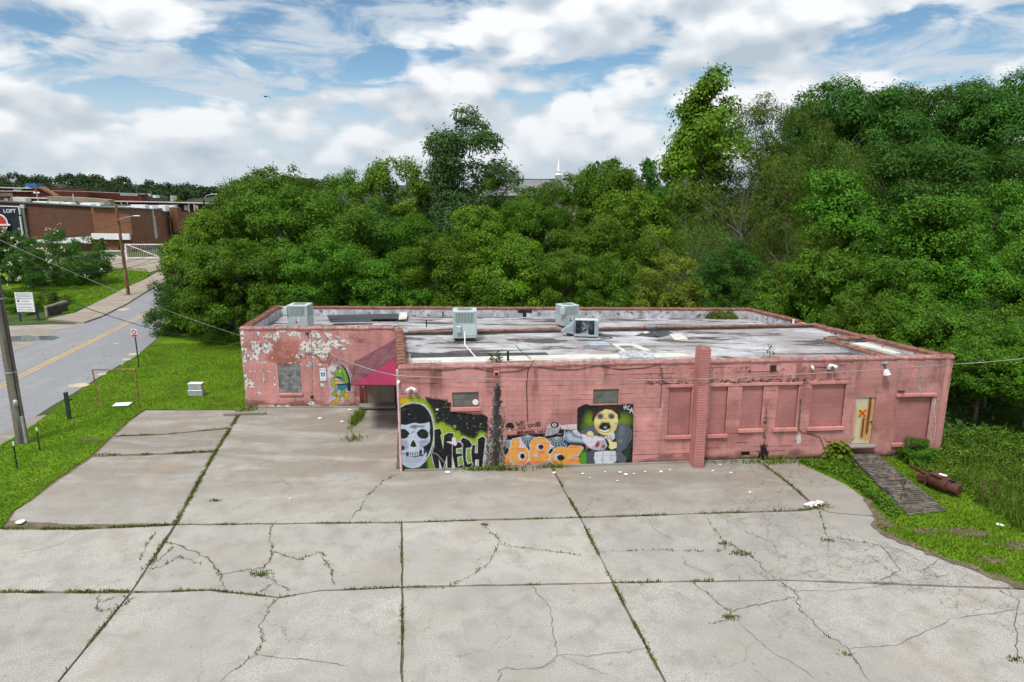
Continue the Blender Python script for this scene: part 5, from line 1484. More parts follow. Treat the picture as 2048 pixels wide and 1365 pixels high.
# ---- peeling paint on the wing
P = Paint(W_wing, 481, 658, 722, 818, .022, OFFM - .002)
P.view(480, 640, 7.18)
P.poly([(470, 320), (700, 290), (850, 300), (850, 480), (900, 560), (880, 622), (420, 622), (455, 480)], (200, 126, 106), 20, 20, .42)
spots = [(250, 210, 30, 45), (410, 222, 60, 45), (525, 240, 60, 80), (620, 165, 60, 20), (760, 200, 120, 35), (850, 245, 32, 55), (150, 320, 140, 22), (230, 450, 75, 160), (390, 400, 85, 120), (95, 565, 95, 60), (70, 480, 50, 80), (930, 385, 95, 95), (1080, 225, 100, 65), (1130, 335, 160, 70), (1065, 440, 70, 130), (1190, 470, 110, 90), (1012, 640, 70, 55), (865, 515, 85, 40), (120, 915, 75, 70), (60, 800, 40, 90), (270, 1060, 45, 32), (330, 1105, 80, 12), (450, 1238, 60, 16), (1025, 1205, 62, 38), (620, 1245, 110, 16), (1152, 640, 45, 34), (505, 685, 40, 12), (502, 950, 28, 28), (1172, 940, 55, 28), (340, 800, 12, 130), (495, 810, 10, 80), (240, 965, 130, 12), (300, 740, 130, 9), (35, 330, 30, 40), (180, 745, 80, 16), (330, 610, 70, 20),
 (1330, 330, 110, 60), (1490, 300, 60, 26), (1280, 240, 60, 60), (1430, 380, 90, 40), (1260, 430, 80, 70), (1540, 330, 70, 22), (1410, 250, 34, 22), (1480, 420, 70, 26), (1240, 180, 30, 60), (120, 1150, 30, 10), (860, 640, 30, 12), (700, 620, 190, 9)]
mask = np.zeros_like(P.px)
for (cx, cy, rx, ry) in spots:
    r_ = np.hypot((P.qx - cx) / rx, (P.qy - cy) / ry); mask = np.maximum(mask, 1 - sstep(r_, .35, 1.25))
edge = 1 - sstep(P.qx - 10 - P.qy * .04, 5, 75); mask = np.maximum(mask, edge * .62)
n1 = fbm(P.qx / 42, P.qy / 30, 11, 5); n2 = fbm(P.qx / 30, P.qy / 26, 31, 5); n3 = fbm(P.qx / 16, P.qy / 20, 41, 4)
peel = sstep(n1 + mask * .50, .73, .775)
speck = sstep(n3, .725, .75) * sstep(n2, .48, .58)
P.put(np.maximum(peel, speck * .9), (228, 222, 216))
deep = peel * sstep(n2 + mask * .10, .64, .70)
P.put(deep, (132, 134, 134)); P.put(peel * sstep(n3 + mask * .08, .69, .73) * .55, (84, 86, 88))
for ln in ([(200, 180), (210, 480)], [(255, 230), (262, 560)], [(340, 340), (335, 480)], [(1015, 180), (1022, 340)], [(1000, 380), (1000, 560)]): P.line(ln, 7, (70, 70, 74), .5)
# faint street number
for i, st in enumerate(([(0, 0), (.4, -.1), (.3, 1)], [(.9, 0), (.2, 0), (.2, .45), (.8, .55), (.6, 1), (.1, .95)], [(.1, .1), (.6, 0), (.7, .4), (.1, 1), (.9, .95)], [(.7, 1), (.7, 0), (.1, .6), (1, .6)])):
    P.line([(765 + i * 30 + a * 20, 1102 + b_ * 38) for a, b_ in st], 7, (214, 196, 190), .85)
P.build('peeling_paint')

# ---- pale scratches where creepers were torn off, moss and grime on the street front
P = Paint(W_main, 1742, 716, 1900, 895, .022, OFFM)
sr = random.Random(12)
for k in range(34):
    x, y = sr.uniform(1800, 1890), sr.uniform(722, 800)
    pts = [(x, y)]
    for j in range(sr.randint(3, 8)):
        x += sr.uniform(-5, 4); y += sr.uniform(4, 14); pts.append((x, y))
    P.line(pts, sr.uniform(.5, 1.2), (206, 178, 178), sr.uniform(.35, .85))
for pts in ([(1842, 745), (1858, 770), (1868, 800), (1862, 830), (1850, 870)], [(1872, 790), (1868, 820), (1872, 850), (1868, 880)], [(1850, 790), (1862, 806), (1870, 812)], [(1866, 832), (1858, 858), (1864, 888)]): P.line(pts, 1.6, (216, 196, 194), .9)
for k in range(14):
    x, y = sr.uniform(1760, 1885), sr.uniform(718, 732); P.line([(x, y), (x + sr.uniform(-12, 12), y + sr.uniform(-2, 6))], 1.2, (206, 178, 176), .6)
P.build('creeper_scars')
P = Paint(W_main, 1500, 760, 1680, 934, .022, OFFM)
n1 = fbm(P.px / 4, P.py / 5, 3, 5)
cov = (1 - sstep(np.hypot((P.px - 1526) / 11, (P.py - 908) / 22) + (n1 - .5) * 1.4, .6, 1.0)); P.put(cov * .93, (30, 26, 24))
cov = (1 - sstep(np.abs(P.px - 1531 + (P.py - 860) * .06 + (n1 - .5) * 12), .5, 4)) * sstep(P.py, 800, 850) * sstep(n1, .46, .6) * (P.py < 900); P.put(cov * .75, (60, 36, 34))
P.line([(1601, 800), (1599, 840), (1597, 860), (1604, 866), (1625, 870), (1640, 876), (1648, 896)], 2.6, (98, 86, 50), .6)
P.line([(1599, 835), (1597, 858)], 3, (104, 96, 44), .5)
cov = sstep(n1, .5, .64) * (1 - sstep(np.abs(P.py - 921 + (n1 - .5) * 8), 2, 7)); P.put(cov * .7, (56, 44, 38))
P.poly([(1592, 872), (1601, 868), (1603, 884), (1594, 890)], (210, 200, 198), .6, 3)
P.build('grime')
P = Paint(W_main, 1296, 724, 1700, 800, .022, OFFM)
n1 = fbm(P.px / 7, P.py / 3, 13, 5); n2 = fbm(P.px / 2.5, P.py / 9, 17, 4)
band = 1 - sstep(np.abs(P.py - (767 - (P.px - 1300) * .012) + (n1 - .5) * 10), 2, 6)
P.put(band * sstep(n1, .50, .60) * .85, (62, 40, 38)); P.put((1 - sstep(np.abs(P.py - 748), 6, 20)) * sstep(n2, .62, .70) * sstep(n1, .45, .6) * .6, (92, 48, 46))
P.put(sstep(n1, .68, .72) * band, (170, 164, 160))
P.build('grime')
# soiling along the foot of the wall, runs below the coping and faded places
P = Paint(W_main, 800, 722, 1905, 945, .045, OFFM - .0035)
top_ = ZT - P.Z
run = fbm(P.U * 3.2, P.Z * .35, 51, 5); run2 = fbm(P.U * .45, P.Z * .6, 57, 5); foot = fbm(P.U * 1.3, P.Z * 3.0, 61, 5)
P.put(sstep(run2, .55, .70) * .38, (214, 160, 150))
P.put(sstep(1 - run2, .56, .70) * .26, (158, 94, 88))
P.put(sstep(run, .56, .72) * (1 - sstep(top_, .2, 1.7)) * .36, (120, 72, 68))
P.put((1 - sstep(P.Z + (foot - .5) * .7, .02, .42)) * .62, (112, 88, 74))
P.put((1 - sstep(P.Z + (foot - .5) * .4, .0, .14)) * .75, (58, 50, 42))
P.build('wall_soiling', None, .05)
P = Paint(W_wing, 480, 658, 798, 818, .045, OFFM - .0045)
foot = fbm(P.U * 1.3, P.Z * 3.0, 71, 5); run2 = fbm(P.U * .5, P.Z * .7, 77, 5)
P.put(sstep(run2, .52, .68) * .4, (160, 92, 82))
P.put((1 - sstep(P.Z + (foot - .5) * .7, .02, .4)) * .6, (120, 92, 76))
P.build('wall_soiling', None, .05)
# dark weathered mortar lines
P = Paint(W_main, 806, 738, 1700, 900, .025, OFFM - .003)
lat = np.abs(((P.Z + .2) % .2) - .0); lat = np.minimum(lat, .2 - lat)
rowi = np.floor((P.Z + .3) / .2)
n1 = fbm(P.U * .8, rowi * 3.7, 23, 4)
free = np.ones_like(P.U)
for o_ in op_main.values(): free *= 1 - ((P.U > o_[0] - .06) & (P.U < o_[2] + .06) & (P.Z > o_[1] - .25) & (P.Z < o_[3] + .2))
P.put((1 - sstep(lat, .004, .016)) * sstep(n1, .54, .66) * .6 * free, (120, 58, 54))
tag(P.build('mortar_grime', None, .1), kind='stuff')

# ================================================================== THINGS ON THE ROOF
def local_parts(o):
    """build helper: parts in the thing's own frame"""
    def part(name, mb, mat, parent=None):
        ob = bpy.data.objects.new(name, mb.mesh(name, mat)); return link(ob, parent or o)
    return part
def ac_unit(loc, rz, label, w=1.1, dp=1.05, h=1.18, curb=0.0, box='left', vent=False):
    o = thing('rooftop_air_conditioner', loc, label, 'air conditioner', 'rooftop air conditioners', rz)
    part = local_parts(o)
    z = 0
    if curb:
        part('curb', MB().box((0, 0, curb * .35), (w * .86, dp * .86, curb * .7)), mat_tar_and_shade)
        part('base_rail', MB().box((-.04, -.03, curb * .85), (w * .98, dp * 1.0, curb * .3), 0, .01), mat_acgrey)
        z = curb
    part('casing', MB().box((0, 0, z + h * .26), (w, dp, h * .50), 0, .015), mat_acgrey)
    up = part('coil', MB().box((0, 0, z + h * .74), (w * .95, dp * .95, h * .46)), mat_acdark)
    m = MB()
    for sx in (-1, 1):
        for sy in (-1, 1): m.box((sx * (w / 2 - .06), sy * (dp / 2 - .06), z + h * .74), (.12, .12, h * .46), 0, .01)
    m.box((0, 0, z + h * .515), (w, dp, .03)); part('corner_post', m, mat_acgrey)
    g = MB(); n = 13
    for i in range(n):
        f = -w / 2 + .15 + (w - .3) * i / (n - 1)
        for s in (-1, 1): g.box((f, s * (dp / 2 - .012), z + h * .74), (.035, .02, h * .42))
    for i in range(n):
        f = -dp / 2 + .15 + (dp - .3) * i / (n - 1)
        for s in (-1, 1): g.box((s * (w / 2 - .012), f, z + h * .74), (.02, .035, h * .42))
    part('grille', g, mat_acgrey)
    # top with fan opening
    t_ = MB(); N = 24; vs = []; r0 = min(w, dp) * .36
    zt = z + h
    for k in range(N):
        a = 2 * math.pi * k / N; c, s = math.cos(a), math.sin(a)
        q = max(abs(c), abs(s)); vs.append((c / q * w / 2, s / q * dp / 2, zt))
    for k in range(N):
        a = 2 * math.pi * k / N; vs.append((r0 * math.cos(a), r0 * math.sin(a), zt + .012))
    for k in range(N):
        a = 2 * math.pi * k / N; vs.append((r0 * math.cos(a), r0 * math.sin(a), zt - .10))
    for k in range(N):
        a = 2 * math.pi * k / N; c, s = math.cos(a), math.sin(a); q = max(abs(c), abs(s)); vs.append((c / q * w / 2, s / q * dp / 2, zt - .06))
    fs = []
    for k in range(N):
        k2 = (k + 1) % N
        fs += [(k, k2, N + k2, N + k), (N + k, N + k2, 2 * N + k2, 2 * N + k), (3 * N + k, 3 * N + k2, k2, k)]
    top = part('top_panel', t_.add(vs, fs), mat_aclite)
    fan = MB()
    for k in range(4):
        a = k * math.pi / 2; fan.box((math.cos(a) * r0 * .5, math.sin(a) * r0 * .5, zt - .09), (r0 * .85, .16, .01), a, 0, .3)
    fan.cyl((0, 0, zt - .08), .08, .08, 10); part('fan', fan, mat_acdark, top)
    gd = MB()
    for r_ in (.35, .6, .85, 1.0): gd.tube([(r0 * r_ * math.cos(2 * math.pi * k / 20), r0 * r_ * math.sin(2 * math.pi * k / 20), zt + .015) for k in range(21)], .006, 4, False)
    part('fan_guard', gd, mat_galv, top)
    # panels, labels, boxes
    part('access_panel', MB().box((w * .18, -dp / 2 - .008, z + h * .25), (w * .58, .012, h * .44), 0, .003), mat_aclite if vent else mat_acgrey)
    if vent:
        v = MB(); v.box((-w * .26, -dp / 2 - .07, z + h * .30), (.2, .13, .32), 0, .01, .15); part('vent_hood', v, mat_aclite)
    else:
        part('sticker', MB().box((-.05, -dp / 2 - .018, z + h * .40), (.09, .006, .10)), mat_orange); part('sticker', MB().box((-.05, -dp / 2 - .018, z + h * .28), (.10, .006, .07)), mat_black)
        part('sticker', MB().box((.06, -dp / 2 - .018, z + h * .37), (.07, .006, .2)), mat_paper)
    if box == 'left':
        part('control_box', MB().box((-w / 2 - .07, -dp / 2 + .0, z + h * .78), (.22, .20, h * .34), 0, .01), mat_aclite)
    return o
ac_unit((G(600, 653, 3.47).x, 37.35, 3.40), R(-3), 'grey rooftop air conditioner on the wing, leftmost of the three', 1.12, 1.0, 1.28)
p = G(929, 684, 3.75); ac_unit((p.x, p.y + .5, 3.745), R(4), 'pale grey air conditioner on a curb with a white drain pipe', 1.14, 1.05, 1.22, .27, 'none', True)
p = G(1132, 650, 3.45); ac_unit((p.x + .1, p.y + .5, 3.37), R(24), 'grey air conditioner behind the open condenser unit, rightmost of the three', 1.0, .95, 1.16)
# drain pipe of the middle unit
a, b_ = G(931, 690, 3.78), G(958, 722, 3.78)
single(MB().tube([a + Vector((-.03, .1, .62)), a + Vector((-.02, -.15, .10)), a + Vector((0, -.25, .03)), b_], .028, 6), 'drain_pipe', mat_white, a, 'white drain pipe running from the middle air conditioner to the parapet', 'pipe')
# open condenser with fan and compressor
p = G(1174, 676, 3.745)
cu = thing('condenser_unit', (p.x, p.y + .35, 3.745), 'open blue-grey condenser unit with exposed fan and black compressor', 'condenser', None, R(-8))
part = local_parts(cu)
mat_cond = M_plain('condenser_paint', (.27, .33, .37), .5, .12, 3)
part('base_pan', MB().box((0, 0, .10), (1.2, .8, .08), 0, .01), mat_cond)
for sx in (-.4, .4): part('foot', MB().box((sx, -.25, .03), (.14, .2, .06)), mat_rust)
part('back_panel', MB().box((0, .34, .47), (1.15, .05, .72), 0, .01), mat_cond)
part('side_panel', MB().box((.50, -.02, .47), (.20, .7, .72), 0, .01), mat_cond)
part('side_panel', MB().box((-.56, .1, .47), (.04, .5, .72), 0, .01), mat_cond)
part('top_frame', MB().box((0, .15, .82), (1.16, .42, .04), 0, .008), mat_aclite)
f = MB()
for k in range(5):
    a = k * 2 * math.pi / 5; f.box((math.cos(a) * .16 + .02, .22, .50 + math.sin(a) * .16), (.28, .02, .17), 0, 0, .35, -a)
f.cyl((.02, .2, .5), .07, .1, 10, 'Y'); part('fan', f, mat_galv)
part('fan_shroud', MB().tube([(.02 + .34 * math.cos(2 * math.pi * k / 24), .26, .5 + .34 * math.sin(2 * math.pi * k / 24)) for k in range(25)], .03, 5, False), mat_galv)
part('compressor', MB().lathe((.27, -.12, .14), [(.15, 0), (.17, .05), (.17, .28), (.12, .36), (0, .38)], 14), mat_black)
for zz in (.2, .48): part('receiver', MB().lathe((-.40, -.08, zz), [(.0, 0), (.10, .02), (.11, .2), (.07, .24), (0, .25)], 10), mat_black)
hd = MB(); hd.add([(-.62, -.2, .70), (-.62, .3, .75), (-1.25, .1, .28), (-1.25, -.25, .25), (-.62, -.2, .12), (-.62, .3, .12)], [(0, 1, 2, 3), (0, 3, 4), (1, 5, 2), (3, 2, 5, 4), (0, 4, 5, 1)])
part('loose_panel', hd, mat_cond)
single(MB().tube([p + Vector((.6, .2, .1)), p + Vector((1.0, .15, .03)), p + Vector((1.25, -.1, .02)), p + Vector((1.0, -.25, .02)), p + Vector((.6, -.2, .05))], .018, 5), 'cable_loop', mat_cable, p, 'loop of black cable lying on the roof beside the condenser', 'cable')
for i, (x, y) in enumerate([(1135, 664), (1140, 671), (1292, 668), (1312, 672), (1330, 657)]):
    q = G(x, y, 3.76); single(MB().box(q + Vector((0, 0, .05)), (random.uniform(.25, .5), random.uniform(.15, .3), .09), random.uniform(0, 3), .02), 'roof_debris', [mat_white_mem, mat_wood][i % 2], q, ['white scrap left of the condenser, farther one', 'white scrap left of the condenser, nearer one', 'weathered board on the black roof patch', 'pale lump at the edge of the black roof patch', 'dark board beyond the black roof patch'][i], 'debris')

# rooftop greenery
def leaf_cloud(n, seed, place, leaf, up=.6, out=.4, droop=-.35):
    """n leaf faces; place(rng,n)->positions, outward directions"""
    rg = np.random.default_rng(seed)
    pos, out_d = place(rg, n)
    n = len(pos)
    nrm = out_d * out + np.array([0, 0, up]) + rg.normal(0, .38, (n, 3)); nrm /= np.linalg.norm(nrm, axis=1)[:, None]
    tang = out_d + rg.normal(0, .55, (n, 3)) + np.array([0, 0, droop])
    tang -= nrm * np.sum(tang * nrm, 1)[:, None]; tang /= np.linalg.norm(tang, axis=1)[:, None] + 1e-9
    side = np.cross(nrm, tang)
    L = (leaf[0] * rg.uniform(.65, 1.35, n))[:, None]; Wd = L * leaf[1]
    fold = nrm * L * .10
    v = np.stack([pos, pos + tang * L * .45 + side * Wd * .5 + fold, pos + tang * L - nrm * L * .12, pos + tang * L * .45 - side * Wd * .5 + fold], 1).reshape(-1, 3)
    i = np.arange(n) * 4
    return v, np.concatenate([np.stack([i, i + 1, i + 2], 1), np.stack([i, i + 2, i + 3], 1)])
def ball_place(c, r):
    def f(rg, n):
        d = rg.normal(size=(n, 3)); d /= np.linalg.norm(d, axis=1)[:, None]; d[:, 2] = np.abs(d[:, 2])
        return np.array(c) + d * np.array(r) * rg.random((n, 1)) ** .4, d
    return f
q = G(1443, 637, 3.05)
v, f = leaf_cloud(1400, 3, ball_place((0, 0, 0), (1.0, .5, .55)), (.13, .5))
o = bpy.data.objects.new('rooftop_weeds', mesh_np('rooftop_weeds', v, f, mat_weed)); o.location = q; tag(link(o), 'green clump of weeds on the rear roof by the back parapet', 'weeds')
q = G(1538, 716, 3.76)
m = MB(); m.tube([(0, 0, 0), (.02, 0, .3), (.06, .02, .55)], [.012, .008, .004], 5); m.tube([(-.25, 0, 0), (-.26, 0, .5)], [.01, .004], 5)
sap = thing('roof_sapling', q, 'thin green sapling growing on the roof right of the chimney', 'sapling'); link(bpy.data.objects.new('stem', m.mesh('stem', mat_weed)), sap)
v, f = leaf_cloud(46, 4, ball_place((.04, 0, .2), (.16, .1, .4)), (.12, .55)); link(bpy.data.objects.new('leaves', mesh_np('leaves', v, f, mat_weed)), sap)
q = G(993, 722, 3.76)
v, f = leaf_cloud(60, 5, ball_place((0, 0, .0), (.22, .06, .4)), (.3, .08), .1, .3)
o = bpy.data.objects.new('grass_tuft', mesh_np('grass_tuft', v, f, mat_weed)); o.location = q; tag(link(o), 'tuft of grass sprouting behind the front parapet', 'grass')

# ================================================================== FITTINGS ON THE WALLS
def wall_thing(W, x, y, name, label, cat, off=.02):
    u, z = W.sz(x, y, off); o = thing(name, W.p(u, z, off), label, cat, None, W.yaw); return o, local_parts(o)
for (x, y, lab) in ((823, 777, 'white twin-head floodlight above the skull mural'), (1661, 731, 'white twin-head floodlight high on the right half of the wall')):
    o, part = wall_thing(W_main, x, y, 'floodlight', lab, 'floodlight')
    part('base', MB().box((0, -.03, 0), (.12, .06, .12), 0, .02), mat_white)
    for s in (-1, 1): part('lamp_head', MB().tube([(s * .04, -.06, .02), (s * .10, -.10, 0), (s * .17, -.2, -.05)], [.035, .05, .085], 10), mat_white)
o, part = wall_thing(W_main, 1766, 742, 'wall_light', 'white wall light with drooping shade above the rusty door', 'wall light')
part('arm', MB().tube([(0, 0, .28), (0, -.12, .22), (.02, -.16, .1)], .03, 6), mat_black); part('shade', MB().tube([(.02, -.14, .12), (.06, -.2, -.12)], [.07, .16], 10), mat_white); part('back_plate', MB().box((.02, -.01, .32), (.3, .02, .1), 0, .01), mat_galv)
for (W, x, y, lab) in ((W_main, 1624, 733, 'small white camera on the upper wall right of the chimney'), (W_main, 799, 763, 'small white camera at the near corner below the awning')):
    o, part = wall_thing(W, x, y, 'security_camera', lab, 'camera')
    part('mount', MB().cyl((0, -.02, 0), .04, .05, 8, 'Y'), mat_white); part('body', MB().tube([(-.02, -.05, 0), (-.05, -.22, -.05)], .05, 8), mat_white)
o, part = wall_thing(W_main, 1801, 782, 'bell_lamp', 'small black lamp on the wall right of the door', 'lamp'); part('mount', MB().box((-.05, -.03, 0), (.12, .05, .03)), mat_black); part('head', MB().tube([(.0, -.04, 0), (.10, -.12, -.02)], [.03, .06], 8), mat_black)
for (x, y, s, lab) in ((993, 748, .17, 'dark open scupper below the front parapet above the damp streak'), (1546, 736, .2, 'rusty scupper box below the parapet right of the chimney')):
    o, part = wall_thing(W_main, x, y, 'scupper', lab, 'scupper'); part('frame', MB().box((0, -.02, 0), (s * 1.25, .05, s * 1.25), 0, .01), mat_rust if x > 1200 else mat_pink_lite); part('opening', MB().box((0, -.05, 0), (s * .8, .012, s * .8)), mat_dark_in)
# accessible parking sign on the wing
u, z = W_wing.sz(646, 750, .03)
o = thing('parking_sign', W_wing.p(u, z, .03), 'pale green and white accessible parking sign with blue wheelchair square', 'sign', None, W_wing.yaw); part = local_parts(o)
part('panel', MB().box((0, 0, 0), (.31, .012, .66), 0, .003), mat_white)
part('band', MB().box((0, -.009, .26), (.29, .006, .10)), mat_mint); part('band', MB().box((0, -.009, -.24), (.29, .006, .14)), mat_mint)
part('symbol_square', MB().box((0, -.010, .02), (.2, .006, .2)), mat_blue)
s = MB(); s.cyl((0, -.016, .085), .02, .006, 8, 'Y'); s.box((0, -.016, .03), (.022, .005, .08)); s.box((.03, -.016, .0), (.06, .005, .02)); s.box((.05, -.016, -.03), (.02, .005, .06)); s.tube([(.045 * math.cos(a) - .005, -.016, -.02 + .045 * math.sin(a)) for a in np.linspace(1.9, 6.0, 12)], .008, 4); part('wheelchair_symbol', s, mat_white)
tv, tf = text_geo('RESERVED PARKING', .035, .26); m = MB(); m.add([(x - .13, -.014, y + .24) for x, y in tv], tf); part('lettering', m, mat_signtext)
# conduit on the wing, down to a socket
u, z = W_wing.sz(622, 668, .03); u2, z2 = W_wing.sz(624, 794, .03)
o = single(MB().tube([W_wing.p(u, z, .03), W_wing.p(u2, z2, .03)], .016, 5), 'conduit', mat_galv, W_wing.p(u2, z2, .03), 'thin grey conduit running down the peeling wing wall', 'conduit')
o = single(MB().box(W_wing.p(u2, z2, .06), (.12, .1, .14), W_wing.yaw, .01), 'socket_box', mat_black, W_wing.p(u2, z2 - .07, .06), 'black socket box at the foot of the wing conduit', 'socket')
o = single(MB().box(W_wing.p(*W_wing.sz(614, 667, .05), .05), (.14, .1, .1), W_wing.yaw, .01), 'junction_box', mat_rust, W_wing.p(*W_wing.sz(614, 668, .05), .05), 'small rusty box under the wing parapet', 'junction box')

# overhead and wall cables
def sag(a, b, s, n=14):
    return [a + (b - a) * i / n - Vector((0, 0, s * 4 * (i / n) * (1 - i / n))) for i in range(n + 1)]
def cable(pts, r, mat, label): return single(MB().tube(pts, r, 5, True), 'cable', mat, pts[0], label, 'cable')
hookW = W_wing.p(*W_wing.sz(592, 705, .10), .10)
hookC = PA + Vector((-.05, -.12, 3.95))
hookR = W_main.p(W_main.L, 4.02, .25)
poleL = V2(45, 885)
pole_top = Vector((poleL.x, poleL.y, 10.6))
cable(sag(Vector((poleL.x + .2, poleL.y, 9.0)), hookW, .35), .010, mat_cable_grey, 'pale service cable from the grey pole down to the peeling wing wall')
cable([hookW, W_wing.p(*W_wing.sz(606, 714, .06), .06), W_wing.p(*W_wing.sz(612, 706, .06), .06), W_wing.p(*W_wing.sz(632, 710, .06), .06), W_wing.p(*W_wing.sz(641, 723, .06), .06), W_wing.p(*W_wing.sz(655, 722, .06), .06), W_wing.p(*W_wing.sz(658, 706, .06), .06)], .016, mat_cable, 'black cable looping across the wing wall below the service hook')
wk = W_wing.p(*W_wing.sz(658, 706, .06), .06)
cable(sag(wk, hookC, .12), .022, mat_cable_grey, 'twisted cable from the wing wall past the awning to the near corner')
main_run = sag(hookC, W_main.p(*W_main.sz(1400, 758, .75), .75), .1, 10) + sag(W_main.p(*W_main.sz(1405, 758, .75), .75), hookR, .05, 10)
cable(main_run, .018, mat_cable_grey, 'long twisted cable strung along the pink street front')
cable(sag(hookR, D(2200, 694, 24.0), .1), .018, mat_cable_grey, 'cable leaving the right end of the pink building')
cable([W_main.p(*W_main.sz(x, y, .03), .03) for x, y in ((870, 742), (905, 740), (935, 734), (965, 740), (1000, 745), (1040, 742), (1060, 734))], .011, mat_cable, 'thin black cable drooping under the coping left of the vertical one')
cable([W_main.p(*W_main.sz(x, y, .03), .03) for x, y in ((1062, 733), (1100, 738), (1150, 740), (1195, 732), (1240, 739), (1290, 736), (1318, 729), (1325, 750), (1320, 815))], .011, mat_cable, 'thin black cable drooping under the coping toward the chimney')
cable([G(1066, 722, 3.85), W_main.p(*W_main.sz(1068, 722, .05), .05), W_main.p(*W_main.sz(1056, 740, .03), .03), W_main.p(*W_main.sz(1053, 770, .03), .03), W_main.p(*W_main.sz(1055, 845, .03), .03)], .014, mat_cable, 'black cable hanging down the wall above the orange lettering')
cable([W_main.p(*W_main.sz(x, y, .03), .03) for x, y in ((1624, 735), (1636, 734), (1650, 735), (1659, 732))], .010, mat_cable, 'short cable between the small camera and the floodlight')
cable([G(1030, 690, 3.76), G(1045, 705, 3.76), G(1062, 718, 3.80)], .012, mat_cable, 'black cable lying across the front roof')

# ================================================================== RAMP, TANK AND LITTER
r0, r1 = G(1716, 899, .30), G(1742, 899, .30)
dl = W_main.p(op_main['door'][0] - .12, .27, .3); dr_ = W_main.p(op_main['door'][2] + .12, .27, .3)
el, er = G(1818, 1030, .04), G(1895, 1022, .04)
ramp = thing('wooden_ramp', (el.x, el.y, 0), 'weathered grey plank ramp leading up to the rusty door', 'ramp')
npl = 34
for i in range(npl):
    f0, f1 = i / npl, (i + .80) / npl
    jl, jr = random.uniform(-.04, .04), random.uniform(-.04, .04)
    a, b_ = dl.lerp(el, f0), dr_.lerp(er, f0); c, d = dl.lerp(el, f1), dr_.lerp(er, f1)
    e = (b_ - a).normalized()
    dz_ = Vector((0, 0, random.uniform(-.012, .008)))
    P4 = [c + e * jl + dz_, d + e * jr + dz_, b_ + e * jr + dz_, a + e * jl + dz_]
    vs = [tuple(p) for p in P4] + [(p.x, p.y, p.z - .035) for p in P4]
    m = MB(); m.add(vs, [(0, 1, 2, 3), (7, 6, 5, 4), (0, 4, 5, 1), (1, 5, 6, 2), (2, 6, 7, 3), (3, 7, 4, 0)]); m.build('plank', mat_wood, ramp)
for s, A_, B_ in ((0, dl, el), (1, dr_, er)):
    m = MB(); m.box(((A_ + B_) / 2) - Vector((0, 0, .11)), ((A_ - B_).length, .05, .14), math.atan2((B_ - A_).y, (B_ - A_).x), 0, 0, -math.asin((B_ - A_).z / (B_ - A_).length)); m.build('stringer', mat_wood, ramp)
q0, q1 = G(1868, 960, .30), G(1910, 980, .25)
tank = thing('rusty_tank', (G(1885, 985).x, G(1885, 985).y, 0), 'rusted steel tank lying on its side in the weeds by the ramp', 'tank')
ax = (q1 - q0); ax.z = 0; axn = ax.normalized(); sd_ = Vector((-axn.y, axn.x, 0))
rz_ = math.atan2(axn.y, axn.x)
c0 = (q0 + q1) / 2; c0.z = .30; K = .82
MB().tube([c0 - axn * (.62 * K), c0 - axn * (.56 * K), c0 + axn * (.25 * K)], [.25, .28, .28], 18).build('shell', mat_rust, tank)
MB().tube([c0 + axn * (.22 * K), c0 + axn * (.62 * K), c0 + axn * (.70 * K)], [.22, .22, .18], 16).build('end_drum', mat_rust, tank)
MB().box(c0 - axn * (.30 * K) + Vector((0, 0, .265)), (.5, .46, .09), rz_, .02).build('saddle_plate', mat_rust, tank)
MB().box(c0 - axn * (.12 * K) + Vector((0, 0, .325)), (.26, .16, .01), rz_ + .2).build('paper_label', mat_paper, tank)
MB().tube([c0 + axn * (.36 * K) + Vector((0, 0, .20)), c0 + axn * (.36 * K) + Vector((0, 0, .275))], .10, 12).build('filler_cap', mat_black, tank)
MB().box(c0 - axn * (.72 * K) + Vector((0, 0, -.05)), (.08, .42, .38), rz_, .01).build('flange', mat_rust, tank)
MB().box(c0 - axn * (1.25 * K) + Vector((0, 0, .12)), (.8, .11, .12), rz_, .01, 0, .12).build('channel_arm', mat_rust, tank); MB().box(c0 - axn * (.95 * K) + Vector((0, 0, -.08)), (.36, .34, .26), rz_, .02).build('bracket', mat_rust, tank)

lr = random.Random(17)
def scrap(x, y, w_, label, z=.03, name='paper_scrap', group=None):
    q = G(x, y, z); a = lr.uniform(0, 3)
    n = lr.randint(5, 7); P_ = [(w_ * lr.uniform(.35, .6) * math.cos(2 * math.pi * k / n), w_ * lr.uniform(.3, .5) * math.sin(2 * math.pi * k / n)) for k in range(n)]
    top = [(q.x + x_, q.y + y_, z + lr.uniform(.004, .03)) for x_, y_ in P_]
    m = MB(); m.prism(top, z - .004, z); return single(m, name, mat_paper, q, label, 'litter', group)
for (x, y, w_) in [(1165, 948, .12), (1240, 945, .14), (1252, 949, .2), (1268, 948, .12), (1290, 944, .12), (1322, 944, .2), (1340, 940, .1), (1210, 944, .1), (1425, 942, .12), (1462, 946, .1), (1440, 930, .1), (1180, 956, .08), (1500, 985, .09), (1235, 962, .1)]:
    scrap(x, y, w_, 'small white flake of litter on the concrete near the chairless pink wall'.replace('chairless ', ''), group='flakes of litter by the wall')
for (x, y, w_, lab) in [(895, 945, .26, 'white scrap on the concrete below the MECH lettering'), (1108, 946, .2, 'white scrap on the concrete below the orange lettering'), (640, 837, .26, 'larger white scrap before the wing wall'), (684, 844, .2, 'white scrap left of the tall grass before the awning'), (699, 820, .22, 'white scrap close to the wing wall by the insect'), (42, 1044, .34, 'white scrap at the left end of the mossy joint'), (1765, 998, .34, 'white scrap in the grass left of the ramp'), (2000, 1050, .25, 'white scrap in the grass at the right edge'), (580, 998, .1, 'tiny scrap on the big slab left of the building')]:
    scrap(x, y, w_, lab)
q = V2(1628, 1012); m = MB()
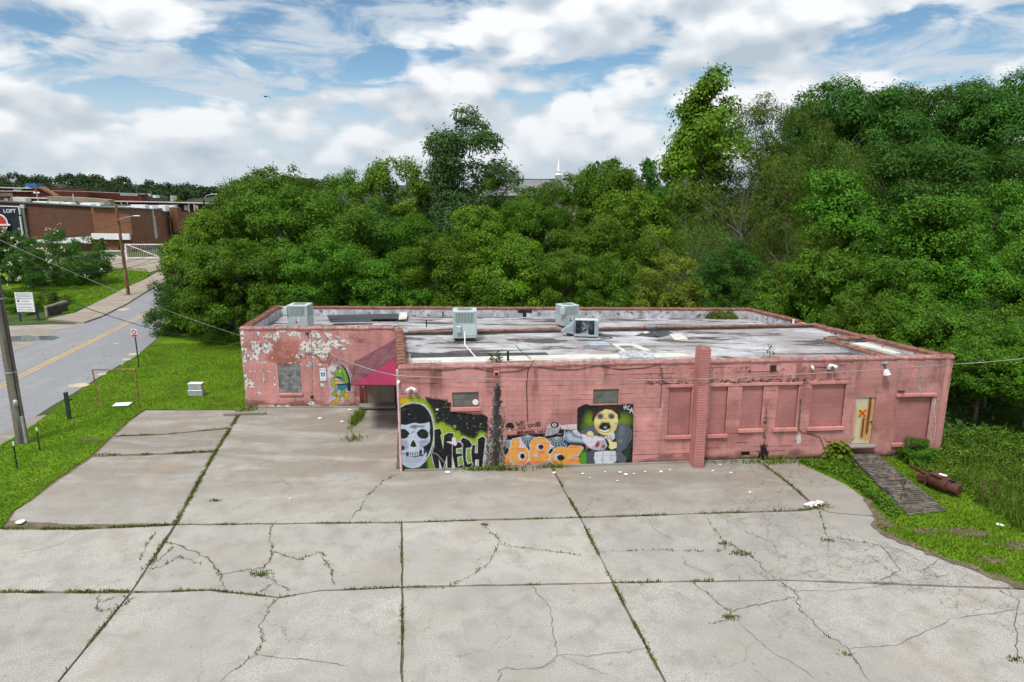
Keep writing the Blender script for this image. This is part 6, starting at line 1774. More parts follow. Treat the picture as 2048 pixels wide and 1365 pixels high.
for k in range(9): m.box((q.x + lr.uniform(-.3, .3), q.y + lr.uniform(-.12, .12), .04 + lr.uniform(0, .08)), (lr.uniform(.1, .3), lr.uniform(.06, .2), .05), lr.uniform(0, 3), .01, lr.uniform(-.4, .4))
single(m, 'rubble_heap', mat_paper, (q.x, q.y, 0), 'small heap of white rubble at the end of the weedy joint', 'rubble')
for (x0, y0, x1, y1, lab) in [(448, 831, 532, 829, 'concrete wheel stop left of the wing window'), (608, 815, 688, 812, 'brown wooden beam at the foot of the wing wall'), (497, 817, 525, 815, 'short pale board at the left foot of the wing wall')]:
    a, b_ = G(x0, y0), G(x1, y1); c = (a + b_) / 2
    single(MB().box((c.x, c.y, .07), ((b_ - a).length, .16, .13), math.atan2((b_ - a).y, (b_ - a).x), .02), 'wheel_stop' if 'stop' in lab else 'board', mat_slab_old if 'stop' in lab else mat_wood, (c.x, c.y, 0), lab, 'wheel stop' if 'stop' in lab else 'board')

# ================================================================== THE VERGE AND THE ROAD SIDE
# large grey pole at the left edge
gp = thing('utility_pole', (poleL.x, poleL.y, 0), 'thick weathered grey utility pole at the left edge by the road', 'utility pole')
MB().tube([poleL + Vector((0, 0, -.2)), poleL + Vector((0, 0, 11.5))], [.235, .165], 16).build('pole', mat_pole_grey, gp)
MB().tube([poleL + Vector((.24, -.10, 0)), poleL + Vector((.22, -.09, 1.25))], .06, 8).build('conduit', mat_galv, gp)
MB().tube([poleL + Vector((.20, -.12, 0)), poleL + Vector((.16, -.10, 11.0))], .022, 6).build('riser_cable', mat_cable, gp)
MB().tube([poleL + Vector((.10, -.20, 0)), poleL + Vector((.08, -.18, 2.1))], .018, 6).build('riser_cable', mat_cable, gp)
MB().lathe(poleL + Vector((.17, -.25, 1.72)), [(0, 0), (.09, .03), (.10, .25), (.06, .32), (0, .33)], 10).build('meter_box', mat_galv, gp)
for zz in (3.2, 6.4): MB().lathe(poleL + Vector((0, 0, zz)), [(.235, 0), (.24, .03), (.235, .06)], 16).build('band', mat_galv, gp)
MB().box(poleL + Vector((0, -.05, 10.7)), (2.2, .12, .14), .4).build('crossarm', mat_pole_grey, gp)
# two steel stakes with white tops
for (x, y, yt, lab) in ((35, 938, 884, 'black steel stake with white tip, nearer of the pair by the grey pole'), (80, 901, 856, 'black steel stake with white tip, farther of the pair by the grey pole')):
    p = V2(x, y); h = D(x - 6, yt, p.y).z
    o = thing('steel_stake', (p.x, p.y, 0), lab, 'stake', 'steel stakes on the verge')
    m = MB(); m.box((p.x, p.y, h * .42), (.05, .012, h * .86), .3); m.box((p.x, p.y + .02, h * .42), (.012, .045, h * .86), .3); m.build('shaft', mat_black, o)
    m = MB(); m.box((p.x, p.y, h * .93), (.055, .02, h * .14), .3); m.build('white_tip', mat_white, o)
# dark post with a stub arm
p = V2(139, 838); h = D(134, 785, p.y).z
o = thing('short_post', (p.x, p.y, 0), 'dark square post with a short side stub beside the road', 'post')
MB().box((p.x, p.y, h / 2), (.15, .15, h), .2, .01).build('shaft', mat_dgreen, o); MB().tube([(p.x, p.y - .02, h * .76), (p.x + .28, p.y - .05, h * .74)], .05, 8).build('stub', mat_black, o)
# rusty pipe frame
a, b_ = V2(195, 815), V2(278, 814); h = D(193, 740, a.y).z
o = thing('pipe_frame', (a.x, a.y, 0), 'rusty goalpost-shaped pipe frame of an old sign on the grass', 'sign frame')
MB().tube([a, a + Vector((.06, 0, h * .4)), a + Vector((0, 0, h))], .036, 8).build('upright', mat_rust_pipe, o)
MB().tube([b_, b_ + Vector((.03, 0, h * .5)), b_ + Vector((.02, 0, h))], .04, 8).build('upright', mat_rust_pipe, o)
MB().tube([a + Vector((-.03, 0, h)), b_ + Vector((.06, 0, h))], .036, 8).build('crossbar', mat_rust_pipe, o)
# fallen sign
p = V2(245, 811)
o = thing('fallen_sign', (p.x, p.y, 0), 'white sign panel lying flat on the grass under the pipe frame', 'sign')
MB().box((p.x, p.y, .06), (.80, .50, .02), .12, .003, .05).build('panel', mat_white, o)
m = MB()
# faint print on the face, too worn to read
for k in range(7): m.box((p.x - .26 + k * .085, p.y - .02, .0735), (.05, .10, .003), .12, 0, .05)
m.build('worn_print', M_plain('worn_print', (.42, .52, .62), .7, .1), o)
# grey cable pedestal
p = V2(391, 793)
o = thing('utility_cabinet', (p.x, p.y, 0), 'squat grey utility cabinet on the lawn left of the building', 'cabinet')
MB().box((p.x, p.y + .18, .17), (.76, .40, .34), .02, .015).build('base', mat_galv, o); MB().box((p.x, p.y + .18, .50), (.70, .34, .33), .02, .015).build('cover', M_plain('cabinet_grey', (.36, .37, .36), .6, .1), o); MB().box((p.x, p.y + .18, .685), (.74, .38, .04), .02, .01).build('lid', mat_white, o)
# no parking sign
p = V2(278, 735); zt = D(271, 658, p.y).z
o = thing('no_parking_sign', (p.x, p.y, 0), 'small red and white no parking sign on a dark green post', 'road sign')
MB().box((p.x, p.y, zt * .44), (.06, .05, zt * .9), .1).build('post', mat_dgreen, o)
MB().box((p.x - .02, p.y - .05, zt - .25), (.34, .012, .50), .1, .004).build('plate', mat_white, o)
c = Vector((p.x - .02, p.y - .065, zt - .17))
MB().tube([(c.x + .12 * math.cos(a), c.y + .012 * math.cos(a), c.z + .12 * math.sin(a)) for a in np.linspace(0, 6.2832, 21)], .022, 5, False).build('red_ring', mat_red, o)
MB().box(c, (.24, .008, .03), .1, 0, 0, .78).build('red_bar', mat_red, o)
tv, tf = text_geo('P', .15, .10, .03); m = MB(); m.add([(c.x - .05 + x, c.y + .004 + x * .1, c.z - .07 + y) for x, y in tv], tf); m.build('letter', mat_black, o)
MB().box((c.x, c.y + .003, zt - .42), (.32, .008, .11), .1).build('red_band', mat_red, o)

# truck entrance board across the road
a, b_ = V2(41, 641), V2(77, 640)
zt = D(38, 585, a.y).z; zb = D(40, 624, a.y).z
tsg = thing('entrance_board', (a.x, a.y, 0), 'white entrance board on two blue posts before the shrubs across the road', 'sign')
for q in (a, b_): MB().box((q.x, q.y, zb * .5), (.13, .10, zb + .5), 0, .01).build('post', mat_bluepost, tsg)
cx, cy = (a.x + b_.x) / 2 - .02, a.y - .08
wd = (b_.x - a.x) + .12; hh = zt - zb
MB().box((cx, cy, (zt + zb) / 2), (wd, .05, hh), 0, .005).build('panel', mat_white, tsg)
for i, (txt, y0, h_, f) in enumerate((('', .90, .07, .86), ('TRUCK ENTRANCE', .775, .085, .88), ('SHIPPING & RECEIVING', .66, .065, .90), ('', .53, .07, .55), ('', .38, .06, .80), ('', .22, .05, .82), ('', .10, .05, .86), ('', .03, .035, .80))):
    m = MB()
    z = zb + hh * y0
    if txt:
        tv, tf = text_geo(txt, hh * h_, wd * f, .01); m.add([(cx - wd * f / 2 + x, cy - .03, z + y) for x, y in tv], tf)
    else:
        r_ = random.Random(i); x = cx - wd * f / 2 + (wd * .14 if i == 3 else 0)
        while x < cx + wd * f / 2 - .1:
            l = r_.uniform(.06, .16); m.box((x + l / 2, cy - .028, z + hh * h_ * .4), (l, .004, hh * h_ * .6)); x += l + .05
    m.build('lettering', mat_signtext, tsg)
MB().box((cx - wd * .34, cy - .03, zb + hh * .57), (.16, .006, .16)).build('emblem', mat_black, tsg)
# low dark stone wall beside it
rw = thing('retaining_wall', (V2(98, 633).x, V2(98, 633).y, 0), 'low dark retaining wall sloping beside the sidewalk', 'wall')
A_, B_ = V2(97, 632), V2(137, 622)
W = Wall(A_, B_); m = MB(); hA, hB = D(97, 616, A_.y).z, D(137, 604, B_.y).z
q = [W.p(0, 0), W.p(W.L, 0), W.p(W.L, 0, -.3), W.p(0, 0, -.3)]
m.prism([(q[0].x, q[0].y, hA), (q[1].x, q[1].y, hB), (q[2].x, q[2].y, hB), (q[3].x, q[3].y, hA)], -.2, hA)
m.build('wall', M_plain('dark_stone', (.055, .05, .045), .9, .4, 3.0, .4, 12), rw)
m = MB(); m.prism([tuple(W.p(u, 0, o)[:2]) + ((hA if u <= 0 else hB) + .10,) for u, o in ((-.05, .05), (W.L + .05, .05), (W.L + .05, -.35), (-.05, -.35))], hA + .002, hA + .1)
m.build('cap', M_plain('wall_cap', (.17, .155, .13), .9, .3), rw)
pp = V2(94, 634); single(MB().box((pp.x, pp.y, .45), (.14, .14, .95), 0, .01), 'marker_post', M_plain('pale_wood', (.30, .30, .20)), (pp.x, pp.y, 0), 'pale wooden marker post beside the low wall', 'post')

# brown wooden pole with street light
wp = V2(257, 591)
wpo = thing('utility_pole', (wp.x, wp.y, 0), 'brown wooden utility pole with street light on the sidewalk', 'utility pole')
ztop = D(244, 408, wp.y).z
MB().tube([wp, wp + Vector((-.12, 0, ztop))], [.19, .12], 12).build('pole', mat_pole_brown, wpo)
zc = D(246, 406, wp.y).z
MB().box((wp.x - .1, wp.y - .1, ztop - .15), (2.9, .12, .14), .05).build('crossarm', mat_pole_grey, wpo)
for s in (-1.2, -.6, .6, 1.2): MB().lathe((wp.x - .1 + s, wp.y - .1, ztop - .08), [(.03, 0), (.06, .05), (.05, .14), (.02, .2)], 8).build('insulator', mat_galv, wpo)
za = D(250, 440, wp.y).z
MB().tube([(wp.x - .05, wp.y - .1, za), (wp.x + .9, wp.y - .2, za + .28), (wp.x + 1.7, wp.y - .3, za + .40)], .035, 6).build('lamp_arm', mat_galv, wpo)
MB().box((wp.x + 2.0, wp.y - .3, za + .40), (.62, .2, .10), 0, .03).build('lamp_head', mat_white, wpo)
MB().lathe((wp.x, wp.y, 0), [(.42, .062), (.38, .09), (.2, .10)], 14).build('collar', mat_dirt, wpo)
# street lamp farther up the road
lp = Vector((D(411, 440, 118).x, 118, 0)); zt = D(411, 396, 118).z
o = thing('street_lamp', lp, 'dark street lamp with curved pale arm left of the treetops', 'street lamp')
MB().tube([lp, lp + Vector((0, 0, zt))], .12, 8).build('post', mat_black, o)
MB().tube([lp + Vector((0, 0, zt - .3)), lp + Vector((.5, 0, zt + .35)), lp + Vector((1.5, 0, zt + .6))], .07, 6).build('arm', mat_galv, o)
MB().box(lp + Vector((1.95, 0, zt + .6)), (1.0, .3, .14), 0, .04).build('lamp_head', mat_white, o)

# wires on the left
def wire(x0, y0, Y0, x1, y1, Y1, s, lab, r=.012, mat=None):
    a, b_ = D(x0, y0, Y0), D(x1, y1, Y1); cable(sag(a, b_, s, 18), r, mat or mat_cable, lab)
Yp = poleL.y
wire(6, 512, Yp, 335, 487, 58, .45, 'uppermost of the black wires crossing from the grey pole toward the trees')
wire(7, 530, Yp, 338, 493, 58, .75, 'second black wire from the grey pole toward the trees')
wire(8, 534, Yp, 340, 499, 58, .95, 'third black wire from the grey pole toward the trees')
wire(10, 552, Yp, 330, 520, 56, .30, 'lowest black wire from the grey pole toward the trees')
a = D(12, 548, Yp); cable(sag(a, Vector((PE.x, PE.y - .05, 3.35)), .55, 18), .014, mat_cable, 'dark service wire sagging from the grey pole to the wing corner')
a = Vector((wp.x - .1, wp.y, D(246, 447, wp.y).z)); wire(-60, 508, 78, 246, 446, wp.y, .3, 'thin wire from the left up to the brown pole', .02); wire(247, 446, wp.y, 372, 420, 100, .4, 'thin wire from the brown pole toward the warehouse pier', .02)

# ================================================================== FAR SIDE: GATES, WAREHOUSE, MILL, HILLS
structure(MB().prism([tuple(V2(*p)[:2]) for p in [(190, 535), (300, 545), (360, 530), (360, 512), (200, 518)]], -.2, .045).build('driveway', mat_walk))
def gate(x0, x1, yt, yb, label, Y):
    a, b_ = D(x0, yb, Y), D(x1, yb, Y); zt = D(x0, yt, Y).z; z0 = max(.1, a.z)
    o = thing('metal_gate', (a.x, Y, 0), label, 'gate')
    for x in (a.x, b_.x): MB().box((x, Y, zt / 2), (.18, .18, zt)).build('gate_post', mat_white, o)
    for z in (z0 + .15, zt - .1): MB().box(((a.x + b_.x) / 2, Y, z), (b_.x - a.x, .1, .14)).build('rail', mat_white, o)
    L = math.hypot(b_.x - a.x, zt - z0); MB().box(((a.x + b_.x) / 2, Y - .06, (zt + z0) / 2), (L, .06, .10), 0, 0, 0, math.atan2(zt - z0, b_.x - a.x)).build('brace', mat_white, o)
    m = MB(); n = int((b_.x - a.x) / .28)
    for i in range(1, n): m.box((a.x + (b_.x - a.x) * i / n, Y + .03, (zt + z0) / 2), (.035, .03, zt - z0 - .2))
    tag(m.build('bars', M_plain('gate_bars', (.45, .45, .44), .6, .1), o), kind='stuff')
    return o
gate(203, 250, 501, 517, 'low white barred gate left of the brown pole', 104)
gate(254, 329, 488, 518, 'tall white gate with diagonal brace right of the brown pole', 106)
q = V2(197, 532); single(MB().box((q.x, q.y, 1.3), (.6, .6, 2.6), .1, .03), 'gate_pier', M_plain('pier_brown', (.10, .06, .045), .9, .3), (q.x, q.y, 0), 'dark brown gate pier at the end of the flowering shrub', 'pier')

def M_brickfar(name, c1, c2, mortar):
    m = bpy.data.materials.new(name); m.use_nodes = True
    t = NT(m.node_tree); pos = world_pos(t)
    s3 = t.n('ShaderNodeSeparateXYZ', ins={0: pos})
    v = t.n('ShaderNodeCombineXYZ', ins={0: t.math('ADD', s3.outputs[0], t.math('MULTIPLY', s3.outputs[1], .7)), 1: s3.outputs[2], 2: 0.0})
    br = t.n('ShaderNodeTexBrick', ins={'Vector': v.outputs[0], 'Scale': 1.0, 'Color1': (*c1, 1), 'Color2': (*c2, 1), 'Mortar': (*mortar, 1), 'Mortar Size': .012, 'Brick Width': .42, 'Row Height': .14})
    n = t.noise(pos, .35, 5, .6)
    mp = t.n('ShaderNodeMapping', ins={0: pos}); mp.inputs['Scale'].default_value = (.15, .15, 1.6)
    n2 = t.noise(mp.outputs[0], 1.5, 5, .6)
    c = t.mix(t.math('MULTIPLY', t.smooth(n, .35, .7), .45), br.outputs[0], tuple(x * .6 for x in c1) + (1,))
    c = t.mix(t.math('MULTIPLY', t.smooth(n2, .45, .7), .4), c, tuple(x * .72 for x in c2) + (1,))
    b = t.n('ShaderNodeBsdfPrincipled', ins={'Base Color': c, 'Roughness': .9, 'Specular IOR Level': .15}); t.n('ShaderNodeOutputMaterial', ins={0: b})
    return m
br_dark = M_brickfar('warehouse_brick_dark', (.155, .076, .050), (.125, .060, .040), (.10, .07, .055))
br_mid = M_brickfar('warehouse_brick', (.27, .125, .072), (.225, .10, .058), (.17, .11, .08))
br_red = M_brickfar('mill_brick', (.19, .052, .038), (.16, .042, .032), (.14, .07, .06))
mat_glassfar = M_plain('far_window', (.30, .34, .36), .25, .2, .6)
mat_tan = M_plain('tan_stucco', (.23, .20, .15), .9, .2, .5)
mat_trim = M_plain('pale_roof_edge', (.50, .47, .43), .7, .1, .3)
mat_flatroof = M_plain('far_flat_roof', (.25, .24, .23), .9, .2, .2)

def strip(o, name, mat, pts, th=.5):
    """upright panel from (x, ytop, ybottom, Y) corners in the photograph, with real thickness"""
    m = MB()
    for (xa, ta, ba, Ya), (xb, tb, bb, Yb) in zip(pts, pts[1:]):
        A0, A1, B0, B1 = D(xa, ba, Ya), D(xa, ta, Ya), D(xb, bb, Yb), D(xb, tb, Yb)
        A0.x, B0.x = A1.x, B1.x                                  # keep edges plumb
        d = Vector((B1.x - A1.x, B1.y - A1.y, 0)).normalized(); n = Vector((-d.y, d.x, 0)) * th
        vs = [A0, B0, B1, A1, A0 + n, B0 + n, B1 + n, A1 + n]
        m.add(vs, [(0, 1, 2, 3), (5, 4, 7, 6), (3, 2, 6, 7), (1, 0, 4, 5), (0, 3, 7, 4), (2, 1, 5, 6)])
    return m.build(name, mat, o)
wh = thing('brick_warehouse', (D(181, 500, 122).x, 122, 0), 'brown brick warehouse with white band and billboard across the road', 'building')
strip(wh, 'wall', br_dark, [(-160, 398, 515, 126), (0, 403, 510, 124), (181, 413, 506, 122)])
strip(wh, 'wall', br_mid, [(181.5, 414, 504, 121.7), (258, 416, 500, 121.5), (306, 419, 494, 133), (337, 421, 474, 142)])
strip(wh, 'pier', br_mid, [(337, 415, 470, 141.3), (354, 416, 466, 140.6), (355, 416, 466, 146)], 1.0)
strip(wh, 'wall', br_mid, [(355, 424, 470, 148), (400, 425, 468, 152)])
strip(wh, 'band', mat_white, [(70, 480.5, 487, 121.0), (181, 473, 487, 121.2)], .3)
strip(wh, 'band', mat_white, [(182, 467, 479, 121.0), (258, 468, 480, 120.8), (306, 464, 475, 132.2)], .3)
for pts in ([(-160, 396, 400, 125.7), (0, 401.5, 404.5, 123.7), (181, 412, 414, 121.6)], [(181.5, 412.5, 415, 121.2), (258, 415, 417.5, 121), (306, 418, 420.5, 132.6), (337, 420, 422, 141.6)]): strip(wh, 'roof_edge', mat_acdark, pts, .8)
roofp = [D(-160, 400, 126), D(0, 404, 124), D(181, 414, 122), D(258, 417, 122), D(306, 420, 133.4), D(337, 422, 142.2), D(354, 418, 160), D(-160, 395, 160)]
MB().prism([(p.x, p.y + .7) for p in roofp], 6.0, 7.0).build('roof', mat_flatroof, wh)
strip(wh, 'downpipe', mat_trim, [(42, 415, 478, 123.0), (46, 415, 478, 123.0)], .3); strip(wh, 'downpipe', mat_trim, [(304.5, 420, 477, 132.0), (307, 420, 477, 132.4)], .3); strip(wh, 'downpipe', mat_trim, [(309, 432, 476, 133.2), (310.5, 432, 476, 133.6)], .3)
strip(wh, 'rain_hopper', mat_trim, [(39, 410, 417, 122.8), (47, 410, 417, 122.8)], .5)
for (x0, x1, y0, y1, Y) in ((98, 118, 404, 412, 128), (122, 142, 405, 413.5, 128), (160, 182, 408, 413, 126), (161, 199, 406, 415, 134), (252, 290, 410, 418, 130), (316, 330, 411, 421, 138), (331, 345, 413, 421, 143), (25, 50, 396, 402, 134), (65, 92, 403, 407, 130)):
    strip(wh, 'roof_unit', mat_white if x0 > 60 else mat_trim, [(x0, y0, y1 + 2, Y), (x1, y0 + .5, y1 + 2, Y)], 1.6)
p = D(300, 421, 134); MB().lathe((p.x, p.y, p.z - .2), [(.9, 0), (.9, .15), (.62, .25), (.60, .85), (.4, 1.0), (0, 1.05)], 14).build('exhaust_hood', mat_white, wh)
# billboard
bb = thing('billboard', (D(38, 478, 121.8).x, 121.8, 0), 'navy billboard with white lettering and red disc on the warehouse', 'sign')
strip(bb, 'panel', M_plain('navy_panel', (.015, .022, .04), .6, .2, .4), [(-60, 411, 476, 122.9), (37, 414, 476, 122.4)], .25)
strip(bb, 'frame', mat_white, [(-60, 410, 411.6, 122.8), (37, 413, 414.6, 122.3)], .3); strip(bb, 'frame', mat_white, [(36, 413.5, 430, 122.3), (37.6, 413.5, 430, 122.3)], .3); strip(bb, 'frame', mat_white, [(38, 433, 474, 122.3), (40, 433, 474, 122.3)], .3)
a, b_ = D(8, 426, 122.2), D(32.5, 426, 122.05); h = D(8, 418.5, 122.2).z - a.z
tv, tf = text_geo('LOFT', h, (b_ - a).length, .015); e = (b_ - a).normalized(); m = MB(); m.add([(a.x + e.x * x, a.y + e.y * x - .05, a.z + y) for x, y in tv], tf); m.build('lettering', mat_white, bb)
c = D(-2, 446, 122.1); r_ = 15.5 * 122 / 1365
for nm, rr_, mt, dy_ in (('disc_edge', r_ * 1.18, mat_white, .0), ('disc', r_, mat_red, -.06)): MB().tube([(c.x, c.y + dy_ - .05, c.z), (c.x, c.y + dy_ - .12, c.z)], rr_, 28).build(nm, mt, bb)
MB().box((c.x + .3, c.y - .25, c.z - .35), (r_ * 2.6, .05, .28)).build('bar', mat_white, bb)

mill = thing('brick_mill', (D(110, 410, 205).x, 205, 0), 'long red brick mill with pale roof edges behind the warehouse', 'building')
strip(mill, 'wall', br_red, [(-140, 372, 425, 190), (70, 376, 425, 188), (96, 374, 425, 187)], 1.0)
strip(mill, 'roof_edge', mat_trim, [(-140, 371, 373.5, 189), (62, 376.2, 378, 187)], 1.2); strip(mill, 'roof_edge', mat_trim, [(-140, 380, 381.5, 188.5), (70, 382.5, 384, 187.2)], .5); strip(mill, 'roof_edge', mat_trim, [(22, 394.5, 396.5, 168), (94, 396.5, 398.5, 168)], 2.0)
strip(mill, 'wall', br_red, [(22, 396, 420, 169), (94, 398, 420, 169)], .5)
strip(mill, 'gable_end', br_red, [(74, 375, 425, 185), (110, 393, 425, 183)], 1.0)
strip(mill, 'roof_edge', mat_pole_brown, [(62, 375.5, 377.5, 184), (80, 373.5, 378, 183.5), (109, 391.5, 394, 182.5)], 1.5)
strip(mill, 'wall', br_red, [(82, 373, 420, 208), (180, 382, 420, 214), (285, 391, 425, 222)], 1.0)
strip(mill, 'roof_edge', mat_trim, [(96, 381, 382, 206), (180, 383.5, 384.3, 213), (240, 386, 387, 217)], 1.0)
strip(mill, 'wall', br_red, [(276, 387, 420, 221), (291, 388, 420, 222), (336, 396, 420, 262)], 1.0)
for i in range(9):
    x = 296 + i * 4.6; strip(mill, 'window', mat_acdark, [(x, 391.5 + i * .75, 402, 224 + i * 4.1), (x + 2.2, 391.8 + i * .75, 402, 225.5 + i * 4.1)], .3)
strip(mill, 'roof_edge', mat_trim, [(289, 387.5, 389, 221), (336, 395.2, 396.2, 261)], 1.5)
strip(mill, 'skylight', mat_glassfar, [(240, 386, 391.5, 214), (275, 387.5, 392.5, 216)], 2.0)
for x, y in ((295, 388), (312, 391)): strip(mill, 'roof_unit', mat_white, [(x, y, y + 5, 226), (x + 7, y, y + 5, 227)], 2.0)
strip(mill, 'wall', br_red, [(218, 404, 430, 176), (330, 406, 432, 178), (450, 409, 440, 180)], 1.0)
strip(mill, 'roof_edge', mat_trim, [(218, 402, 403.8, 174), (330, 404.3, 406, 176), (450, 407.3, 409, 178)], 2.0)
for x in (368, 388, 300, 316): strip(mill, 'window', mat_glassfar, [(x, 411, 421, 177), (x + 8, 411.3, 421.3, 177.3)], .4)
strip(mill, 'window', mat_dark_in, [(348, 407.5, 412, 176.8), (360, 407.8, 412.4, 177)], .4)
for x in (346, 377, 387.5): strip(mill, 'downpipe', mat_trim, [(x, 408, 424, 176.5), (x + 1.2, 408, 424, 176.6)], .3)
for x in (8, 20, -20): strip(mill, 'window', mat_glassfar, [(x, 397, 404, 187), (x + 7, 397.3, 404.3, 187)], .4)
strip(mill, 'window', mat_glassfar, [(26, 375, 382, 187.5), (42, 375.4, 382.2, 187.4)], .5)
tan = thing('tan_annex', (D(96, 412, 158).x, 158, 0), 'low tan annex with small dark windows behind the warehouse roof', 'building')
strip(tan, 'wall', mat_tan, [(94, 393, 415, 160), (150, 395, 416, 161), (218, 400, 418, 162)], 3.0)
for x in (107, 128, 146): strip(tan, 'window', mat_dark_in, [(x, 403, 408.5, 159.6), (x + (8 if x != 128 else 3.5), 403.2, 408.7, 159.7)], .4)
strip(tan, 'mast', mat_trim, [(144.6, 388, 412, 158), (145.6, 388, 412, 158)], .2)
bl = thing('blue_shed', (D(60, 375, 215).x, 215, 0), 'small bright blue roof above the mill', 'shed'); strip(bl, 'roof', M_plain('blue_roof', (.03, .15, .38), .6, .1), [(50, 367.5, 374, 214), (72, 368, 374.5, 214)], 3.0); strip(bl, 'wall', mat_white, [(50, 374, 382, 215), (72, 374.5, 382, 215)], 2.0)
gb = thing('grey_block', (D(350, 400, 280).x, 280, 0), 'small pale grey building below the wooded hill', 'building'); strip(gb, 'wall', mat_trim, [(340, 392.5, 404, 280), (353, 393, 404, 281)], 6.0); strip(gb, 'window', mat_acdark, [(345, 395, 397, 279.6), (349, 395.1, 397.1, 279.8)], .4)
# flood lamps on the mill roof
o = thing('lamp_mast', (D(75, 395, 166).x, 166, 0), 'twin lamp mast standing above the warehouse roof', 'lamp mast'); zb = D(75, 397, 166).z; zt = D(75, 386, 166).z
MB().tube([(o.location.x, 166, 0), (o.location.x, 166, zt)], .1, 6).build('mast', mat_trim, o)
for s in (-.45, .45): MB().box((o.location.x + s, 165.9, zt), (.5, .3, .4), 0, .1).build('lamp_head', mat_white, o)

# wooded hills on the skyline
hr = np.random.default_rng(5)
hx = np.linspace(-560, 700, 70); hv, hf = [], []
def ridge(x): return 13.0 + 6.5 * math.sin(x * .011 + 1.1) + 3.5 * math.sin(x * .031) + 2 * math.sin(x * .07 + 2)
for i, x in enumerate(hx):
    for (Y, k) in ((360, 0.0), (430, .45), (520, .8), (640, .9), (900, .4)): hv.append((x, Y, max(-.3, ridge(x) * k - .3)))
hf = [(i * 5 + j, (i + 1) * 5 + j, (i + 1) * 5 + j + 1, i * 5 + j + 1) for i in range(len(hx) - 1) for j in range(4)]
structure(MB().add(hv, hf, True).build('hills', M_plain('hill_floor', (.022, .038, .014), .95, .4, .05)))
mat_hill = M_leaf('hill_foliage', (.028, .055, .026), .45, .15, .0, .7)
def woods(name, n, xr, yr, per, leaf, label, seed, hgt=(5, 9), ground=None):
    rg = np.random.default_rng(seed); Vs, Fs, off = [], [], 0
    for i in range(n):
        x, y = rg.uniform(*xr), rg.uniform(*yr); r_ = rg.uniform(3.2, 6.0); zg = ground(x, y)
        v, f = leaf_cloud(per, int(rg.integers(1e6)), ball_place((x, y, zg + rg.uniform(*hgt) - r_ * .8), (r_, r_, r_ * 1.15)), leaf, .6, .7)
        Vs.append(v); Fs.append(f + off); off += len(v)
    o = link(bpy.data.objects.new(name, mesh_np(name, np.concatenate(Vs), np.concatenate(Fs), mat_hill)))
    return tag(o, label, 'woods', kind='stuff')
def hz(x, y):
    k = np.interp(y, [360, 430, 520, 640, 900], [0, .45, .8, .9, .4]); return max(0, ridge(x) * k)
woods('distant_woods', 330, (-420, -140), (385, 640), 120, (1.9, .7), 'dark wooded hills on the skyline beyond the mill', 9, (4, 8), hz)
# water tower
wt = D(180, 362, 640)
o = thing('water_tower', (wt.x, 640, 0), 'white water tower rising above the wooded skyline', 'water tower')
MB().lathe((wt.x, 640, 0), [(3.2, 0), (3.0, wt.z - 3), (5.5, wt.z), (6.2, wt.z + 1.2), (6.2, wt.z + 3.6), (5.4, wt.z + 4.6), (2.0, wt.z + 5.6), (.0, wt.z + 5.8)], 24).build('tank', M_plain('tower_white', (.70, .72, .74), .6, .05), o)
MB().lathe((wt.x, 640, wt.z + 5.6), [(1.0, 0), (1.0, 1.0), (.5, 1.6), (0, 1.8)], 12).build('finial', mat_white, o)
for i, (x, yt, lab) in enumerate(((88, 357, 'thin radio mast on the skyline left of the water tower'), (124, 360, 'lattice mast on the skyline beside the water tower'), (128, 360.5, 'second lattice mast on the skyline beside the water tower'), (273, 364, 'faint mast on the skyline right of the water tower'))):
    a = D(x, 378, 520); zt = D(x, yt, 520).z; single(MB().tube([(a.x, 520, 5), (a.x, 520, zt)], [.35, .12], 5), 'radio_mast', mat_acdark, (a.x, 520, 5), lab, 'mast')
# church beyond the trees
c0 = D(1117, 358, 150)
ch_ = thing('church', (c0.x, 150, 0), 'church with grey roof and slim white steeple beyond the trees', 'church')
a, b_, zt = D(1028, 372, 150), D(1125, 372, 150), D(1070, 360, 150).z
MB().prism([(a.x - 8, 148), (b_.x + 4, 148), (b_.x + 4, 162), (a.x - 8, 162)], 0, zt - 3.2).build('wall', mat_tan, ch_)
m = MB(); m.add([(a.x - 8.5, 147, zt - 3.3), (b_.x + 4.5, 147, zt - 3.3), (b_.x + 4.5, 155, zt), (a.x - 8.5, 155, zt), (b_.x + 4.5, 163, zt - 3.3), (a.x - 8.5, 163, zt - 3.3)], [(0, 1, 2, 3), (3, 2, 4, 5), (0, 3, 5), (1, 4, 2), (0, 5, 4, 1)]); m.build('roof', M_plain('slate_grey', (.16, .165, .175), .8, .1, .5), ch_)
zs = D(1117, 352, 155).z; zz = D(1117, 344, 155).z; ztp = D(1117, 306, 155).z; x0 = D(1117, 350, 155).x
MB().lathe((x0, 155, 0), [(.75, 0), (.75, zs), (.85, zs + .1), (.85, zs + .3), (.42, zs + .4), (.42, zz), (.55, zz + .1), (.22, zz + .3), (.0, ztp)], 8).build('steeple', mat_white, ch_)

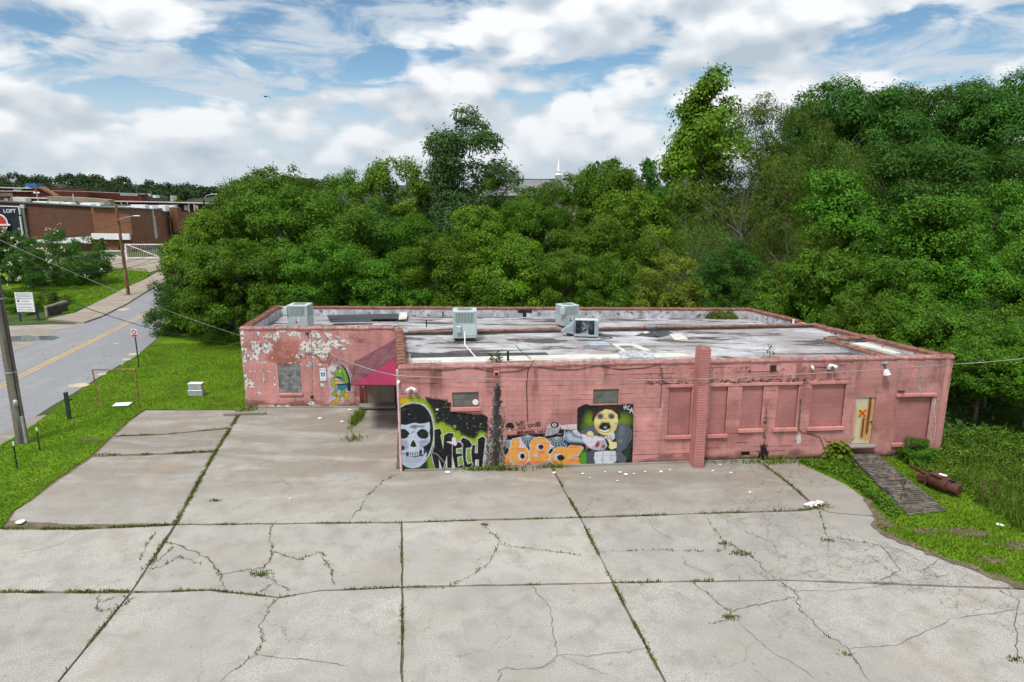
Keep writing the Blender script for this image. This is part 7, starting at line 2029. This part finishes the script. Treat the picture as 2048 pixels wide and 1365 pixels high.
# ================================================================== TREES AND SHRUBS
mat_bark = M_plain('bark', (.085, .068, .05), .95, .4, 4.0, .5, 16, sz=.3)
mat_bark_pale = M_plain('pale_bark', (.19, .165, .135), .95, .35, 4.0, .4, 16, sz=.3)
LEAF = {
 'bright': M_leaf('leaf_bright', (.104, .222, .014), .58, .32, .25),
 'mid': M_leaf('leaf_mid', (.072, .172, .013), .55, .32, .20),
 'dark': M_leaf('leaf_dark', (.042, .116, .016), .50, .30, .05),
 'blue': M_leaf('leaf_bluish', (.062, .122, .042), .40, .30, .0),
 'olive': M_leaf('leaf_olive', (.085, .154, .020), .50, .32, .15),
 'lime': M_leaf('leaf_lime', (.150, .205, .022), .35, .34, .25),
 'vine': M_leaf('leaf_vine', (.072, .182, .014), .55, .30, .10),
 'weeds': M_leaf('leaf_weeds', (.082, .168, .016), .60, .28, .45),
 'seed': M_leaf('leaf_seed', (.105, .085, .028), .4, .2, .0),
 'flower': M_leaf('white_blossom', (.60, .60, .50), .15, .2, .0),
}
FINE, MORE, CLUMPS = .56, 2.4, .74          # leaf size and number
def crown(name, seed, rx, rz, zc, nclump, per, leaf, mat, cr=(.14, .24), shell=.62, up=.62, lump=.30, flat=.72, hang=False, dense=1.0, narrow=0.0):
    """clumps of leaves spread through an uneven crown volume; returns mesh and clump centres"""
    per = int(per * MORE * .5); flat = .5 + flat * .5; nclump = int(nclump * CLUMPS * dense * 2.0)
    rg = np.random.default_rng(seed)
    d = rg.normal(size=(nclump, 3)); d /= np.linalg.norm(d, axis=1)[:, None]
    lob = rg.normal(size=(9, 3)); lob /= np.linalg.norm(lob, axis=1)[:, None]
    amp = rg.uniform(-1, 1, 9)
    bumpf = 1 + lump * np.sum(amp * np.maximum(0, d @ lob.T) ** 3, 1)
    rad = (shell + (1 - shell) * rg.random(nclump) ** .5) * bumpf
    rad = np.minimum(rad, 1.12)
    rad = np.where(rg.random(nclump) < .22, rad * rg.uniform(.3, .7, nclump), rad)
    taper = 1 - narrow * np.clip(d[:, 2:3] * .5 + .5, 0, 1)
    C = d * rad[:, None] * np.array([rx, rx, rz]) * np.concatenate([taper, taper, np.ones_like(taper)], 1) + np.array([0, 0, zc])
    R_ = (cr[0] * .38 + (cr[1] * .92 - cr[0] * .38) * rg.random(nclump) ** 1.6) * (rx + rz) / 2
    n = nclump * per
    wgt = R_ ** 2; k = np.sort(rg.choice(nclump, n, p=wgt / wgt.sum()))
    u = rg.normal(size=(n, 3)); u /= np.linalg.norm(u, axis=1)[:, None]
    u[:, 2] = np.where(u[:, 2] < -.6, -u[:, 2] * .6, u[:, 2])
    rr_ = (.55 + .45 * rg.random(n) ** .5)
    sc_ = np.array([1.15, 1.15, flat])
    pos = C[k] + u * sc_ * (R_[k] * rr_)[:, None]
    stray = rg.random(n) < .22                                     # loose sprays blur the clumps into each other
    pos = pos + rg.normal(0, 1, (n, 3)) * (R_[k] * np.where(stray, .30, .11))[:, None]
    if hang: pos[:, 2] -= (np.abs(rg.normal(0, .35, n)) * R_[k])
    cd = C[k] - np.array([0, 0, zc]); cd /= np.linalg.norm(cd, axis=1)[:, None] + 1e-6
    out = u * .95 + cd * .35; out /= np.linalg.norm(out, axis=1)[:, None]
    v, f = leaf_cloud(n, seed + 1, lambda q, m_: (pos, out), (leaf[0] * FINE, leaf[1]), up * .5, 1.0, -.12)
    return mesh_np(name, v, f, mat), C, R_
def trunk(name, seed, h0, r0, C, R_, nl, mat, zlow=0.0, twigs=0):
    h0 = min(h0, .80 * float(np.percentile(C[:, 2], 96)))
    """tapered leaning trunk, limbs that reach into the clumps"""
    rg = random.Random(seed); m = MB()
    top = Vector((rg.uniform(-.3, .3), rg.uniform(-.3, .3), h0))
    path = [Vector((0, 0, -.4)), Vector((rg.uniform(-.15, .15), rg.uniform(-.15, .15), h0 * .35)), Vector((rg.uniform(-.3, .3), rg.uniform(-.3, .3), h0 * .7)), top]
    m.tube(path, [r0 * 1.25, r0, r0 * .75, r0 * .4], 9)
    idx = list(range(len(C))); rg.shuffle(idx)
    for q in idx[:nl]:
        e = Vector(C[q]); f = min(.95, max(.25, (e.z - .3 * abs(e.x) - .6) / h0 * rg.uniform(.55, .8)))
        s = path[1].lerp(top, f) if f > .35 else path[0].lerp(path[1], f / .35)
        mid = s.lerp(e, .5) + Vector((rg.uniform(-.3, .3), rg.uniform(-.3, .3), rg.uniform(.0, .5)))
        m.tube([s, mid, e], [r0 * rg.uniform(.28, .42), r0 * .2, r0 * .05], 5)
        for _ in range(twigs):
            t_ = e + Vector((rg.gauss(0, .7), rg.gauss(0, .7), rg.uniform(.2, 1.2))) * float(R_[q]) * 1.6
            m.tube([mid.lerp(e, .6), e.lerp(t_, .5) + Vector((rg.uniform(-.1, .1), 0, .05)), t_], [r0 * .08, r0 * .05, r0 * .015], 4)
    return m.mesh(name, mat)
PROTO = {}
def crown_size(me):
    """real radius and height of a crown"""
    a = np.empty(len(me.vertices) * 3, np.float32); me.vertices.foreach_get('co', a); a = a.reshape(-1, 3)
    return float(np.percentile(np.hypot(a[:, 0], a[:, 1]), 97.5)), float(np.percentile(a[:, 2], 99.7))
def proto(key, seed, rx, rz, zc, ncl, per, leaf, mat, h0, r0, nl, bark=mat_bark, twigs=0, **kw):
    cm, C, R_ = crown('crown_' + key, seed, rx, rz, zc, ncl, per, leaf, mat, **kw)
    PROTO[key] = (cm, trunk('trunk_' + key, seed, h0, r0, C, R_, nl, bark, 0, twigs), *crown_size(cm))
# nominal sizes: crown radius rx, total height about zc+rz
proto('boxelder_a', 1, 3.3, 4.3, 5.0, 120, 190, (.30, .55), LEAF['bright'], 7.0, .17, 16)
proto('boxelder_b', 2, 3.6, 4.0, 4.8, 130, 190, (.28, .55), LEAF['mid'], 6.6, .18, 16)
proto('boxelder_c', 3, 3.2, 4.6, 5.2, 120, 190, (.30, .52), LEAF['mid'], 7.4, .17, 16, lump=.45)
proto('dark_a', 4, 3.4, 4.2, 4.9, 120, 190, (.27, .55), LEAF['dark'], 7.0, .18, 16)
proto('ailanthus', 5, 3.9, 5.6, 8.3, 105, 190, (.50, .26), LEAF['blue'], 12.5, .20, 40, lump=.55, flat=.5, shell=.5, narrow=.35)
proto('tall_bright', 6, 3.9, 6.3, 10.2, 78, 180, (.36, .66), LEAF['bright'], 15.5, .20, 40, lump=.75, flat=.45, shell=.4, narrow=.62)
proto('elm', 7, 4.8, 5.6, 6.6, 150, 170, (.24, .34), LEAF['olive'], 10.5, .16, 60, bark=mat_bark_pale, twigs=2, shell=.45, hang=True)
proto('elm_top', 8, 3.6, 4.6, 11.0, 80, 130, (.24, .36), LEAF['olive'], 14.0, .10, 56, twigs=4, shell=.3, lump=.5, narrow=.3, cr=(.10, .18))
proto('oak_a', 9, 6.2, 6.8, 9.0, 190, 200, (.38, .5), LEAF['dark'], 14.0, .34, 46, cr=(.12, .20), flat=.7, dense=1.25)
proto('oak_b', 10, 5.6, 7.2, 9.4, 180, 200, (.38, .5), LEAF['dark'], 14.5, .32, 46, cr=(.12, .20), flat=.7, lump=.32, dense=1.25)
proto('lime_bush', 11, 2.0, 2.3, 2.4, 70, 170, (.21, .5), LEAF['lime'], 3.4, .07, 12, cr=(.16, .27))
proto('vine_mound_a', 12, 3.0, 3.4, 3.2, 120, 190, (.24, .72), LEAF['vine'], 4.6, .13, 10, lump=.5, cr=(.14, .25), flat=.85, up=.5)
proto('vine_mound_b', 13, 3.3, 2.9, 2.7, 120, 190, (.24, .72), LEAF['vine'], 3.8, .12, 10, lump=.55, cr=(.13, .24), flat=.8, up=.5)
proto('vine_hang', 18, 3.1, 1.9, 4.0, 130, 170, (.24, .72), LEAF['vine'], 4.6, .14, 14, lump=.4, cr=(.15, .26), flat=.9, up=.5)
proto('locust', 14, 2.6, 4.0, 4.8, 90, 190, (.30, .28), LEAF['mid'], 7.4, .13, 20, lump=.5, flat=.55, twigs=1)
proto('vine_tree', 15, 2.6, 4.6, 5.0, 120, 190, (.25, .7), LEAF['vine'], 7.5, .16, 10, lump=.5, narrow=.35, cr=(.14, .24), flat=.9)
proto('shrub', 16, 1.9, 1.5, 1.3, 60, 150, (.20, .6), LEAF['mid'], 1.6, .06, 10, cr=(.18, .30))
proto('far_dark', 17, 5.0, 5.0, 7.0, 80, 120, (.7, .6), LEAF['dark'], 10, .3, 10)
trees_rnd = random.Random(31)
used_keys = {}
def tree(key, x, ytop, wpx, Y, label, name='tree', cat='tree', group='trees behind the building', sz=None, ground=0.0):
    cm, tm, rx, hh = PROTO[key]
    top = D(x, ytop, Y)
    h = top.z - ground; r = wpx / 2 * Y / FPX * 1.02
    s = r / rx
    kz = min(max(h / hh, s), s * 1.5)                  # never squash a crown; a low one grows from a hollow
    o = thing(name, (top.x, Y, top.z - kz * hh), label, cat, group, trees_rnd.uniform(0, 6.28))
    o.scale = (s, s, kz)
    c = link(bpy.data.objects.new('crown', cm), o); t_ = link(bpy.data.objects.new('trunk', tm), o)
    return o
T = [
 # skyline trees behind
 ('ailanthus', 905, 226, 235, 62, 'tall bluish dark tree rising highest at the picture centre-left'),
 ('boxelder_b', 530, 338, 230, 60, 'broad tree on the skyline behind the leftmost rooftop unit'),
 ('boxelder_c', 655, 345, 165, 62, 'tree on the skyline just left of the bright pointed tree'),
 ('boxelder_a', 778, 320, 175, 60, 'bright pointed tree left of the tall bluish tree'),
 ('locust', 1010, 350, 140, 60, 'feathery tree at the right foot of the tall bluish tree'),
 ('boxelder_b', 1200, 328, 200, 68, 'rounded tree right of the church steeple'),
 ('far_dark', 1312, 322, 120, 92, 'dark distant tree left of the tall bright tree'),
 ('far_dark', 1210, 322, 110, 105, 'dark distant treetop showing above the rounded tree by the steeple'),
 ('tall_bright', 1400, 140, 215, 64, 'tall bright green tree with layered branches right of centre'),
 ('elm_top', 1545, 190, 220, 62, 'wispy sparse tree with bare twigs right of the tall bright tree'),
 ('elm', 1500, 300, 330, 58, 'wide olive tree with bare pale limbs below the wispy one'),
 ('elm', 1640, 255, 260, 63, 'olive tree between the wispy tree and the dark oaks'),
 ('oak_a', 1650, 222, 190, 80, 'smaller dark oak at the left end of the great trees'),
 ('oak_b', 1725, 165, 330, 76, 'huge dark oak, leftmost of the great trees at right'),
 ('oak_a', 1860, 170, 300, 82, 'huge dark oak, middle of the great trees at right'),
 ('oak_b', 2010, 152, 330, 74, 'huge dark oak, rightmost of the great trees at the picture edge'),
 ('oak_a', 1800, 290, 330, 66, 'lower dark oak in front of the great trees'),
 ('oak_a', 1990, 300, 300, 62, 'lower dark oak at the right picture edge'),
 # middle row
 ('boxelder_a', 408, 422, 190, 54, 'bright tree overhanging the road at the far left of the grove'),
 ('boxelder_b', 570, 372, 270, 55, 'broad mid-green tree behind the wing, second from the road'),
 ('boxelder_c', 705, 420, 220, 54, 'mid-green tree behind the awning side of the wing'),
 ('locust', 845, 432, 150, 53, 'feathery green tree before the tall bluish tree'),
 ('boxelder_a', 965, 415, 190, 54, 'bright green tree behind the middle rooftop unit'),
 ('locust', 1085, 365, 170, 56, 'willowy tree below the church roof'),
 ('boxelder_c', 1185, 440, 180, 55, 'mid-green tree in the shade below the steeple tree'),
 ('boxelder_a', 1275, 385, 200, 58, 'vivid green broad tree left of the olive tree'),
 ('elm', 1390, 430, 220, 53, 'olive tree hanging over the back parapet'),
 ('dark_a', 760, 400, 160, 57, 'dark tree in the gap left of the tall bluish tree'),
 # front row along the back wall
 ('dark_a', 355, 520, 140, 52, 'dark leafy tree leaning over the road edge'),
 ('boxelder_b', 465, 480, 230, 50, 'round tree just behind the left corner of the wing'),
 ('boxelder_b', 640, 478, 230, 49, 'round tree just behind the wing roof'),
 ('vine_tree', 770, 520, 130, 48, 'narrow vine-draped tree behind the wing'),
 ('boxelder_c', 895, 480, 190, 49, 'green tree just behind the middle rooftop unit'),
 ('boxelder_a', 1025, 470, 190, 49, 'light green tree left of the right rooftop unit'),
 ('boxelder_b', 1130, 500, 180, 48, 'green tree directly behind the right rooftop unit'),
 ('boxelder_c', 1240, 520, 170, 48, 'green tree right of the right rooftop unit'),
 ('lime_bush', 1345, 512, 150, 46, 'lime green bush above the back parapet'),
 ('dark_a', 1455, 480, 170, 50, 'dark tree in the hollow behind the back right corner'),
 ('elm', 1590, 430, 230, 52, 'drooping olive tree behind the back right corner'),
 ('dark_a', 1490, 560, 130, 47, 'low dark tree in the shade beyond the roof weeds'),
 ('vine_mound_a', 560, 575, 170, 47, 'leafy bush peeping over the left back parapet'),
 ('vine_mound_b', 1010, 580, 200, 47, 'leafy bush peeping over the middle back parapet'),
 ('vine_mound_a', 840, 585, 160, 46.5, 'leafy bush behind the back parapet left of the middle unit'),
 ('vine_mound_b', 1190, 582, 180, 46.5, 'leafy bush behind the back parapet by the right unit'),
 # right side, creeper-covered
 ('vine_tree', 1700, 342, 180, 52, 'domed tree smothered in creeper below the great oaks'),
 ('vine_tree', 1868, 395, 190, 46, 'pale creeper-covered tree standing out at right'),
 ('vine_mound_a', 1990, 368, 220, 50, 'creeper-covered mound at the right picture edge below the oaks'),
 ('vine_mound_a', 1560, 530, 180, 46, 'creeper mound behind the right end of the back parapet'),
 ('vine_mound_b', 1690, 490, 220, 44, 'creeper mound right of the back corner'),
 ('vine_mound_a', 1810, 520, 220, 41, 'creeper mound beside the right wall, middle one'),
 ('vine_mound_b', 1945, 500, 240, 42, 'broad creeper mound at mid right'),
 ('vine_mound_a', 2060, 480, 220, 40, 'creeper mound cut by the right picture edge'),
 ('vine_mound_b', 1720, 585, 190, 38, 'low creeper mound leaning over the right roof edge'),
 ('vine_hang', 1885, 612, 230, 36, 'large creeper mound close to the right roof corner'),
 ('vine_hang', 1990, 655, 190, 32.5, 'creeper mound overhanging the dark hollow beside the right corner'),
 ('vine_hang', 2085, 640, 200, 31, 'creeper mound at the right picture edge nearest the camera'),
 ('vine_hang', 1975, 692, 190, 30.6, 'low creeper canopy just right of the front corner'),
 ('vine_hang', 2075, 700, 190, 29, 'low creeper canopy at the right edge above the weeds'),
 ('dark_a', 1950, 600, 220, 39, 'dark tree added to block light in the hollow behind the creeper by the right wall'),  # this tree and the next are added to keep light out of the hollow
 ('dark_a', 2075, 590, 220, 40, 'dark tree added to block light in the hollow at the right picture edge'),
 ('vine_hang', 1800, 600, 190, 40, 'creeper canopy beside the middle of the right wall'),
 ('boxelder_b', 1058, 388, 150, 57, 'mid-green tree hiding the church wall'),
 ('vine_hang', 2035, 625, 250, 35, 'nearest creeper mound at the right picture edge'),
]
for (key, x, yt, wpx, Y, lab) in T:
    tree(key, x, yt, wpx, Y, lab)
# seed clusters on the tall bluish tree
# shaded ivy under the grove
def ground_leaves(name, P, n, leaf, hfun, mat, label, cat, seed):
    rg = np.random.default_rng(seed); xs = [p[0] for p in P]; ys = [p[1] for p in P]
    x = rg.uniform(min(xs), max(xs), n * 3); y = rg.uniform(min(ys), max(ys), n * 3)
    k = inside(P, x, y); x, y = x[k][:n], y[k][:n]; n = len(x)
    z = hfun(x, y) * (.35 + .65 * rg.random(n) ** .6)
    pos = np.stack([x, y, z], 1); d = rg.normal(size=(n, 3)); d[:, 2] = np.abs(d[:, 2]); d /= np.linalg.norm(d, axis=1)[:, None]
    v, f = leaf_cloud(n, seed + 1, lambda q, m_: (pos, d), leaf, .8, .5)
    return tag(link(bpy.data.objects.new(name, mesh_np(name, v, f, mat))), label, cat, kind='stuff')
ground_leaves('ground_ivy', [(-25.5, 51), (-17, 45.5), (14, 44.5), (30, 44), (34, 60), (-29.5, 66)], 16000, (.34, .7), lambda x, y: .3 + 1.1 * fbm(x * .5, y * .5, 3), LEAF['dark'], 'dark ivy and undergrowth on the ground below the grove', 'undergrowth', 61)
ground_leaves('ground_ivy', [(18.0, 29), (36, 27.5), (40, 46), (15.8, 46)], 8000, (.26, .7), lambda x, y: .1 + .5 * fbm(x * .5, y * .5, 5), LEAF['dark'], 'ivy coloured dark for the shade in the hollow beside the right wall', 'undergrowth', 66)  # shade of the hollow put into the leaf colour
# undergrowth at the right of the building
rp = [tuple(V2(*p)[:2]) for p in [(1790, 915), (1835, 945), (1885, 955), (1925, 985), (1960, 1010), (2060, 1075), (2150, 1040)]] + [(34, 24), (34, 28), (24, 29.2), (18.0, 29.2), (18.2, 28), (17.9, 26.7)]
def right_h(x, y): return .04 + .85 * fbm(x * .75, y * .75, 7) ** 1.5 * np.clip((y - 21.5) / 5, .12, 1)
ground_leaves('undergrowth', rp, 34000, (.13, .45), right_h, LEAF['weeds'], 'tangled weeds and creeper on the ground right of the ramp', 'undergrowth', 62)
rb = [p_ for p_ in rp]
blades('tall_weeds', rb, 19000, .12, .50, .014, LEAF['olive'], 'tall rank grass among the weeds right of the ramp', 'weeds', 64, ymax=34, lean=.8, z=-.01)
lp_ = [tuple(V2(*p)[:2]) for p in [(1600, 925), (1650, 925), (1705, 905), (1722, 940), (1800, 1030), (1785, 1040), (1730, 990), (1680, 955)]]
ground_leaves('undergrowth', lp_, 3600, (.12, .45), lambda x, y: .03 + .22 * fbm(x * .8, y * .8, 9), LEAF['weeds'], 'low weeds between the concrete and the left side of the ramp', 'undergrowth', 63)
# shrubs by the wall
q = G(1672, 915); sb = thing('broadleaf_shrub', (q.x, q.y, 0), 'shrub with big light green leaves left of the rusty door', 'shrub')
v, f = leaf_cloud(420, 71, ball_place((0, .1, .05), (.72, .42, .85)), (.25, .8), .8, .5); link(bpy.data.objects.new('leaves', mesh_np('leaves', v, f, LEAF['lime'])), sb)
m = MB()
for k in range(9): a = k * .7; m.tube([(0, 0, 0), (math.cos(a) * .3, math.sin(a) * .2, .5), (math.cos(a) * .7, math.sin(a) * .4, .9)], [.02, .014, .006], 5)
link(bpy.data.objects.new('stems', m.mesh('stems', mat_weed)), sb)
tree('shrub', 1838, 880, 80, 26.3, 'leafy shrub hiding the lower right corner of the pink wall', 'shrub', 'shrub', 'shrubs at the right end')
tree('shrub', 1915, 868, 110, 29.5, 'leafy shrub just beyond the right corner of the pink wall', 'shrub', 'shrub', 'shrubs at the right end')
tree('shrub', 1748, 958, 46, 24.4, 'small leafy plant growing over the left edge of the ramp', 'shrub', 'shrub', 'shrubs at the right end')
tree('shrub', 2030, 885, 130, 28, 'leafy shrub at the right picture edge under the overhang', 'shrub', 'shrub', 'shrubs at the right end')
# dead reddish stalks
for i, (x, y, h, lab) in enumerate(((1800, 1005, .9, 'dry reddish stalk beside the lower ramp'), (1955, 1010, 1.0, 'dry brown stalk in the grass right of the tank'), (1985, 1000, .8, 'second dry brown stalk right of the tank'))):
    q = V2(x, y); rg = random.Random(i); m = MB()
    m.tube([(0, 0, 0), (.04, 0, h * .5), (.1, .02, h)], [.018, .012, .005], 5)
    for k in range(12): z = h * rg.uniform(.35, .95); a = rg.uniform(0, 6.28); m.tube([(.06, 0, z), (.06 + .16 * math.cos(a), .16 * math.sin(a), z + .12)], [.012, .004], 4)
    o = bpy.data.objects.new('dry_stalk', m.mesh('dry_stalk', mat_rust)); o.location = (q.x, q.y, 0); tag(link(o), lab, 'weed')
# flowering shrub and hedge across the road
def flowering(x, ytop, wpx, Y, label):
    top = D(x, ytop, Y); r = wpx / 2 * Y / FPX; h = top.z
    o = thing('flowering_shrub', (top.x, Y, 0), label, 'shrub')
    cm, C, R_ = crown('crown_blossom', 81 + int(x), r, h * .52, h * .50, 130, 130, (.36, .5), LEAF['dark'], cr=(.12, .2))
    link(bpy.data.objects.new('crown', cm), o)
    rg = np.random.default_rng(4); n = 1500
    k = rg.integers(0, len(C), 95); kk = np.repeat(k, 7)
    d = C[kk] - np.array([0, 0, h * .4]); d /= np.linalg.norm(d, axis=1)[:, None]
    pos = C[kk] + d * (R_[kk] * 1.12)[:, None] + rg.normal(0, .11, (len(kk), 3)) + np.repeat(rg.normal(0, .35, (95, 3)), 7, 0)
    v, f = leaf_cloud(len(kk), 9, lambda q, m_: (pos, d), (.17, .8), .4, .8); link(bpy.data.objects.new('blossom', mesh_np('blossom', v, f, LEAF['flower'])), o)
    link(bpy.data.objects.new('trunk', trunk('trunk_blossom', 3, h * .7, .12, C, R_, 12, mat_bark)), o)
flowering(110, 472, 180, 78, 'big dark shrub dotted with white blossom before the warehouse')
flowering(10, 468, 110, 80, 'blossoming shrub cut by the left picture edge')
for (x, yt, wpx, Y, lab) in ((20, 580, 90, 66, 'light green bush behind the grey pole'), (92, 585, 90, 64, 'light green bush behind the entrance board'), (125, 592, 60, 66, 'light green bush above the low dark wall'), (50, 598, 80, 61, 'light green bush directly behind the entrance board posts')):
    tree('shrub', x, yt, wpx, Y, lab, 'bush', 'bush', 'bushes across the road')
o = tree('vine_tree', 201, 477, 17, 112, 'small dark conical evergreen against the warehouse', 'conical_shrub', 'shrub', 'conical shrubs by the warehouse'); tree('vine_tree', 239, 483, 9, 112, 'slim green conical shrub behind the brown pole', 'conical_shrub', 'shrub', 'conical shrubs by the warehouse')
tree('boxelder_a', 362, 470, 70, 96, 'light green tree beside the warehouse pier', group='trees beyond the gates'); tree('boxelder_b', 356, 398, 22, 240, 'small bright tree below the wooded hill', group='trees beyond the gates')
tree('dark_a', 445, 380, 90, 78, 'tree on the road side left of the skyline tree', group='trees behind the building')
# bare twigs above the leftmost crown
q = D(457, 372, 60); m = MB(); rg = random.Random(2)
m.tube([(0, 0, 0), (.05, 0, q.z * .5), (0, 0, q.z)], [.09, .06, .035], 6)
for k in range(10): a = rg.uniform(0, 6.28); z0 = q.z - rg.uniform(.1, 1.2); m.tube([(0, 0, z0), (.35 * math.cos(a), .2, z0 + .6), (.6 * math.cos(a), .2, z0 + 1.3)], [.025, .015, .006], 4)
o = bpy.data.objects.new('dead_tree', m.mesh('dead_tree', mat_bark_pale)); o.location = (q.x, 60, 0); tag(link(o), 'bare dead twigs sticking up above the left treetops', 'tree')
# bird
q = D(531, 193, 55); m = MB(); m.add([(-.45, 0, .12), (-.15, .08, .04), (0, .14, 0), (.15, .08, .04), (.5, 0, -.16), (.12, -.08, 0), (0, -.16, -.02), (-.12, -.08, 0)], [(0, 1, 7), (1, 2, 6, 7), (2, 3, 5, 6), (3, 4, 5)]); m.tube([(0, -.28, -.03), (0, 0, -.02), (0, .22, 0)], [.03, .07, .02], 6)
single(m, 'bird', mat_black, (0, 0, 0), 'small dark bird gliding against the clouds', 'bird').location = q
